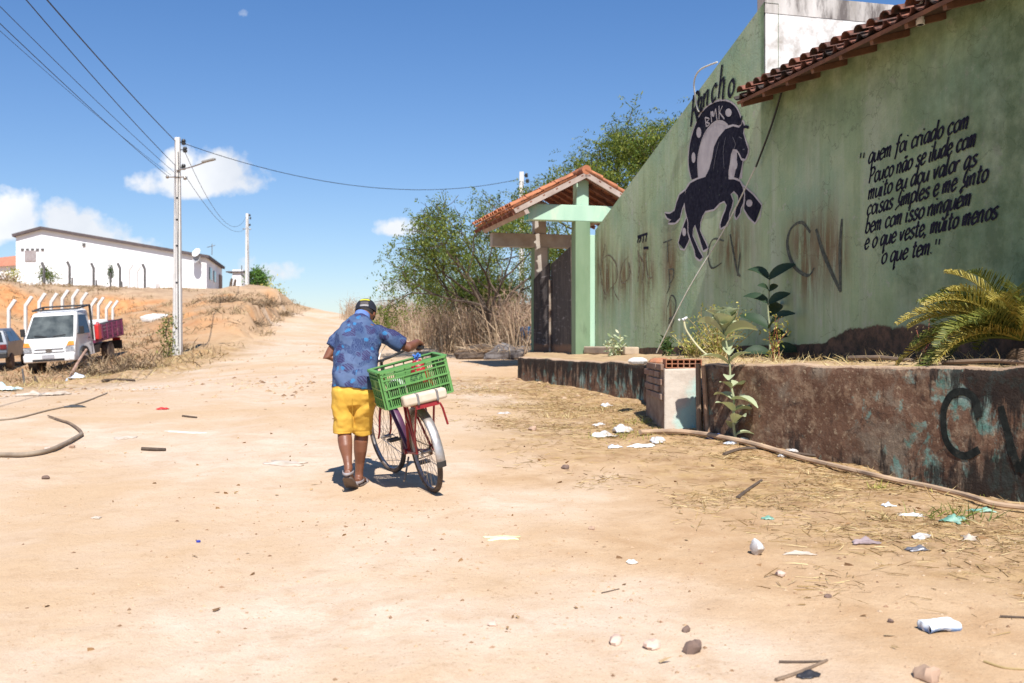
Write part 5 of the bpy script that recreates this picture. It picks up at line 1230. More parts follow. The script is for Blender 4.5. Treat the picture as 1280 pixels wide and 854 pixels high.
# things along the hill's right shoulder
pb = empty('pump_shed', P(290, 362, 104), 'small white shed on the hill crest left of the distant pole', 'shed'); mb = MB(); mb.box(P(299, 352, 104), (1.1, 1.2, 2.4)); mb.build('wall', M_wh, pb); mb = MB(); mb.box(P(296, 340.5, 104), (1.8, 1.7, .12)); mb.build('roof', M_dkedge, pb)
mb = MB(); c = P(302, 350, 100); mb.tube([P(302.5, 362, 100), P(302, 332, 100)], .05, 5); tag(mb.build('thin_post', M_dkpost, loc=tuple(c)), 'thin dark post left of the distant pole', 'post')
c = gpt(326, 374, 90); tree('round_tree', c, 'small round dark green tree at the hill shoulder', 'tree', 1, 2.6, 1.2, 2600, .22, leaf_mat('shade_tree_leaf', (.05, .13, .02), (.09, .2, .035), (.16, .28, .06)), seed=4, levels=3, droop=.2, r0=.1, clump=.30, trunkfrac=.42)
st = empty('stall', gpt(322, 374, 86), 'low dark roofed stall under the small round tree', 'stall'); c = gpt(322, 374, 86); mb = MB(); mb.box(c + Vector((0, 0, .75)), (1.9, 1.2, .12), eul(0, .12, 0)); mb.build('roof', M_wood, st)
for sx in (-.8, .8): mb = MB(); mb.box(c + Vector((sx, 0, .35)), (.12, .9, .75)); mb.build('support', M_dkpost, st)
c = gpt(339, 384, 82); rt = empty('bush', c, 'bright green bush on the hill shoulder', 'bush', 'scrub on the hill'); pos = np.array(c)[None] + np.abs(RNG.normal(size=(700, 3))) * np.array([.0, .0, .5]) + RNG.normal(size=(700, 3)) * np.array([.55, .4, .12]); leaves('foliage', M_grassgreen, pos, .2, rt, .2)
for (px, py, Y, w, h, mm, lab) in ((62, 360, 84, .75, 1.2, M_leaf_mesq, 'small green bush growing against the white warehouse'), (55, 360, 84, .4, 1.6, M_leaf_mesq, 'thin upright sapling left of the small bush'), (16, 362, 84, .7, 1.4, M_grassgreen, 'ragged shrub at the warehouse corner'), (5, 364, 82, .8, 1.1, M_drystalk, 'dry reddish shrub at the far left edge'), (138, 360, 83, .2, 1.6, M_leaf_dark, 'narrow dark sapling before the warehouse')):
    c = gpt(px, py, Y); rt = empty('bush', c, lab, 'bush', 'scrub on the hill'); mb = MB(); mb.tube([c - Vector((0, 0, .1)), c + Vector((.1, 0, h * .7))], .05, 5); mb.tube([c, c + Vector((-.3 * w, 0, h * .6))], .03, 4); mb.build('stem', M_bark, rt)
    n_ = 520; pos = np.array(c)[None] + RNG.normal(size=(n_, 3)) * np.array([w * .6, w * .4, h * .22]) + np.array([0, 0, h * .75]); leaves('foliage', mm, pos, .17, rt, .1)
mb = rock_mb(gpt(313, 377, 82) + Vector((0, 0, .1)), .3, 5); tag(mb.build('boulder', M_concrete), 'pale boulder at the foot of the distant pole', 'boulder')
for px, py, lab in ((288, 374, 'left weathered stump on the path up the bank'), (292.5, 372, 'right weathered stump on the path up the bank')):
    c = gpt(px, py, 74); mb = MB(); mb.tube([c - Vector((0, 0, .2)), c + Vector((.05, 0, .45)), c + Vector((.12, 0, .8))], [.13, .11, .08], 7); tag(mb.build('tree_stump', M_bark, loc=tuple(c)), lab, 'stump')
c = gpt(201, 396, 58); mb = rock_mb(c + Vector((0, 0, .12)), .8, 4, (1.25, .5, .35)); tag(mb.build('concrete_slab', M_concrete), 'pale broken slab lying on the bank right of the truck', 'slab')
# dry scrub all over the bank
n = 9500; X = RNG.uniform(-42, -9.5, n); Y = RNG.uniform(26, 84, n); keep = (X < np.interp(Y, [a for a, _ in XL], [b for _, b in XL]) + .2) & (X > -.62 * Y) & (fbm(X * .35, Y * .22, 4) > -.06); X = X[keep]; Y = Y[keep]; n = len(X)
bs = np.stack([X, Y, ground_z(X, Y) - .03], 1); k = RNG.randint(3, 7, n); bs = np.repeat(bs, k, 0); bs[:, :2] += RNG.normal(size=(len(bs), 2)) * .16; n = len(bs)
blades('dry_scrub', leaf_mat('scrub_straw', (.15, .10, .06), (.29, .205, .115), (.44, .34, .19), .9, .05), bs, unit(n, .6), RNG.uniform(.12, .5, n), RNG.uniform(.02, .04, n), bend=.3, kind='stuff')
# wilted brush clumps along the crumbling bank edge
for q, (px, py, Y, r, lab) in enumerate(((300, 398, 61, 1.0, 'grey brushwood clump on the bank, farthest up'), (318, 392, 66, .9, 'dark brushwood clump near the bank top right'), (338, 404, 60, .9, 'brushwood clump hanging over the lane edge'), (285, 415, 50, .9, 'brushwood clump on the lower bank right of the tall pole'), (352, 398, 67, .8, 'dark brush root hanging from the scarp at the lane top'), (325, 412, 55, .8, 'dark brush root on the scarp above the lane bend'), (312, 424, 47, .7, 'low dark brush at the scarp foot'), (160, 446, 33.5, 1.0, 'tangled dry brush right of the truck wheel'), (178, 452, 31, .8, 'tangled dry brush in front of the tall pole'), (130, 462, 30, .7, 'low dry brush between truck and lane'))):
    c = gpt(px, py, Y); rt = empty('brush_clump', c, lab, 'brush', 'brushwood on the bank'); n_ = 260; bb = np.array(c)[None] + RNG.normal(size=(n_, 3)) * np.array([r * .7, r * .5, .06]); blades('twigs', leaf_mat('brushwood', (.075, .05, .032), (.17, .115, .07), (.32, .235, .14), .9, .05) if q == 0 else bpy.data.materials['brushwood'], bb, unit(n_, .35), RNG.uniform(.2, .6, n_), RNG.uniform(.018, .035, n_), parent=rt)

# ------------------------------------------------------------------ parked pickup truck
M_tw = pm('truck_white', (.72, .715, .70), (.66, .655, .63), 2.5, .35, bump=0, stain=(.50, .41, .31), stain_scale=1.7, stain_lo=.58, stain_hi=.8)
M_purple = pm('faded_purple_paint', (.20, .035, .085), (.14, .025, .065), 4, .6, bump=.1, stain=(.26, .12, .13), stain_lo=.58, stain_hi=.7)
M_chrome = pm('headlamp_glass', (.50, .50, .50), (.12, .12, .13), 22, .3, .2, bump=0); M_amber = pm('amber_lens', (.75, .28, .04), (.65, .22, .03), 9, .3, bump=0); M_red = pm('red_plastic', (.62, .035, .03), (.5, .025, .025), 8, .4, bump=.05)
tf = gpt(64, 464, 33.2)
truck = empty('pickup_truck', (tf.x, tf.y, tf.z + .02), 'white cab pickup truck with purple slatted bed parked on the bank', 'truck', rot=(R(6.0), R(-3.5), R(2)))
M_dusty = pm('dusty_glass', (.035, .042, .042), (.11, .125, .12), 2.2, .12, bump=0, spec=.6, stain=(.22, .22, .20), stain_scale=1.6, stain_lo=.6, stain_hi=.8)
# local frame: nose at y=0 looking to -y, length along +y
def sect(y, pts): return [(x, y, z) for x, z in pts]
hw = .87
prof = [(.02, .42, .80, .80), (.00, .60, .83, .83), (.05, .95, .85, .86), (.22, 1.12, .86, .86)]
mb = MB()
side = [(.03, .36), (.0, .55), (.02, .82), (.16, 1.10), (.72, 1.90), (.86, 1.97), (1.60, 1.99), (1.72, 1.93), (1.74, .40)]     # (y, z) outline of the cab
wid = [.80, .84, .86, .86, .74, .70, .70, .72, .86]
Lr = [(-w_, y, z) for (y, z), w_ in zip(side, wid)]; Rr_ = [(w_, y, z) for (y, z), w_ in zip(side, wid)]
nS_ = len(side)
mb.v += Lr + Rr_
for k in range(nS_):
    k2 = (k + 1) % nS_; mb.f.append((k, k2, nS_ + k2, nS_ + k)); mb.mi.append(0)
for off, flip in ((0, 0), (nS_, 1)):
    for tri in tessellate_polygon([[Vector((0, y, z)) for y, z in side]]): mb.f.append(tuple(off + t for t in tri)); mb.mi.append(0)
mb.build('cab', M_tw, truck, world=False, bevel=.05, segs=3, smooth=True)
def on_screen(u, v):     # windscreen plane between (y .19,z 1.14) and (.70,1.87)
    y = .19 + (.69 - .19) * v; z = 1.14 + (1.86 - 1.14) * v; return Vector((u, y - .012, z + .010))
mb = MB(); mb.poly([on_screen(-.78, 0), on_screen(.78, 0), on_screen(.67, .97), on_screen(-.67, .97)]); g_ = mb.build('windscreen', M_dusty, truck, world=False); md = g_.modifiers.new('s', 'SOLIDIFY'); md.thickness = .012
for s in (-1, 1):
    mb = MB(); mb.tube([on_screen(.1 * s, .03) + Vector((0, -.02, .02)), on_screen(.52 * s, .09) + Vector((0, -.02, .02))], .012, 5); mb.build('wiper', M_black, truck, world=False)
    w_ = lambda z: .863 - (.863 - .73) * max(0, (z - 1.10)) / .8
    mb = MB(); mb.prism([(s * (w_(z) + .004), y, z) for y, z in ((.42, 1.20), (1.42, 1.16), (1.42, 1.80), (.80, 1.84))], (s * .012, 0, 0)); mb.build('side_window', M_glass, truck, world=False)
    mb = MB(); mb.prism([(s * (.862), y, z) for y, z in ((.36, 1.10), (.36, 1.09), (1.46, .62), (1.47, .60), (1.47, .61))], (s * .01, 0, 0)) if False else mb.box((s * .864, 1.47, .95), (.012, .02, 1.0)); mb.box((s * .866, 1.3, 1.0), (.02, .14, .03)); mb.build('door_trim', M_black, truck, world=False)
    mb = MB(); mb.box((s * .98, .42, 1.34), (.14, .08, .26)); mb.tube([(s * .82, .40, 1.22), (s * .98, .42, 1.28)], .02, 5); mb.build('mirror', M_black, truck, world=False, bevel=.02)
    mb = MB(); mb.prism([(s * .84, .012, .68), (s * .54, -.005, .70), (s * .56, .01, .86), (s * .80, .05, .90)], (0, -.02, 0)); h_ = mb.build('headlight', M_chrome, truck, world=False, bevel=.012)
    mb = MB(); mb.prism([(s * .84, .03, .88), (s * .58, .015, .87), (s * .66, .06, 1.02), (s * .82, .08, 1.02)], (0, -.02, 0)); mb.build('indicator', M_amber, h_, world=False, bevel=.01)
    mb = MB(); mb.lathe([(.0, 0), (.06, 0), (.075, .03)], (s * .60, -.055, .48), eul(R(90), 0, 0), 12); mb.build('fog_lamp', M_black, truck, world=False)
mb = MB(); mb.box((0, -.02, .49), (1.68, .14, .26)); bp = mb.build('bumper', M_tw, truck, world=False, bevel=.05, segs=3, smooth=True)
mb = MB(); mb.box((0, -.094, .43), (1.05, .012, .075)); mb.build('intake', M_black, bp, world=False, bevel=.01)
mb = MB(); mb.box((0, -.097, .55), (.40, .012, .12)); mb.build('number_plate', pm('plate_grey', (.42, .43, .45), (.30, .3, .32), 30, .5), bp, world=False)
mb = MB(); mb.box((0, -.002, .79), (.95, .02, .012)); mb.box((0, -.004, .68), (1.02, .02, .014)); mb.build('grille_line', M_black, truck, world=False)
mb = MB(); mb.lathe([(.105, 0), (.105, .015), (.082, .015), (.082, 0)], (0, -.01, .74), eul(R(90), 0, 0) @ Matrix.Diagonal((1, .62, 1)), 20)
for sx in (-.032, .032): mb.tube([(sx - .012, -.018, .70), (sx + .012, -.018, .78)], .009, 4)
mb.tube([(-.034, -.018, .735), (.034, -.018, .745)], .008, 4); mb.build('emblem', M_steel, truck, world=False)
# chassis, wheels, bed
mb = MB(); mb.box((0, 2.4, .50), (.86, 4.0, .16)); mb.box((.62, 2.1, .52), (.3, .7, .28)); mb.build('chassis', M_black, truck, world=False)
def wheel_part(x, y, r, w, parent, name='wheel'):
    m_ = eul(0, R(90), 0); mb = MB(); mb.lathe([(r * .6, -w / 2), (r * .95, -w / 2), (r, -w * .32), (r, w * .32), (r * .95, w / 2), (r * .6, w / 2)], (x, y, r), m_, 26); wh_ = mb.build(name, M_rubber, parent, world=False, smooth=True)
    mb = MB(); mb.lathe([(.03, w * .35), (r * .3, w * .38), (r * .45, w * .28), (r * .62, w * .46), (r * .62, -w * .46), (r * .45, -w * .28), (.03, -w * .35)], (x, y, r), m_, 20); mb.build('rim', M_steel, wh_, world=False, smooth=True)
for x in (-.74, .74):
    wheel_part(x, .78, .33, .2, truck); wheel_part(x * .94, 3.35, .33, .26, truck)
    mb = MB(); mb.lathe([(.42, -.14), (.42, .14), (.34, .14), (.34, -.14)], (x * 1.02, .78, .35), eul(0, R(90), 0), 20); mb.build('wheel_arch', M_black, truck, world=False)
bed = MB(); bed.box((0, 3.25, .80), (1.72, 2.9, .10)); bd = bed.build('cargo_bed', M_purple, truck, world=False)
for s in (-1, 1):
    for y0, y1 in ((1.84, 4.70),):
        for z in (.92, 1.04, 1.16, 1.28): mb = MB(); mb.box((s * .85, (y0 + y1) / 2, z), (.035, y1 - y0, .095)); mb.build('side_board', M_purple, bd, world=False)
        for k in range(6): mb = MB(); mb.box((s * .885, y0 + .15 + k * (y1 - y0 - .3) / 5, 1.08), (.04, .08, .55)); mb.build('upright', M_purple, bd, world=False)
        mb = MB(); mb.tube([(s * .85, y0, 1.37), (s * .85, y1, 1.37)], .025, 6); mb.build('top_rail', M_black, bd, world=False)
for y in (1.84, 4.70): mb = MB(); mb.box((0, y, 1.08), (1.72, .04, .55)); mb.build('end_board', M_purple if y > 2 else M_tw, bd, world=False)
for s in (-.55, .55): mb = MB(); mb.box((s, 4.74, .62), (.28, .04, .12)); mb.build('tail_light', M_red, truck, world=False)
for s in (-.55, .55): mb = MB(); mb.box((s, 4.60, .42), (.5, .03, .32)); mb.build('mudflap', M_black, truck, world=False)
mb = MB(); mb.tube([(-.80, 1.78, 2.10), (.80, 1.78, 2.10)], .035, 6); mb.tube([(.80, 1.78, 2.10), (.80, 1.80, .9)], .04, 6); mb.tube([(-.80, 1.78, 2.10), (-.80, 1.80, .9)], .04, 6); mb.tube([(-.8, 1.78, 2.1), (-.72, .80, 2.04)], .03, 6); mb.tube([(.8, 1.78, 2.1), (.72, .80, 2.04)], .03, 6); mb.tube([(-.76, .8, 2.04), (.76, .8, 2.04)], .03, 6); mb.build('roof_rack', M_black, truck, world=False)
jc = MB(); 
M_can = M_red
tm = wmat(truck)
cc = tm @ Vector((.72, 2.0, 1.02)); can = empty('fuel_canister', tm @ Vector((.93, 1.98, .86)), 'red plastic canister hung behind the truck cab', 'canister', rot=tuple(truck.rotation_euler)); mb = MB(); mb.box((0, 0, .27), (.14, .30, .54)); mb.build('body', M_red, can, world=False, bevel=.04, segs=3, smooth=True); mb = MB(); mb.tube([(0, -.08, .54), (0, -.05, .60), (0, .08, .60), (0, .1, .54)], .018, 5); mb.build('handle', M_red, can, world=False)
mb = MB(); mb.lathe([(.09, 0), (.1, .02), (.1, .12), (.09, .14)], tm @ Vector((.2, 2.9, .86)), n=10) if False else mb.box(tm @ Vector((0, 3.0, 1.15)), (1.3, 1.9, .6), truck.rotation_euler.to_matrix()); tag(mb.build('cargo_sacks', M_paper, bevel=.14, segs=3, smooth=True, loc=tuple(tm @ Vector((0, 3, .86)))), 'pale covered load heaped in the truck bed', 'load')
# dark hatchback at the left edge
cf = gpt(10, 466, 36)
car = empty('hatchback_car', (-18.75, 35.4, gz(-18.75, 36.5) + .02), 'dusty blue grey hatchback seen from behind at the left edge', 'car', rot=(R(2), R(-3), R(13)))
M_car = pm('dusty_grey_paint', (.13, .15, .18), (.17, .18, .20), 3, .35, .3, bump=0, stain=(.33, .28, .23), stain_scale=2, stain_lo=.55, stain_hi=.8)
side = [(.0, .42), (-.02, .78), (.02, .92), (.28, 1.40), (.45, 1.44), (1.6, 1.45), (2.3, .96), (3.35, .84), (3.5, .7), (3.5, .4)]; wid = [.76, .80, .80, .63, .60, .60, .78, .74, .70, .72]
mb = MB(); mb.v += [(-w_, y, z) for (y, z), w_ in zip(side, wid)] + [(w_, y, z) for (y, z), w_ in zip(side, wid)]; nS_ = len(side)
for k in range(nS_): k2 = (k + 1) % nS_; mb.f.append((k, k2, nS_ + k2, nS_ + k)); mb.mi.append(0)
for off in (0, nS_):
    for tri in tessellate_polygon([[Vector((0, y, z)) for y, z in side]]): mb.f.append(tuple(off + t for t in tri)); mb.mi.append(0)
mb.build('body', M_car, car, world=False, bevel=.05, segs=3, smooth=True)
mb = MB(); mb.prism([(-.66, .055, .96), (.66, .055, .96), (.54, .285, 1.36), (-.54, .285, 1.36)], (0, -.02, .01)); mb.build('rear_window', M_glass, car, world=False)
mb = MB(); mb.box((0, -.04, .50), (1.58, .16, .22)); mb.build('bumper', M_black, car, world=False, bevel=.04)
for s in (-1, 1):
    mb = MB(); mb.box((s * .66, -.025, .80), (.22, .04, .18)); mb.build('tail_light', pm('tail_lens', (.17, .012, .014), (.1, .01, .012), 8, .3, bump=0), car, world=False, bevel=.01)
    for y0, y1, ya, yb in ((.42, .98, .52, 1.0), (1.04, 1.72, 1.06, 1.5)):
        wx = lambda z: .80 - .19 * (z - .92) / .5
        mb = MB(); mb.prism([(s * (wx(.98) + .004), y0 - .06, .98), (s * (wx(.98) + .004), y1 + (.12 if y0 > 1 else 0), .98), (s * (wx(1.34) + .004), yb, 1.34), (s * (wx(1.34) + .004), ya, 1.34)], (s * .012, 0, 0)); mb.build('side_window', M_glass, car, world=False)
    for y in (.62, 2.75): wheel_part(s * .70, y, .28, .18, car)
mb = MB(); mb.box((0, -.03, .68), (.42, .03, .12)); mb.build('number_plate', pm('car_plate', (.45, .46, .48), None, 30, .5), car, world=False)
# sticks, stakes and rope near the truck
def stick(name, pts, r, mat, lab, cat, group=None, n=6, flat=None):
    q = spline(pts, 5) if len(pts) > 2 else [Vector(p) for p in pts]; mb = MB(); m = len(q); mb.tube(q, [r * (1 - .35 * k / m) for k in range(m)] if not isinstance(r, list) else r, n, True, flat=flat); return tag(mb.build(name, mat, smooth=True, loc=tuple(q[0])), lab, cat, group)
a = gpt(86, 472, 29.5); stick('leaning_pole', [a, P(98, 452, 30.5), P(108, 437, 31.5)], .05, pm('pinkish_wood', (.42, .27, .2), (.3, .18, .13), 6, .9), 'crooked pinkish branch leaning on the truck wheel', 'branch')
a = gpt(31, 479, 27.5); stick('iron_stake', [a, a + Vector((-.07, 0, .48))], .03, M_dkpost, 'thin iron stake in the ground before the truck', 'stake')
a = gpt(47, 480, 27); stick('broken_stump', [a, a + Vector((-.1, 0, .27))], .055, M_bark, 'short broken stump before the truck bumper', 'stump')
# ------------------------------------------------------------------ bicycle being pushed up the lane
Rc = Vector((-.645, 8.10, 0)); Rc.z = gz(Rc.x, Rc.y) - .004
hd = Vector((-.406, .914, 0)).normalized(); fcx = Rc + hd * 1.07; hd = (Vector((fcx.x, fcx.y, gz(fcx.x, fcx.y) - .004)) - Rc).normalized()
lf0 = Vector((0, 0, 1)).cross(hd).normalized(); up0 = hd.cross(lf0); LE = R(11.5)
upv = up0 * math.cos(LE) + lf0 * math.sin(LE); lfv = lf0 * math.cos(LE) - up0 * math.sin(LE)
BM = Matrix((hd, lfv, upv)).transposed()
bike = empty('bicycle', Rc, 'old red roadster bicycle leaning left, pushed by the man in the lane', 'bicycle', rot=tuple(BM.to_euler()))
M_redp = pm('red_frame_paint', (.30, .018, .025), (.22, .015, .022), 10, .38, bump=.05, stain=(.20, .10, .08), stain_scale=9, stain_lo=.6, stain_hi=.75)
M_plum = pm('plum_frame_paint', (.10, .03, .075), (.07, .025, .055), 8, .4, bump=.05)
M_chr = pm('dull_chrome', (.50, .48, .46), (.30, .26, .23), 10, .42, .7, bump=.05, stain=(.28, .18, .12), stain_scale=7, stain_lo=.62, stain_hi=.78)
RW = .338
def bpart(mb, name, mat, parent=bike, **k): return mb.build(name, mat, parent, world=False, smooth=k.pop('smooth', True), **k)
def bwheel(cx, steer=0):
    M_ = Matrix.Rotation(steer, 3, 'Z'); c = Vector((cx, 0, RW)); N = 60
    mb = MB(); b = []
    for k in range(N):
        a = 2 * math.pi * k / N; e = M_ @ Vector((math.cos(a), 0, 0)) + Vector((0, 0, math.sin(a))); s = M_ @ Vector((0, 1, 0))
        b.append([c + e * (RW - .021 + .021 * math.cos(q * math.pi / 5)) + s * (.022 * math.sin(q * math.pi / 5)) for q in range(10)])
    b.append(b[0]); mb.loft(b, False)
    for k in range(120):   # tread blocks
        a = 2 * math.pi * k / 120; e = M_ @ Vector((math.cos(a), 0, 0)) + Vector((0, 0, math.sin(a)))
        for y in (-.011, 0, .011):
            t = M_ @ Vector((-math.sin(a), 0, 0)) + Vector((0, 0, math.cos(a))); s = M_ @ Vector((0, 1, 0)); mb.box(c + e * (RW - .001 - .003 * (y != 0)) + s * y, (.010, .007, .006), Matrix((t, s, e)).transposed())
    w = bpart(mb, 'wheel', M_rubber)
    mb = MB(); b = []
    for k in range(N + 1):
        a = 2 * math.pi * k / N; e = M_ @ Vector((math.cos(a), 0, 0)) + Vector((0, 0, math.sin(a))); s = M_ @ Vector((0, 1, 0))
        b.append([c + e * r_ + s * y for r_, y in ((.312, -.014), (.312, .014), (.298, .012), (.294, 0), (.298, -.012))])
    mb.loft(b, False); bpart(mb, 'rim', M_chr, w)
    mb = MB()
    for k in range(32):
        a = 2 * math.pi * k / 32; sd_ = 1 if k % 2 else -1; a2 = a + .5 * (1 if (k // 2) % 2 else -1)
        e = M_ @ Vector((math.cos(a), 0, 0)) + Vector((0, 0, math.sin(a))); e2 = M_ @ Vector((math.cos(a2), 0, 0)) + Vector((0, 0, math.sin(a2))); s = M_ @ Vector((0, 1, 0))
        mb.tube([c + e2 * .022 + s * .028 * sd_, c + e * .298], .0016, 4, False)
    bpart(mb, 'spokes', M_steel, w)
    mb = MB(); s = M_ @ Vector((0, 1, 0)); mb.tube([c - s * .06, c - s * .035, c - s * .034, c - s * .02, c + s * .02, c + s * .034, c + s * .035, c + s * .06], [.008, .008, .026, .016, .016, .026, .008, .008], 12); bpart(mb, 'hub', M_steel, w)
    return w
bwheel(0); ST = R(9); bwheel(1.07, ST)
BBk = (.45, 0, .285); seatT = (.27, 0, .80); headT = (.855, 0, .90); headB = (.90, 0, .745)
mb = MB(); mb.tube([BBk, (.28, 0, .77)], .016, 10); mb.tube([(.30, 0, .735), (.86, 0, .86)], .0145, 10); mb.tube([headT, headB], .02, 10)
for s in (-1, 1):
    mb.tube([(.44, .02 * s, .285), (.30, .045 * s, .30), (.02, .062 * s, RW - .0)], .0105, 8); mb.tube([(.285, .02 * s, .74), (.20, .045 * s, .62), (.0, .064 * s, RW)], .010, 8)
mb.tube([(.45, -.045, .285), (.45, .045, .285)], .024, 12); bpart(mb, 'frame', M_redp)
mb = MB(); mb.tube([BBk, headB], .018, 10); bpart(mb, 'down_tube', M_plum)
def st(p): v = Matrix.Rotation(ST, 3, 'Z') @ (Vector(p) - Vector((.90, 0, 0))); return v + Vector((.90, 0, 0))
mb = MB(); mb.tube([st((.845, 0, .93)), st((.91, 0, .70))], .017, 10)
for s in (-1, 1): mb.tube([st((.915, .03 * s, .70)), st((.96, .055 * s, .55)), st((1.02, .057 * s, .40)), st((1.07, .057 * s, RW))], [.013, .012, .010, .009], 8)
fk = bpart(mb, 'fork', M_redp)
hbp = lambda s: [st((.80, 0, 1.05)), st((.85, .04 * s, 1.05)), st((.875, .12 * s, 1.055)), st((.85, .19 * s, 1.075)), st((.77, .245 * s, 1.10)), st((.66, .275 * s, 1.115)), st((.585, .285 * s, 1.11))]
mb = MB()
for s in (-1, 1): mb.tube(spline(hbp(s), 5), .0115, 8)
mb.tube([st((.845, 0, .93)), st((.835, 0, 1.03)), st((.80, 0, 1.05))], .014, 8); hb_ = bpart(mb, 'handlebar', M_black)
for s in (-1, 1):
    q = hbp(s); mb = MB(); mb.tube([q[5].lerp(q[4], .15), q[6], q[6] + (q[6] - q[5]) * .35], [.017, .018, .017], 10); bpart(mb, 'grip', M_black, hb_)
    mb = MB(); mb.tube([st((.76, .235 * s, 1.085)), st((.68, .26 * s, 1.055)), st((.62, .27 * s, 1.05))], .006, 6); bpart(mb, 'brake_lever', M_chr, hb_)
mb = MB(); mb.tube(spline([st((.77, .24, 1.09)), st((.92, .25, 1.17)), st((1.0, .12, 1.08)), st((.95, .02, .85))], 6), .0035, 5); mb.tube(spline([st((.77, -.24, 1.09)), st((.93, -.2, 1.2)), st((.98, -.05, 1.05)), (.70, .0, .83)], 6), .0035, 5); bpart(mb, 'brake_cable', M_steel)
mb = MB(); mb.tube([(.28, 0, .76), (.258, 0, .86)], .0125, 8); bpart(mb, 'seat_post', M_chr)
mb = MB(); mb.loft([[(x, w_ * math.cos(2 * math.pi * k / 14), .895 + zz + .022 * math.sin(2 * math.pi * k / 14)) for k in range(14)] for x, w_, zz in ((.39, .012, -.005), (.33, .03, 0), (.24, .06, .0), (.17, .10, .008), (.13, .09, .012), (.12, .05, .012))]); bpart(mb, 'saddle', M_black)
# chainset
m_ = eul(R(90), 0, 0)
mb = MB(); mb.lathe([(.085, -.003), (.092, -.003), (.092, .003), (.085, .003)], (.45, -.05, .285), m_, 36)
for k in range(5): a = k * 1.2566; mb.tube([(.45, -.05, .285), (.45 + .088 * math.cos(a), -.05, .285 + .088 * math.sin(a))], .007, 5)
bpart(mb, 'chainring', M_steel)
mb = MB(); mb.tube([(.45, -.048, .377), (0, -.048, RW + .035)], .004, 5); mb.tube([(.45, -.048, .193), (0, -.048, RW - .035)], .004, 5); mb.lathe([(.03, -.004), (.037, -.004), (.037, .004), (.03, .004)], (0, -.048, RW), m_, 20); bpart(mb, 'chain', M_rust)
for s, a in ((-1, R(-60)), (1, R(120))):
    e = Vector((.45 + .165 * math.cos(a), .075 * s, .285 + .165 * math.sin(a)))
    mb = MB(); mb.tube([(.45, .06 * s, .285), e], .009, 7); cr_ = bpart(mb, 'crank', M_chr)
    mb = MB(); mb.box(e + Vector((.035, .06 * s, 0)), (.02, .095, .022)); mb.box(e + Vector((-.035, .06 * s, 0)), (.02, .095, .022)); mb.tube([e, e + Vector((0, .11 * s, 0))], .008, 6); mb.box(e + Vector((0, .106 * s, 0)), (.088, .008, .02)); bpart(mb, 'pedal', M_black, cr_, smooth=False)
def fender(cx, a0, a1, mat, name, tip=None, M_=Matrix.Identity(3)):
    mb = MB(); N = 26; b = []
    for k in range(N + 1):
        a = R(a0 + (a1 - a0) * k / N); e = M_ @ Vector((math.cos(a), 0, 0)) + Vector((0, 0, math.sin(a))); s = M_ @ Vector((0, 1, 0)); c = Vector((cx, 0, RW))
        b.append([c + e * (.362 + .016 * math.cos(q * math.pi / 8 * .9)) + s * (.037 * math.sin(q * math.pi / 8)) for q in range(-4, 5)] + [c + e * (.358 + .016 * math.cos(q * math.pi / 8 * .9)) + s * (.034 * math.sin(q * math.pi / 8)) for q in range(4, -5, -1)])
    mb.loft(b); f = bpart(mb, name, mat)
    mb = MB(); a = R(a1); e = M_ @ Vector((math.cos(a), 0, 0)) + Vector((0, 0, math.sin(a)))
    for s in (-1, 1): mb.tube([Vector((cx, 0, RW)) + M_ @ Vector((0, .062 * s, 0)), Vector((cx, 0, RW)) + e * .365 + M_ @ Vector((0, .035 * s, 0))], .0035, 5)
    bpart(mb, 'stay', M_steel, f)
    return f
fr = fender(0, 35, 188, M_chr, 'mudguard')
mb = MB(); a0, a1 = 184, 191
mb.loft([[Vector((0, 0, RW)) + Vector((math.cos(R(a)), 0, math.sin(R(a)))) * (.366 + .016 * math.cos(q * math.pi / 8 * .9)) + Vector((0, .0385 * math.sin(q * math.pi / 8), 0)) for q in range(-4, 5)] + [Vector((0, 0, RW)) + Vector((math.cos(R(a)), 0, math.sin(R(a)))) * (.356 + .016 * math.cos(q * math.pi / 8 * .9)) + Vector((0, .033 * math.sin(q * math.pi / 8), 0)) for q in range(4, -5, -1)] for a in (a0, a0 + 3, a1)]); bpart(mb, 'mud_flap', M_black, fr)
fender(1.07, 20, 200, M_plum, 'mudguard', M_=Matrix.Rotation(ST, 3, 'Z'))
# rack
mb = MB()
for s in (-1, 1):
    mb.tube([(.26, .05 * s, .745), (.1, .075 * s, .75), (-.27, .075 * s, .75)], .009, 7); mb.tube([(-.22, .075 * s, .745), (-.06, .08 * s, .5), (0, .072 * s, RW)], .009, 7); mb.tube([(.02, .075 * s, .748), (0.0, .075 * s, .55), (0, .07 * s, RW)], .008, 7)
for x in (-.27, -.15, 0, .15): mb.tube([(x, -.075, .75), (x, .075, .75)], .008, 6)
mb.box((-.275, 0, .755), (.03, .19, .035)); bpart(mb, 'rack', M_redp)
mb = MB(); mb.tube([(-.275, -.07, .752), (-.278, -.105, .745), (-.26, -.125, .70), (-.24, -.15, .56)], .009, 6); bpart(mb, 'rack_hook', M_redp)
mb = MB(); mb.tube([(.33, .05, .26), (.23, .14, .12), (.21, .16, .10)], .009, 6); bpart(mb, 'kickstand', M_steel)
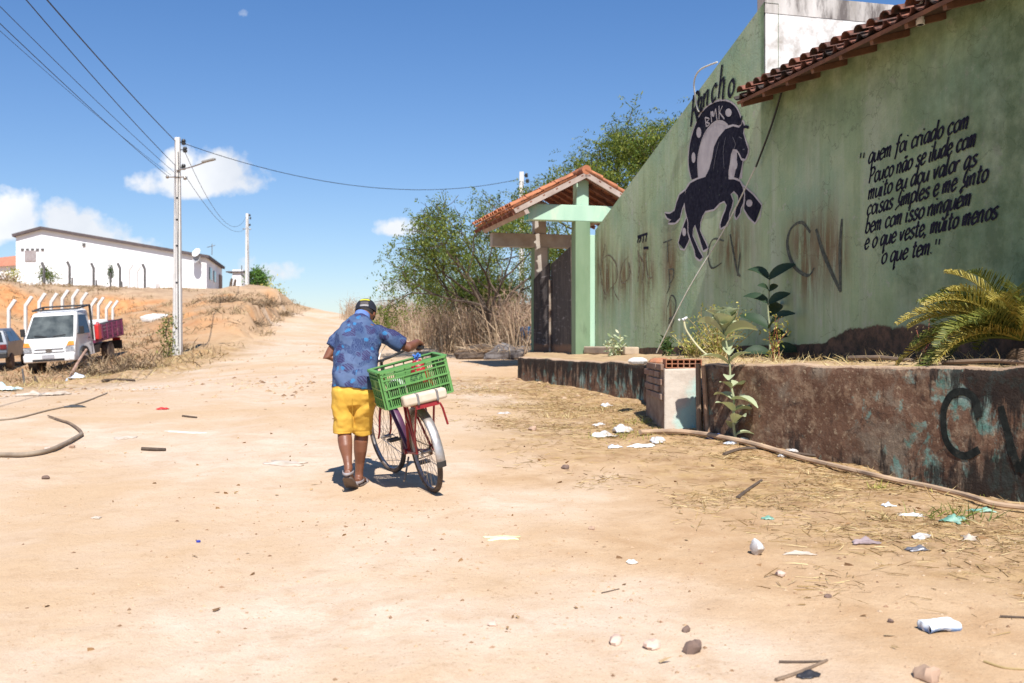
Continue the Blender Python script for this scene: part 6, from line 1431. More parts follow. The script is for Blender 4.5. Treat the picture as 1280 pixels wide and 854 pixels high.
# pad strapped to the rack
tm = lambda p: Rc + BM @ Vector(p)
blk = empty('foam_block', tm((-.262, 0, .768)), 'beige foam block strapped under the crate on the bicycle rack', 'foam block', rot=tuple(BM.to_euler()))
mb = MB(); mb.box((0.0, .01, .05), (.095, .36, .085)); mb.build('foam', pm('beige_foam', (.60, .51, .40), (.50, .41, .31), 9, .9, bump=.3), blk, world=False, bevel=.022, segs=3, smooth=True)
for y in (-.085, .075): mb = MB(); mb.box((0, y, .048), (.103, .028, .094)); mb.build('strap', pm('grey_strap', (.13, .12, .115), (.2, .19, .18), 18, .8), blk, world=False, bevel=.02, segs=2)

# ------------------------------------------------------------------ green produce crate
cw, cd, ch = .54, .355, .300
cO = tm((-.205 + cd / 2, .012, .785)); CM = BM @ Matrix.Rotation(R(-4), 3, 'Z') @ Matrix.Rotation(R(-3), 3, 'X')
crate = empty('produce_crate', cO, 'green slotted plastic produce crate riding on the bicycle rack', 'crate', rot=tuple(CM.to_euler()))
M_crate = pm('green_crate_plastic', (.085, .235, .058), (.12, .29, .08), 6, .6, bump=.05, stain=(.26, .34, .20), stain_scale=5, stain_lo=.6, stain_hi=.8)
def crate_side(L, axis, off, flip, panel):
    mb = MB(); fl = .012
    def bx(u, z, du, dz, t=.012, o=0): mb.box((off + flip * o, u, z) if axis == 'x' else (u, off + flip * o, z), (t, du, dz) if axis == 'x' else (du, t, dz))
    for z, dz, t, o in ((.006, .014, .02, .004), (.082, .011, .022, .005), (.158, .012, .024, .006), (.228, .010, .022, .005), (.262, .009, .024, .006), (.293, .014, .030, .008)): bx(0, z, L, dz, t, o)
    n = int(L / .0165)
    for k in range(n + 1):
        u = -L / 2 + .006 + (L - .012) * k / n; main = k % 5 == 0
        if panel and abs(u) < .075: bx(u, .079, .006, .15, .008)
        else: bx(u, .115, .0062 if not main else .010, .225, .009 if not main else .018, .0 if not main else .004)
        if main: bx(u, .258, .008, .07, .016, .004)
    if panel: bx(0, .193, .165, .062, .008, .001)
    for e in (-1, 1): bx(e * (L / 2 - .007), ch / 2, .016, ch, .022, .004)
    return mb
for off, flip in ((-cd / 2, -1), (cd / 2, 1)):
    sd_ = crate_side(cw, 'x', off, flip, True).build('long_side', M_crate, crate, world=False)
    mk = MB()
    for r in range(2):
        for k in range(5):
            y0 = -.055 + k * .021; z0 = .207 - r * .028
            mk.box((off + flip * .0068, y0, z0), (.003, .004, .02)); mk.box((off + flip * .0068, y0 + .006, z0 + (.008 if (k + r) % 2 else -.008)), (.003, .010, .004)); 
            if (k * 3 + r) % 4: mk.box((off + flip * .0068, y0 + .011, z0), (.003, .004, .02))
    mk.build('stamped_lettering', pm('dark_green_mark', (.012, .05, .02), None, 8, .7, bump=0), sd_, world=False)
for off, flip in ((-cw / 2, -1), (cw / 2, 1)):
    mb = crate_side(cd - .03, 'y', off, flip, False); mb.box((0, off + flip * .004, .19), (.10, .02, .07)); mb.build('short_side', M_crate, crate, world=False)
mb = MB(); mb.box((0, 0, .008), (cd - .02, cw - .02, .008))
for k in range(9): mb.box((0, -cw / 2 + .06 + k * (cw - .12) / 8, .016), (cd - .03, .01, .01))
mb.build('base', M_crate, crate, world=False)
mb = MB()
for s in (-1, 1): mb.box((s * (cd / 2), 0, ch + .001), (.034, cw + .03, .008)); mb.box((0, s * cw / 2, ch + .0012), (cd + .02, .034, .0075))
mb.build('rim', M_crate, crate, world=False)
cm = lambda p: cO + CM @ Vector(p)
sk = empty('plastic_bag', cm((.06, -.10, -.045)), 'red plastic bag knotted with a blue strip poking out of the crate', 'bag', rot=tuple(CM.to_euler()))
mb = MB(); mb.lathe([(.02, 0), (.07, .02), (.085, .12), (.075, .24), (.05, .31), (.032, .335)], (0, 0, 0), n=16); mb.build('red_bag', pm('red_bag', (.42, .02, .025), (.3, .015, .02), 20, .35, bump=.4, bscale=30, bdist=.02), sk, world=False, smooth=True)
mb = MB(); M_bluep = pm('blue_film', (.03, .12, .42), (.05, .2, .55), 14, .35, bump=.3)
for k in range(9):
    a = k * .7; p = Vector((0, 0, .335)); q = p + Vector((.025 * math.cos(a), .034 * math.sin(a) - .01, .022 + .014 * (k % 3))); mb.tube([p, p.lerp(q, .5) + Vector((0, 0, .015)), q], [.008, .011, .006], 5)
mb.build('blue_tie', M_bluep, sk, world=False, smooth=True)
for (x, y, r, lab, c_) in ((.02, .12, .075, 'pale wrapped bundle half hidden inside the green crate', (.45, .50, .42)), (-.03, -.02, .07, 'yellowish bundle deep inside the green crate', (.50, .45, .12)), (-.06, .16, .06, 'dark bag in the left corner of the green crate', (.08, .07, .06))):
    mb = MB(); p = cm((x, y, .11)); mb.ell(p, (r, r * 1.2, .09), 12, 8); tag(mb.build('bundle', pm('bundle_' + lab.split()[0], c_, None, 14, .6, bump=.5, bscale=25), smooth=True, loc=tuple(p)), lab, 'bundle')

# ------------------------------------------------------------------ the man
m0 = Vector((-1.2985, 8.2, 0)); m0.z = gz(m0.x, m0.y)
man = empty('person', m0, 'person in blue floral shirt, yellow shorts and dark cap pushing the bicycle, seen from behind', 'person')
def lp(mb, pts, rr, side=(1, 0, 0), n=22, caps=True):
    pts = [Vector(p) for p in pts]; S = Vector(side); rings = []
    for i, p in enumerate(pts):
        t = (pts[min(i + 1, len(pts) - 1)] - pts[max(i - 1, 0)]).normalized(); a = (S - t * S.dot(t)).normalized(); b = t.cross(a)
        ra, rb = rr[i] if isinstance(rr[i], (tuple, list)) else (rr[i], rr[i])
        rings.append([p + a * (ra * math.cos(2 * math.pi * k / n)) + b * (rb * math.sin(2 * math.pi * k / n)) for k in range(n)])
    mb.loft(rings, caps); return mb
gR = Vector(wmat(man).inverted() @ tm(tuple(hbp(-1)[5].lerp(hbp(-1)[6], .4)))); gL = Vector(wmat(man).inverted() @ tm(tuple(hbp(1)[5].lerp(hbp(1)[6], .4))))
axR = (BM @ (hbp(-1)[6] - hbp(-1)[5])).normalized(); axL = (BM @ (hbp(1)[6] - hbp(1)[5])).normalized()
torso = [((0, .0, .78), (.150, .118)), ((0, .005, .90), (.155, .115)), ((0, .03, 1.02), (.155, .112)), ((.005, .075, 1.14), (.168, .115)), ((.01, .13, 1.25), (.178, .112)), ((.015, .175, 1.33), (.165, .095)), ((.02, .215, 1.385), (.10, .07)), ((.025, .24, 1.41), (.062, .062))]
shR = Vector((.185, .175, 1.325)); elR = Vector((.425, .225, 1.165)); shL = Vector((-.16, .17, 1.325)); elL = Vector((-.245, .115, 1.085))
wrR = gR + Vector((.005, -.085, .045)); wrL = gL + Vector((-.075, -.035, .035))
M_skin = pm('sunned_skin', (.165, .064, .034), (.21, .085, .047), 6, .45, bump=.1, bscale=60, stain=(.115, .042, .024), stain_scale=5, stain_lo=.55, stain_hi=.8)
mb = MB()
lp(mb, [p for p, r in torso], [r for p, r in torso])
lp(mb, [(.025, .235, 1.385), (.032, .275, 1.43), (.045, .33, 1.47)], [.062, .056, .055])
HT = eul(R(-24), 0, 0); hc = Vector((.040, .355, 1.470))
mb.ell(hc, (.074, .094, .108), 22, 14, HT); mb.ell(hc + HT @ Vector((0, .035, -.055)), (.055, .058, .062), 16, 10, HT)     # skull, jaw
mb.loft([[hc + HT @ Vector((x * w_, y + .0, z)) for x, y, z in ((-.012, .085, z0), (0, yy, z0), (.012, .085, z0))] for z0, yy, w_ in ((.005, .096, .7), (-.02, .108, 1.0), (-.035, .112, 1.3), (-.042, .095, 1.2))])   # nose
for s in (-1, 1): mb.ell(hc + HT @ Vector((.076 * s, -.005, -.012)), (.012, .022, .034), 10, 8, HT @ eul(0, 0, -.25 * s))     # ears
mb.ell(hc + HT @ Vector((0, .088, -.068)), (.024, .012, .008), 10, 6, HT); mb.ell(hc + HT @ Vector((0, .086, -.080)), (.021, .012, .008), 10, 6, HT)     # lips
def arm(sh, el, wr):
    lp(mb, [sh, sh.lerp(el, .35), sh.lerp(el, .75), el, el.lerp(wr, .25), el.lerp(wr, .6), wr], [.046, .048, .043, .041, .043, .035, (.028, .024)], (0, 0, 1) if abs((el - sh).normalized().z) < .8 else (1, 0, 0), 16)
arm(shR + Vector((-.045, 0, -.02)), elR, wrR); arm(shL + Vector((.048, 0, -.035)), elL, wrL)
def hand(wr, g, ax, s):
    """palm over the grip, four unequal fingers wrapped round it, the thumb underneath from the palm's side"""
    up = Vector((0, 0, 1)); fw = (g - wr); fw = (fw - ax * fw.dot(ax)).normalized(); n_ = ax.cross(fw).normalized(); n_ = n_ if n_.z > 0 else -n_
    k0 = g + n_ * .030
    pw = wr.lerp(k0, .5) + n_ * .006
    lp(mb, [wr, pw, k0 - fw * .004], [(.026, .021), (.040, .019), (.042, .015)], ax, 16)
    for i, (o, L) in enumerate(((.030, .92), (.010, 1.0), (-.010, .95), (-.030, .78))):
        b = k0 + ax * o * -1; r = .0095 if i < 3 else .0082
        lp(mb, [b - fw * .012, b + fw * .020 * L + n_ * .002, b + fw * .036 * L - n_ * .016, b + fw * .033 * L - n_ * .042 * L, b + fw * .012 - n_ * .056 * L], [r * 1.1, r * 1.08, r, r * .95, r * .75], ax, 10)
    b = pw - ax * .034
    lp(mb, [b, b + fw * .018 - n_ * .018 - ax * .012, b + fw * .034 - n_ * .038 - ax * .008, b + fw * .048 - n_ * .046], [.013, .0125, .011, .0085], ax, 10)
hand(wrR, gR, axR, 1); hand(wrL, gL, axL, -1)
hipL = Vector((-.082, .0, .80)); knL = Vector((-.088, .035, .475)); anL = Vector((-.032, -.105, .19)); hipR = Vector((.082, .0, .80)); knR = Vector((.045, .115, .47)); anR = Vector((.012, .165, .095))
def leg(h, k, a):
    cb = Vector((0, -.020, 0)); lp(mb, [h, h.lerp(k, .4), h.lerp(k, .8), k, k.lerp(a, .22) + cb, k.lerp(a, .42) + cb * .9, k.lerp(a, .7), k.lerp(a, .9), a], [.088, .078, .062, .057, .060, .056, .041, .034, .035], (1, 0, 0), 18)
leg(hipL, knL, anL); leg(hipR, knR, anR)
def foot(an, heel, ball, toe):
    lp(mb, [heel + Vector((0, -.012, .012)), heel.lerp(ball, .25) + Vector((0, 0, .018)), heel.lerp(ball, .65) + Vector((0, 0, .014)), ball, ball.lerp(toe, .6), toe], [(.026, .026), (.033, .036), (.038, .030), (.045, .022), (.042, .016), (.030, .010)], (1, 0, 0), 14)
    lp(mb, [an + Vector((0, 0, .02)), an, an.lerp(heel, .6) + Vector((0, .012, 0))], [.034, .036, .033], (1, 0, 0), 14)
    for i, (dx, l) in enumerate(((-.026, .0), (-.008, .008), (.010, .006), (.024, 0), (.035, -.010))):
        mb.ell(toe + Vector((dx, l, .002)), (.011 if i else .014, .020, .010), 8, 6)
heelL = Vector((-.032, -.150, .150)); ballL = Vector((-.022, .0, .045)); toeL = Vector((-.018, .062, .030))
heelR = Vector((.012, .115, .045)); ballR = Vector((.024, .28, .038)); toeR = Vector((.030, .345, .030))
foot(anL, heelL, ballL, toeL); foot(anR, heelR, ballR, toeR)
remesh('body', mb, M_skin, man, .0052, 5, world=False)
M_eye = pm('eye_white', (.75, .72, .68), None, 5, .2, bump=0); 
for s in (-1, 1):
    mb = MB(); mb.ell(hc + HT @ Vector((.030 * s, .084, .005)), (.012, .009, .008), 10, 8, HT); mb.build('eye', M_eye, man, world=False, smooth=True)
# hair below the cap
M_hair = pm('dark_hair', (.018, .014, .012), (.03, .025, .022), 40, .8, bump=.6, bscale=120)
mb = MB(); mb.ell(hc + HT @ Vector((0, -.008, .006)), (.0775, .092, .088), 22, 14, HT); mb.build('hair', M_hair, man, world=False, smooth=True)
# cap
M_cap = pm('navy_cap', (.007, .009, .018), (.012, .015, .026), 24, .95, bump=.3)
cc = hc + HT @ Vector((0, .006, .030)); mb = MB(); rings = []
for j in range(9):
    ph = math.pi / 2 * j / 8 * .97; rings.append([cc + HT @ Vector((.091 * math.cos(ph) * math.cos(2 * math.pi * k / 28), .106 * math.cos(ph) * math.sin(2 * math.pi * k / 28), -.030 * (j == 0) + .092 * math.sin(ph))) for k in range(28)])
mb.loft(rings); cap = mb.build('cap', M_cap, man, world=False, smooth=True)
mb = MB(); mb.grid(lambda a, b: cc + HT @ Vector(((a - .5) * .15 * (1 - .25 * b * b), .092 + .075 * b - .06 * (2 * a - 1) ** 2, -.025 - .02 * b + .010 * math.cos((a - .5) * 3))), 12, 6); br = mb.build('brim', M_cap, cap, world=False, smooth='all', fixn=False); md = br.modifiers.new('s', 'SOLIDIFY'); md.thickness = .005
def cap_patch(a0, a1, p0, p1, r, mat, name):
    mb = MB(); mb.grid(lambda u, v: cc + HT @ Vector(((.091 + r) * math.cos(p0 + (p1 - p0) * v) * math.cos(a0 + (a1 - a0) * u), (.106 + r) * math.cos(p0 + (p1 - p0) * v) * math.sin(a0 + (a1 - a0) * u), (.092 + r) * math.sin(p0 + (p1 - p0) * v))), 10, 5); o_ = mb.build(name, mat, cap, world=False, smooth='all', fixn=False); md = o_.modifiers.new('s', 'SOLIDIFY'); md.thickness = .004; md.offset = 1; return o_
cap_patch(R(238), R(302), R(26), R(38), .003, pm('yellow_embroidery', (.62, .58, .05), (.5, .46, .04), 40, .7), 'embroidered_patch')
cap_patch(R(247), R(293), R(-4), R(17), .001, pm('cap_opening', (.10, .085, .08), (.05, .045, .045), 30, .8), 'rear_opening')
cap_patch(R(246), R(294), R(-12), R(-3), .003, pm('cap_strap', (.34, .33, .33), (.25, .25, .25), 30, .7), 'strap')
# shirt
mb = MB()
sh = [((-.005, -.012, .822), (.193, .152)), ((0, -.002, .90), (.190, .148)), ((0, .022, 1.0), (.182, .14)), ((.005, .06, 1.10), (.185, .138)), ((.01, .105, 1.20), (.196, .136)), ((.012, .145, 1.28), (.200, .128)), ((.015, .195, 1.34), (.172, .102)), ((.02, .215, 1.385), (.115, .080)), ((.023, .235, 1.415), (.075, .068))]
lp(mb, [p for p, r in sh], [r for p, r in sh], n=30)
def sleeve(sh_, el_, f, r0, r1): lp(mb, [sh_ + (sh_ - el_).normalized() * .03 + Vector((0, 0, -.022)), sh_ + Vector((0, 0, -.012)), sh_.lerp(el_, f * .5), sh_.lerp(el_, f)], [r0 * .6, r0 * .88, (r0 + r1) / 2, r1], (1, 0, 0) if abs((el_ - sh_).normalized().z) > .6 else (0, 0, 1), 20)
sleeve(shR + Vector((-.03, 0, -.008)), elR, .83, .078, .072); sleeve(shL + Vector((.030, 0, -.022)), elL, .64, .068, .073)
def folds(co, no):
    x, y, z = co.T
    f = fbm(x * 8 + z * 4.5, z * 7 - x * 3, 4) * .018
    drape = np.sin((x - .02) * 30 + z * 18 + fbm(x * 5, z * 5, 3) * 5) * .0035 * sstep(1.32, 1.0, z)
    arms = np.sin((np.abs(x) * 55 + z * 40)) * .0032 * sstep(.15, .2, np.abs(x)) * sstep(1.12, 1.18, z)
    spine = -.010 * np.exp(-((x - .008) / .025) ** 2) * (no[:, 1] < -.3) * sstep(.85, 1.0, z) * sstep(1.38, 1.28, z)
    blade = .010 * np.exp(-(((np.abs(x - .01) - .09) / .05) ** 2 + ((z - 1.24) / .07) ** 2)) * (no[:, 1] < 0)
    return f + drape + arms + spine + blade
def shirt_mat():
    t = NT('floral_shirt'); v = t.coord('Object'); w_ = t.new('ShaderNodeVectorMath', operation='ADD'); nn = t.new('ShaderNodeTexNoise'); nn.inputs['Scale'].default_value = 9; t.link(v, nn.inputs['Vector'])
    sc_ = t.new('ShaderNodeVectorMath', operation='SCALE'); sc_.inputs['Scale'].default_value = .10; t.link(nn.outputs['Color'], sc_.inputs[0]); t.link(v, w_.inputs[0]); t.link(sc_.outputs[0], w_.inputs[1]); vd = w_.outputs[0]
    c = t.mix(t.ramp(t.noise(v, 5, 5, .6), (.38, 0), (.62, 1)), (.050, .083, .165), (.090, .13, .23))
    def vor(scale, vec, seed):
        m_ = t.new('ShaderNodeMapping'); m_.inputs['Location'].default_value = (seed, seed * .7, seed * .3); t.link(vec, m_.inputs['Vector']); n = t.new('ShaderNodeTexVoronoi'); n.inputs['Scale'].default_value = scale; t.link(m_.outputs[0], n.inputs['Vector']); return n
    wv = t.new('ShaderNodeTexWave', wave_type='BANDS', bands_direction='DIAGONAL'); wv.inputs['Scale'].default_value = 22; wv.inputs['Distortion'].default_value = 5; wv.inputs['Detail'].default_value = 1; t.link(v, wv.inputs['Vector'])
    wv2 = t.new('ShaderNodeTexWave', wave_type='BANDS', bands_direction='X'); wv2.inputs['Scale'].default_value = 26; wv2.inputs['Distortion'].default_value = 9; wv2.inputs['Detail Scale'].default_value = 2.2; t.link(vd, wv2.inputs['Vector'])
    # feathery dark blue leaves
    lm = t.math('MULTIPLY', t.ramp(t.noise(vd, 9, 3, .5, .4), (.46, 0), (.52, 1)), t.ramp(wv2.outputs['Fac'], (.35, .25), (.6, 1)))
    c = t.mix(t.math('MULTIPLY', lm, .95), c, (.020, .033, .10))
    fl = t.ramp(vor(8.2, vd, 2.1).outputs['Distance'], (.36, 1), (.42, 0)); pet = t.ramp(wv.outputs['Fac'], (.30, .35), (.55, 1))
    c = t.mix(t.math('MULTIPLY', t.math('MULTIPLY', fl, pet), .85), c, (.034, .022, .075))
    f2 = t.ramp(vor(11, vd, 7.7).outputs['Distance'], (.20, 1), (.25, 0)); c = t.mix(t.math('MULTIPLY', f2, .6), c, (.03, .20, .42))
    t.color(c); t.bump(t.noise(v, 260, 2, .5), .15, .002); return t.done(.85, 0, .2)
shirt = remesh('shirt', mb, shirt_mat(), man, .007, 16, world=False, disp=folds)
mb = MB(); lp(mb, [(.021, .222, 1.392), (.026, .245, 1.432), (.029, .257, 1.446)], [(.082, .076), (.068, .068), (.066, .066)], n=26); mb.build('collar', pm('shirt_collar', (.11, .19, .44), (.08, .15, .36), 16, .85), shirt, world=False, smooth=True)
# shorts
mb = MB(); lp(mb, [(-.004, -.004, .88), (-.002, -.006, .80), (0, 0, .70)], [(.168, .130), (.180, .138), (.165, .112)], n=26)
for h, k, sx in ((hipL, knL, -1), (hipR, knR, 1)): lp(mb, [h + Vector((.0, 0, .03)), h.lerp(k, .3) + Vector((.004 * sx, 0, 0)), h.lerp(k, .7) + Vector((.004 * sx, 0, 0)), h.lerp(k, 1.03) + Vector((.002 * sx, -.006, 0))], [(.094, .134), (.094, .126), (.090, .108), (.089, .100)], (1, 0, 0), 24)
def sfold(co, no):
    x, y, z = co.T; s = np.sign(x)
    return fbm(x * 7 + 3, z * 5, 4) * .018 + np.sin(np.abs(x) * 24 - z * 34 + fbm(x * 6, z * 6, 3) * 6) * .0065 * sstep(.85, .65, z) - .008 * np.exp(-((z - .475) / .006) ** 2) * .3
M_short = pm('yellow_cotton', (.66, .40, .055), (.58, .335, .04), 5, .85, bump=.15, bscale=220, bdist=.002, stain=(.64, .40, .07), stain_scale=4, stain_lo=.5, stain_hi=.75)
shorts = remesh('shorts', mb, M_short, man, .007, 4, world=False, disp=sfold)
mb = MB(); mb.tube([(.004, -.128, .80), (.004, -.134, .72), (.003, -.118, .62)], .0025, 5); mb.build('seam', pm('seam_thread', (.40, .21, .015), None, 9, .9, bump=0), shorts, world=False)
# sandals
M_sole = pm('worn_sandal_sole', (.17, .125, .10), (.11, .085, .075), 14, .9, bump=.3); M_strap = pm('pale_grey_strap', (.36, .33, .34), (.25, .22, .22), 12, .8, bump=.2)
def sandal(heel, ball, toe):
    a = heel + Vector((0, -.03, -.032)); b = ball + Vector((0, 0, -.030)); c = toe + Vector((0, .022, -.020)); pts = spline([a, a.lerp(b, .5) + Vector((0, 0, -.004)), b, c], 5); mb = MB(); n = len(pts); rings = []
    for i, p in enumerate(pts):
        f = i / (n - 1); w = .036 + .014 * math.sin(f * math.pi * .9) - .018 * max(0, f - .82) / .18 - .012 * max(0, .12 - f) / .12
        t = (pts[min(i + 1, n - 1)] - pts[max(i - 1, 0)]).normalized(); u = Vector((1, 0, 0)).cross(t).normalized(); u = u if u.z > 0 else -u
        rings.append([p + Vector((-w, 0, 0)), p + Vector((w, 0, 0)), p + Vector((w * 1.02, 0, 0)) + u * .017, p + Vector((-w * 1.02, 0, 0)) + u * .017])
    mb.loft(rings); so = mb.build('sandal', M_sole, man, world=False, bevel=.004, smooth=True)
    q = ball.lerp(heel, .18); mb = MB(); mb.grid(lambda u, v: q.lerp(toe, v * .55) + Vector((.053 * math.cos(math.pi * u), 0, -.024 + .052 * math.sin(math.pi * u))), 12, 4); s_ = mb.build('strap', M_strap, so, world=False, smooth='all', fixn=False); md = s_.modifiers.new('s', 'SOLIDIFY'); md.thickness = .006
    mb = MB(); hb2 = heel + Vector((0, 0, .012)); mb.grid(lambda u, v: hb2 + Vector((.041 * math.cos(math.pi + math.pi * u), .05 + .098 * math.sin(math.pi + math.pi * u), -.022 + .020 * v + .012 * (1 - math.sin(math.pi * u)))), 12, 3); s2 = mb.build('heel_strap', M_strap, so, world=False, smooth='all', fixn=False); md = s2.modifiers.new('s', 'SOLIDIFY'); md.thickness = .006
sandal(heelL, ballL, toeL); sandal(heelR, ballR, toeR)
# ------------------------------------------------------------------ litter, stones, sticks and straw on the ground
def gset(px, py): return G(px, py)
def crumple(c, L, W_, H, yaw, mat, lab, cat, name, seed, group=None, fold=1.0):
    """a crumpled sheet: bag, paper or rag with real thickness, lying on the earth"""
    rr = random.Random(seed); ph = [rr.uniform(0, 6) for _ in range(6)]; M_ = rz(yaw); c = Vector(c)
    def f(a, b):
        x = (a - .5) * L * (1 + .18 * math.sin(5 * b + ph[0]) + .1 * math.sin(11 * b + ph[3])); y = (b - .5) * W_ * (1 + .22 * math.sin(4 * a + ph[1]) + .1 * math.sin(13 * a + ph[4]))
        e = min(a, 1 - a, b, 1 - b) * 2
        z = H * (.18 + .82 * e ** .6 * (.55 + .45 * math.sin(7 * a + 4 * b + ph[2]) * math.cos(6 * b - 3 * a + ph[5]))) + rr.uniform(-.06, .06) * H * fold
        p = c + M_ @ Vector((x, y, 0)); return Vector((p.x, p.y, gz(p.x, p.y) + max(.003, z)))
    mb = MB(); mb.grid(f, 14, 10); o = mb.build(name, mat, smooth='all', fixn=False, loc=tuple(c)); md = o.modifiers.new('s', 'SOLIDIFY'); md.thickness = .004; md.offset = 1; return tag(o, lab, cat, group)
M_film = pm('white_plastic_film', (.64, .63, .62), (.46, .43, .41), 14, .5, bump=.5, bscale=30, stain=(.40, .32, .24), stain_scale=12, stain_lo=.5, stain_hi=.66); M_dirtypaper = pm('dusty_paper', (.54, .47, .40), (.42, .34, .26), 7, .9, bump=.2)
M_bluebag = pm('blue_white_pack', (.62, .68, .76), (.16, .28, .48), 9, .45, bump=.1, stain=(.72, .72, .70), stain_scale=6, stain_lo=.4, stain_hi=.55); M_greenfilm = pm('sea_green_film', (.10, .27, .20), (.28, .42, .34), 9, .5, bump=.3)
M_lime = pm('lime_paper', (.58, .68, .30), (.66, .70, .50), 5, .8, bump=.1); M_navyb = pm('navy_cloth', (.02, .04, .14), (.06, .08, .2), 12, .8, bump=.4)
k = 0
for px, py, L, W_, H, yaw, m_, lab, cat, nm in (
    (752, 546, .26, .20, .09, .3, M_film, 'white plastic bag, left one of the cluster before the pier', 'plastic bag', 'plastic_bag'), (778, 541, .20, .20, .13, 1.1, M_film, 'white plastic bag, tallest of the cluster before the pier', 'plastic bag', 'plastic_bag'),
    (748, 532, .14, .10, .05, .6, M_film, 'small white plastic scrap behind the bag cluster', 'plastic scrap', 'plastic_scrap'), (768, 560, .14, .10, .05, .2, M_bluebag, 'pale blue tinged scrap below the white bags', 'plastic scrap', 'plastic_scrap'),
    (803, 559, .30, .12, .05, .5, M_paper, 'long white paper scrap right of the bag cluster', 'paper', 'paper_scrap'), (822, 553, .17, .14, .08, 1.4, M_film, 'crumpled white film nearest the pier foot', 'plastic scrap', 'plastic_scrap'),
    (758, 508, .15, .13, .07, .4, M_film, 'white scrap by the low wall, farthest behind the bags', 'plastic scrap', 'plastic_scrap'),
    (357, 580, .36, .20, .035, -.2, M_dirtypaper, 'torn grey paper sheet lying left of the man', 'paper', 'paper_sheet'), (628, 673, .21, .11, .02, .1, M_lime, 'lime green paper scrap right of the bicycle wheel', 'paper', 'paper_scrap'),
    (1192, 652, .17, .14, .07, .8, M_greenfilm, 'sea green plastic wrapper left of the green weed', 'wrapper', 'plastic_wrapper'), (1228, 640, .18, .10, .05, .2, M_greenfilm, 'sea green plastic strip right of the green weed', 'wrapper', 'plastic_wrapper'),
    (1138, 645, .17, .06, .03, -.15, M_paper, 'pinkish white paper strip beside the sea green wrapper', 'paper', 'paper_scrap'), (1110, 633, .09, .07, .04, .4, M_bluebag, 'blue white packet with yellow end in the straw', 'packet', 'food_packet'),
    (1080, 679, .16, .09, .05, .3, pm('mauve_rag', (.36, .28, .28), (.24, .18, .18), 9, .9, bump=.4), 'mauve rag at the edge of the straw', 'rag', 'rag'), (1152, 672, .15, .08, .035, .7, M_film, 'small white film scrap in the middle of the straw', 'plastic scrap', 'plastic_scrap'),
    (1212, 674, .14, .09, .04, 1.2, M_dirtypaper, 'pale film scrap in the straw farthest right', 'plastic scrap', 'plastic_scrap'), (1146, 688, .13, .07, .04, .2, pm('grey_can', (.30, .30, .33), (.2, .2, .22), 9, .4, .5), 'grey flattened can at the front of the straw', 'can', 'flattened_can'),
    (998, 693, .17, .06, .03, .1, M_dirtypaper, 'crumpled tan paper right of the white ball', 'paper', 'paper_scrap'), (925, 553, .30, .16, .06, .3, M_bluebag, 'pale blue plastic at the foot of the tall milkweed', 'plastic scrap', 'plastic_scrap'),
    (984, 567, .22, .12, .05, .7, M_film, 'white torn plastic under the long branch', 'plastic scrap', 'plastic_scrap'), (855, 543, .14, .10, .09, .9, M_navyb, 'navy blue cloth shoe lying at the pier foot', 'shoe', 'cloth_shoe'), (893, 546, .17, .09, .05, .5, M_navyb, 'navy rag beside the rusty pipe', 'rag', 'rag'),
    (1010, 845, .10, .06, .03, .5, pm('black_scrap', (.03, .03, .035), None, 9, .5), 'small black plastic scrap near the bottom edge', 'plastic scrap', 'plastic_scrap'), (960, 649, .08, .06, .03, .3, M_greenfilm, 'tiny sea green scrap above the white ball', 'plastic scrap', 'plastic_scrap'),
    (630, 517, .16, .10, .03, .1, M_film, 'thin pale scrap far up the lane right of the crate', 'plastic scrap', 'plastic_scrap'), (157, 548, .22, .16, .03, .3, M_dirtypaper, 'pale crushed debris pile on the left of the lane', 'paper', 'paper_scrap'),
    (232, 541, .42, .07, .02, .05, M_paper, 'long pale strip of wood or card left of the man', 'paper', 'card_strip'), (94, 509, .28, .13, .05, .1, pm('dark_scrap', (.06, .06, .06), None, 9, .6), 'dark flattened bottle on the left of the lane', 'bottle', 'flat_bottle'),
    (94, 474, .45, .35, .18, .4, M_bluebag, 'white bag lying before the truck wheel', 'plastic bag', 'plastic_bag'), (4, 488, .55, .4, .2, .2, pm('cyan_film', (.42, .62, .63), (.6, .7, .7), 8, .5, bump=.3), 'pale cyan bag at the far left edge', 'plastic bag', 'plastic_bag'),
    (70, 494, .4, .3, .1, .9, M_dirtypaper, 'pale paper scrap in the straw below the truck', 'paper', 'paper_scrap'), (41, 495, .4, .25, .10, .2, M_dirtypaper, 'dusty paper scrap in the straw at the left', 'paper', 'paper_scrap'), (203, 512, .16, .12, .05, .2, M_red, 'small red scrap on the left side of the lane', 'plastic scrap', 'plastic_scrap'),
    (182, 487, .5, .3, .03, .2, M_dirtypaper, 'pale spilled ash patch near the pole side of the lane', 'ash', 'ash_patch'), (120, 648, .06, .05, .02, .3, M_dirtypaper, 'small tan crumb of card in the left foreground', 'paper', 'card_crumb'), (790, 704, .06, .05, .03, .3, M_paper, 'small pink white scrap in the middle foreground', 'paper', 'paper_scrap')):
    k += 1; crumple(gset(px, py), L, W_, H, yaw, m_, lab, cat, nm, k)
c = gset(248, 678); mb = MB(); mb.lathe([(.012, 0), (.014, .002), (.014, .010), (.012, .012)], (c.x, c.y, c.z), n=14); tag(mb.build('bottle_cap', pm('blue_cap', (.03, .05, .38), None, 9, .4), loc=tuple(c)), 'tiny blue bottle cap on bare sand', 'bottle cap')
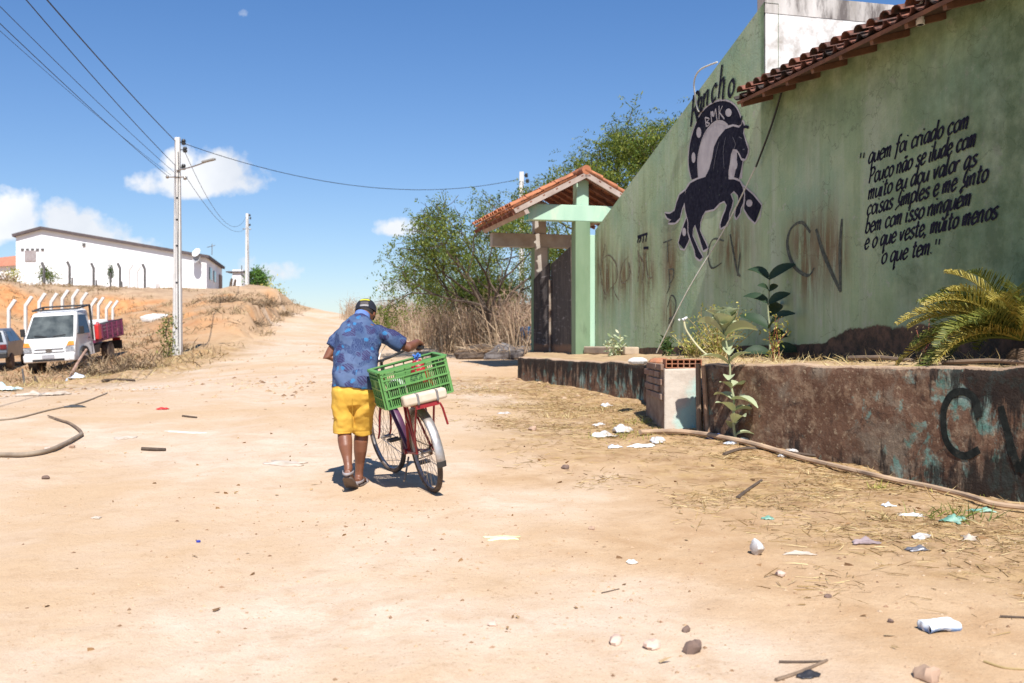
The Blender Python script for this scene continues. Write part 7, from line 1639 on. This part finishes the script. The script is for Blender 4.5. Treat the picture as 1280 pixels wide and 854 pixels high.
# the flattened drink carton in the foreground
c = gset(1174, 788); ct = empty('drink_carton', c, 'crushed pale blue and white drink carton in the right foreground', 'carton', rot=(0, 0, R(16)))
def cf_(a, b, z): return (-.085 + .17 * a + .004 * math.sin(9 * b), -.042 + .084 * b, z + .005 * math.sin(6 * a + 2 * b) + .010 * (1 - abs(2 * a - 1)))
mb = MB(); mb.grid(lambda a, b: cf_(a, b, .040), 12, 8); mb.grid(lambda a, b: cf_(a, b, .002), 12, 8)
for bb in (0, 1): mb.grid(lambda a, b: Vector(cf_(a, bb, .002)).lerp(Vector(cf_(a, bb, .040)), b) + Vector((0, (.010 if bb else -.010) * math.sin(math.pi * b), 0)), 12, 5)
for aa in (0, 1): mb.grid(lambda a, b: Vector(cf_(aa, a, .002)).lerp(Vector(cf_(aa, a, .040)), b) + Vector(((.004 if aa else -.004) * math.sin(math.pi * b), 0, 0)), 8, 5)
t = NT('printed_carton'); v = t.coord('Object'); s_ = t.new('ShaderNodeSeparateXYZ'); t.link(v, s_.inputs[0])
col = t.mix(t.ramp(t.math('ADD', s_.outputs['Z'], t.math('MULTIPLY', t.noise(v, 20, 4), .03)), (.030, 0), (.045, 1)), (.12, .24, .50), (.70, .76, .80)); col = t.mix(t.ramp(t.noise(t.coord('Object', (20, 60, 30)), 1.4, 4, .6), (.52, 0), (.60, .7)), col, (.80, .80, .79)); col = t.mix(t.ramp(t.noise(v, 34, 3), (.58, 0), (.63, .5)), col, (.30, .45, .62)); t.color(col); M_carton = t.done(.5)
mb.build('carton_body', M_carton, ct, world=False, smooth='all')
# stones one can pick out
M_st = pm('sandstone', (.46, .31, .21), (.36, .24, .17), 12, .95, bump=.5); M_std = pm('dark_stone', (.20, .13, .10), (.14, .095, .075), 12, .95, bump=.5); M_stp = pm('pink_stone', (.50, .33, .26), (.60, .47, .38), 9, .95, bump=.4)
stones = [(770, 804, .034, M_stp, 'pinkish stone, leftmost of the three in the bottom foreground'), (815, 810, .036, M_stp, 'two toned pink and white stone, middle of the three in the foreground'), (866, 814, .046, M_std, 'dark brown stone, right one of the three in the foreground'), (858, 789, .022, M_std, 'small dark clod above the dark brown stone'),
          (975, 720, .03, M_stp, 'dusty pale stone below the white ball'), (1035, 747, .018, M_std, 'small brown pebble in the right foreground'), (1113, 778, .016, M_std, 'tiny brown pebble left of the carton'), (1160, 849, .05, M_st, 'brown stone cut by the bottom edge'),
          (616, 782, .02, M_stp, 'dusty mauve pebble in the centre foreground'), (740, 662, .022, M_st, 'pale yellow pebble in front of the wall litter'), (90, 560, .035, M_st, 'small stone beside the curved hose'), (60, 563, .035, M_stp, 'pale flat stone under the curved hose'), (57, 599, .03, M_std, 'reddish clod left of the lane centre'), (666, 538, .05, M_st, 'clod of earth in the lane mouth near the low wall'), (707, 586, .035, M_std, 'dark lump standing in for shadow bits in front of the bag cluster')]  # the last dark lump is added for small shadow bits
for q, (px, py, r, m_, lab) in enumerate(stones):
    c = gset(px, py); mb = rock_mb((c.x, c.y, c.z + r * .35), r, q + 20); tag(mb.build('stone', m_, smooth=True, angle=35, loc=tuple(c)), lab, 'stone')
c = gset(946, 693); mb = rock_mb((c.x, c.y, c.z + .042), .048, 77, (1, 1, .95)); tag(mb.build('crumpled_ball', M_film, smooth=True, loc=tuple(c)), 'crumpled white ball lying on the sand', 'paper ball')
# hose, branches and twigs
def on_ground(pp, lift): 
    out = []
    pp = [(v.x, v.y) for v in spline([(a, b, 0) for a, b in pp], 3)] if len(pp) > 2 else pp
    for px, py in pp: p = gset(px, py); p.z += lift; out.append(p)
    return out
M_hose = pm('dusty_hose', (.30, .235, .17), (.22, .17, .125), 6, .8, bump=.2)
h_ = empty('old_hose', gset(50, 571), 'dusty bent hose lying at the left edge of the lane', 'hose')
q = spline(on_ground([(-40, 573), (0, 572), (30, 572), (60, 567), (85, 556), (102, 546)], .03), 5); mb = MB(); mb.tube(q, .024, 9); mb.build('thick_end', M_hose, h_, smooth=True)
q = spline(on_ground([(102, 546), (100, 541), (88, 532), (74, 527), (60, 522)], .025), 5); mb = MB(); mb.tube(q, [.022 - .012 * i / len(q) for i in range(len(q))], 7); mb.build('thin_end', M_wood, h_, smooth=True)
stick('long_branch', on_ground([(800, 545), (850, 544), (900, 551), (950, 562), (1000, 577), (1060, 592), (1110, 604), (1160, 614), (1205, 625), (1240, 636), (1285, 642)], .042), .030, pm('bleached_branch', (.44, .31, .20), (.34, .23, .15), 5, .9, bump=.4), 'long bleached branch lying along the foot of the low wall', 'branch', n=8)
for pp, r, m_, lab in (([(922, 624), (935, 614), (952, 602)], .016, M_bark, 'short dark stick in front of the low wall'), ([(974, 829), (1005, 829), (1030, 828)], .007, M_bark, 'thin dark twig, upper arm of the forked twig at the bottom'), ([(970, 852), (1000, 842), (1034, 827)], .009, M_wood, 'forked grey twig near the bottom edge'), ([(1250, 772), (1275, 773), (1300, 774)], .007, M_bark, 'thin twig at the right edge below the straw'),
    ([(177, 563), (207, 564)], .022, M_bark, 'short straight stick on the left of the lane'), ([(228, 521), (246, 523)], .015, M_bark, 'small twig on the far left of the lane'), ([(752, 742), (774, 737)], .004, M_bark, 'hair thin twig in the centre foreground'), ([(128, 478), (146, 476), (168, 477)], .045, M_bark, 'dark piece of bark near the tall pole'), ([(1230, 828), (1255, 836), (1280, 838)], .006, M_straw, 'dry curled straw stalk in the bottom right corner'), ([(905, 570), (940, 562), (1020, 572)], .02, M_bark, 'dark stick under the long branch by the milkweed')):
    stick('stick', on_ground(pp, r * .7), r, m_, lab, 'stick')
stick('half_buried_rope', on_ground([(-20, 527), (20, 524), (60, 514), (100, 505), (134, 492)], .012), .014, M_hose, 'half buried rope running across the left of the lane', 'rope')
# green weeds at the wall foot and in the litter
for px, py, n, h, s, lab, mm in ((1196, 648, 70, .16, .13, 'green weed tuft sprouting between the sea green wrappers', M_leaf_mesq), (1101, 612, 34, .13, .06, 'small upright grass tuft before the low wall', M_grassgreen), (785, 545, 170, .10, .28, 'yellow green grass patch between the white bags', M_grassgreen), (815, 528, 150, .13, .22, 'dry green tuft against the pier', M_grassgreen), (1215, 610, 60, .10, .3, 'thin weeds along the low wall foot at right', M_grassgreen), (700, 522, 110, .12, .3, 'dry tuft by the left part of the low wall', M_straw), (1110, 650, 26, .18, .05, 'thin yellow straw stalks standing in the litter', M_straw), (760, 515, 120, .12, .35, 'dry straw tuft behind the bag cluster', M_straw)):
    c = gset(px, py); rt = empty('weed_tuft', c, lab, 'weed'); bb = np.array(c)[None] + RNG.normal(size=(n, 3)) * np.array([s, s * .6, 0]); bb[:, 2] = ground_z(bb[:, 0], bb[:, 1]) - .005; blades('blades', mm, bb, unit(n, .9), RNG.uniform(.4, 1.1, n) * h, RNG.uniform(.004, .010, n), parent=rt, bend=.3)
# straw and crumbs nobody could count
def scatter(n, xr, yr, fn):
    X = RNG.uniform(*xr, n); Y = RNG.uniform(*yr, n); w = fn(X, Y); k = RNG.rand(n) < w; X, Y = X[k], Y[k]; return np.stack([X, Y, ground_z(X, Y)], 1)
wet_ = G(1185, 668)
def near_wall(X, Y):
    d = dist_ret(X, Y); rx = np.interp(Y, [p[1] for p in RET[::-1]], [p[0] for p in RET[::-1]])
    return (X < rx - .05) * np.clip(sstep(3.2, .3, d + fbm(X * 1.3, Y * 1.3, 4) * 1.7) * (.25 + 1.3 * sstep(-.1, .35, fbm(X * 1.3 + 4, Y * 1.3, 4))) + .9 * np.exp(-(((X - wet_.x) / 1.0) ** 2 + ((Y - wet_.y) / .55) ** 2) ** 2), 0, 1)
bs = scatter(80000, (-1.5, 5), (4, 19), near_wall); n = len(bs); d = RNG.normal(size=(n, 3)); d[:, 2] = np.abs(RNG.normal(size=n)) * .14; d /= np.linalg.norm(d, axis=1)[:, None]; bs[:, 2] += .006
blades('straw_litter', leaf_mat('straw_litter', (.13, .075, .035), (.40, .27, .115), (.60, .48, .26), .85, .1), bs, d, RNG.uniform(.02, .17, n), RNG.uniform(.002, .007, n), bend=.12, kind='stuff')
bs = scatter(9000, (-17, -8), (17, 33), lambda X, Y: sstep(1.8, .2, np.abs(X - lerp_tab(XL, Y) + 1.0) + fbm(X, Y, 4) * 1.6)); n = len(bs); d = unit(n, .1)
blades('verge_straw', M_straw, bs, d, RNG.uniform(.08, .32, n), RNG.uniform(.008, .016, n), bend=.2, kind='stuff')
def chips(name, mat, pts, smin, smax, kind='stuff', flat=.6):
    n = len(pts); s = (smin + (smax - smin) * RNG.rand(n) ** 3)[:, None, None]
    u = np.array([[1, 0, 0], [-1, 0, 0], [0, 1, 0], [0, -1, 0], [0, 0, 1], [0, 0, -.4]], float)[None] * RNG.uniform(.55, 1.25, (n, 6, 1)); u[:, :, 2] *= flat
    a = RNG.uniform(0, 6.28, n); ca, sa = np.cos(a)[:, None], np.sin(a)[:, None]; x = u[:, :, 0] * ca - u[:, :, 1] * sa; y = u[:, :, 0] * sa + u[:, :, 1] * ca; u[:, :, 0] = x; u[:, :, 1] = y
    V = (pts[:, None, :] + u * s).reshape(-1, 3); f = np.array([(0, 2, 4), (2, 1, 4), (1, 3, 4), (3, 0, 4), (2, 0, 5), (1, 2, 5), (3, 1, 5), (0, 3, 5)]); Fc = (f[None] + (np.arange(n) * 6)[:, None, None]).reshape(-1, 3)
    me = bpy.data.meshes.new(name); me.from_pydata(V.tolist(), [], Fc.tolist()); me.materials.append(mat); o = bpy.data.objects.new(name, me); COL.objects.link(o); o['kind'] = kind; return o
def pebble_mat(name, *cols):
    t = NT(name); g_ = t.new('ShaderNodeNewGeometry'); st_ = [(i / (len(cols) - 1), c) for i, c in enumerate(cols)]; t.color(t.ramp(g_.outputs['Random Per Island'], *st_)); return t.done(.95, 0, .15)
M_peb = pebble_mat('pebbles', (.17, .10, .06), (.36, .23, .13), (.43, .30, .185), (.49, .36, .24), (.28, .165, .10))
dens_ = lambda X, Y: np.clip(.25 + .9 * fbm(X * .7, Y * .7, 4) + .35 * np.exp(-(dist_ret(X, Y) / 1.5) ** 2), .04, 1)
pts = np.concatenate([scatter(15000, (-4, 4.5), (3.4, 9), dens_), scatter(9000, (-9, 4), (9, 20), dens_), scatter(7000, (-20, 2), (18, 45), dens_)])
sz = np.hypot(pts[:, 0], pts[:, 1]) > 16
chips('pebbles', M_peb, pts[~sz], .002, .017); chips('rubble_crumbs', M_peb, pts[sz], .012, .07)
lv = scatter(1500, (-4, 4.5), (3.5, 16), lambda X, Y: np.clip(.12 + .8 * near_wall(X, Y), 0, 1)); lv[:, 2] += .008
d = RNG.normal(size=(len(lv), 3)); d[:, 2] *= .15; d /= np.linalg.norm(d, axis=1)[:, None]
blades('dead_leaves', pebble_mat('dead_leaf', (.13, .075, .04), (.28, .16, .075), (.44, .32, .18)), lv, d, RNG.uniform(.025, .06, len(lv)), RNG.uniform(.012, .024, len(lv)), bend=.3, kind='stuff')
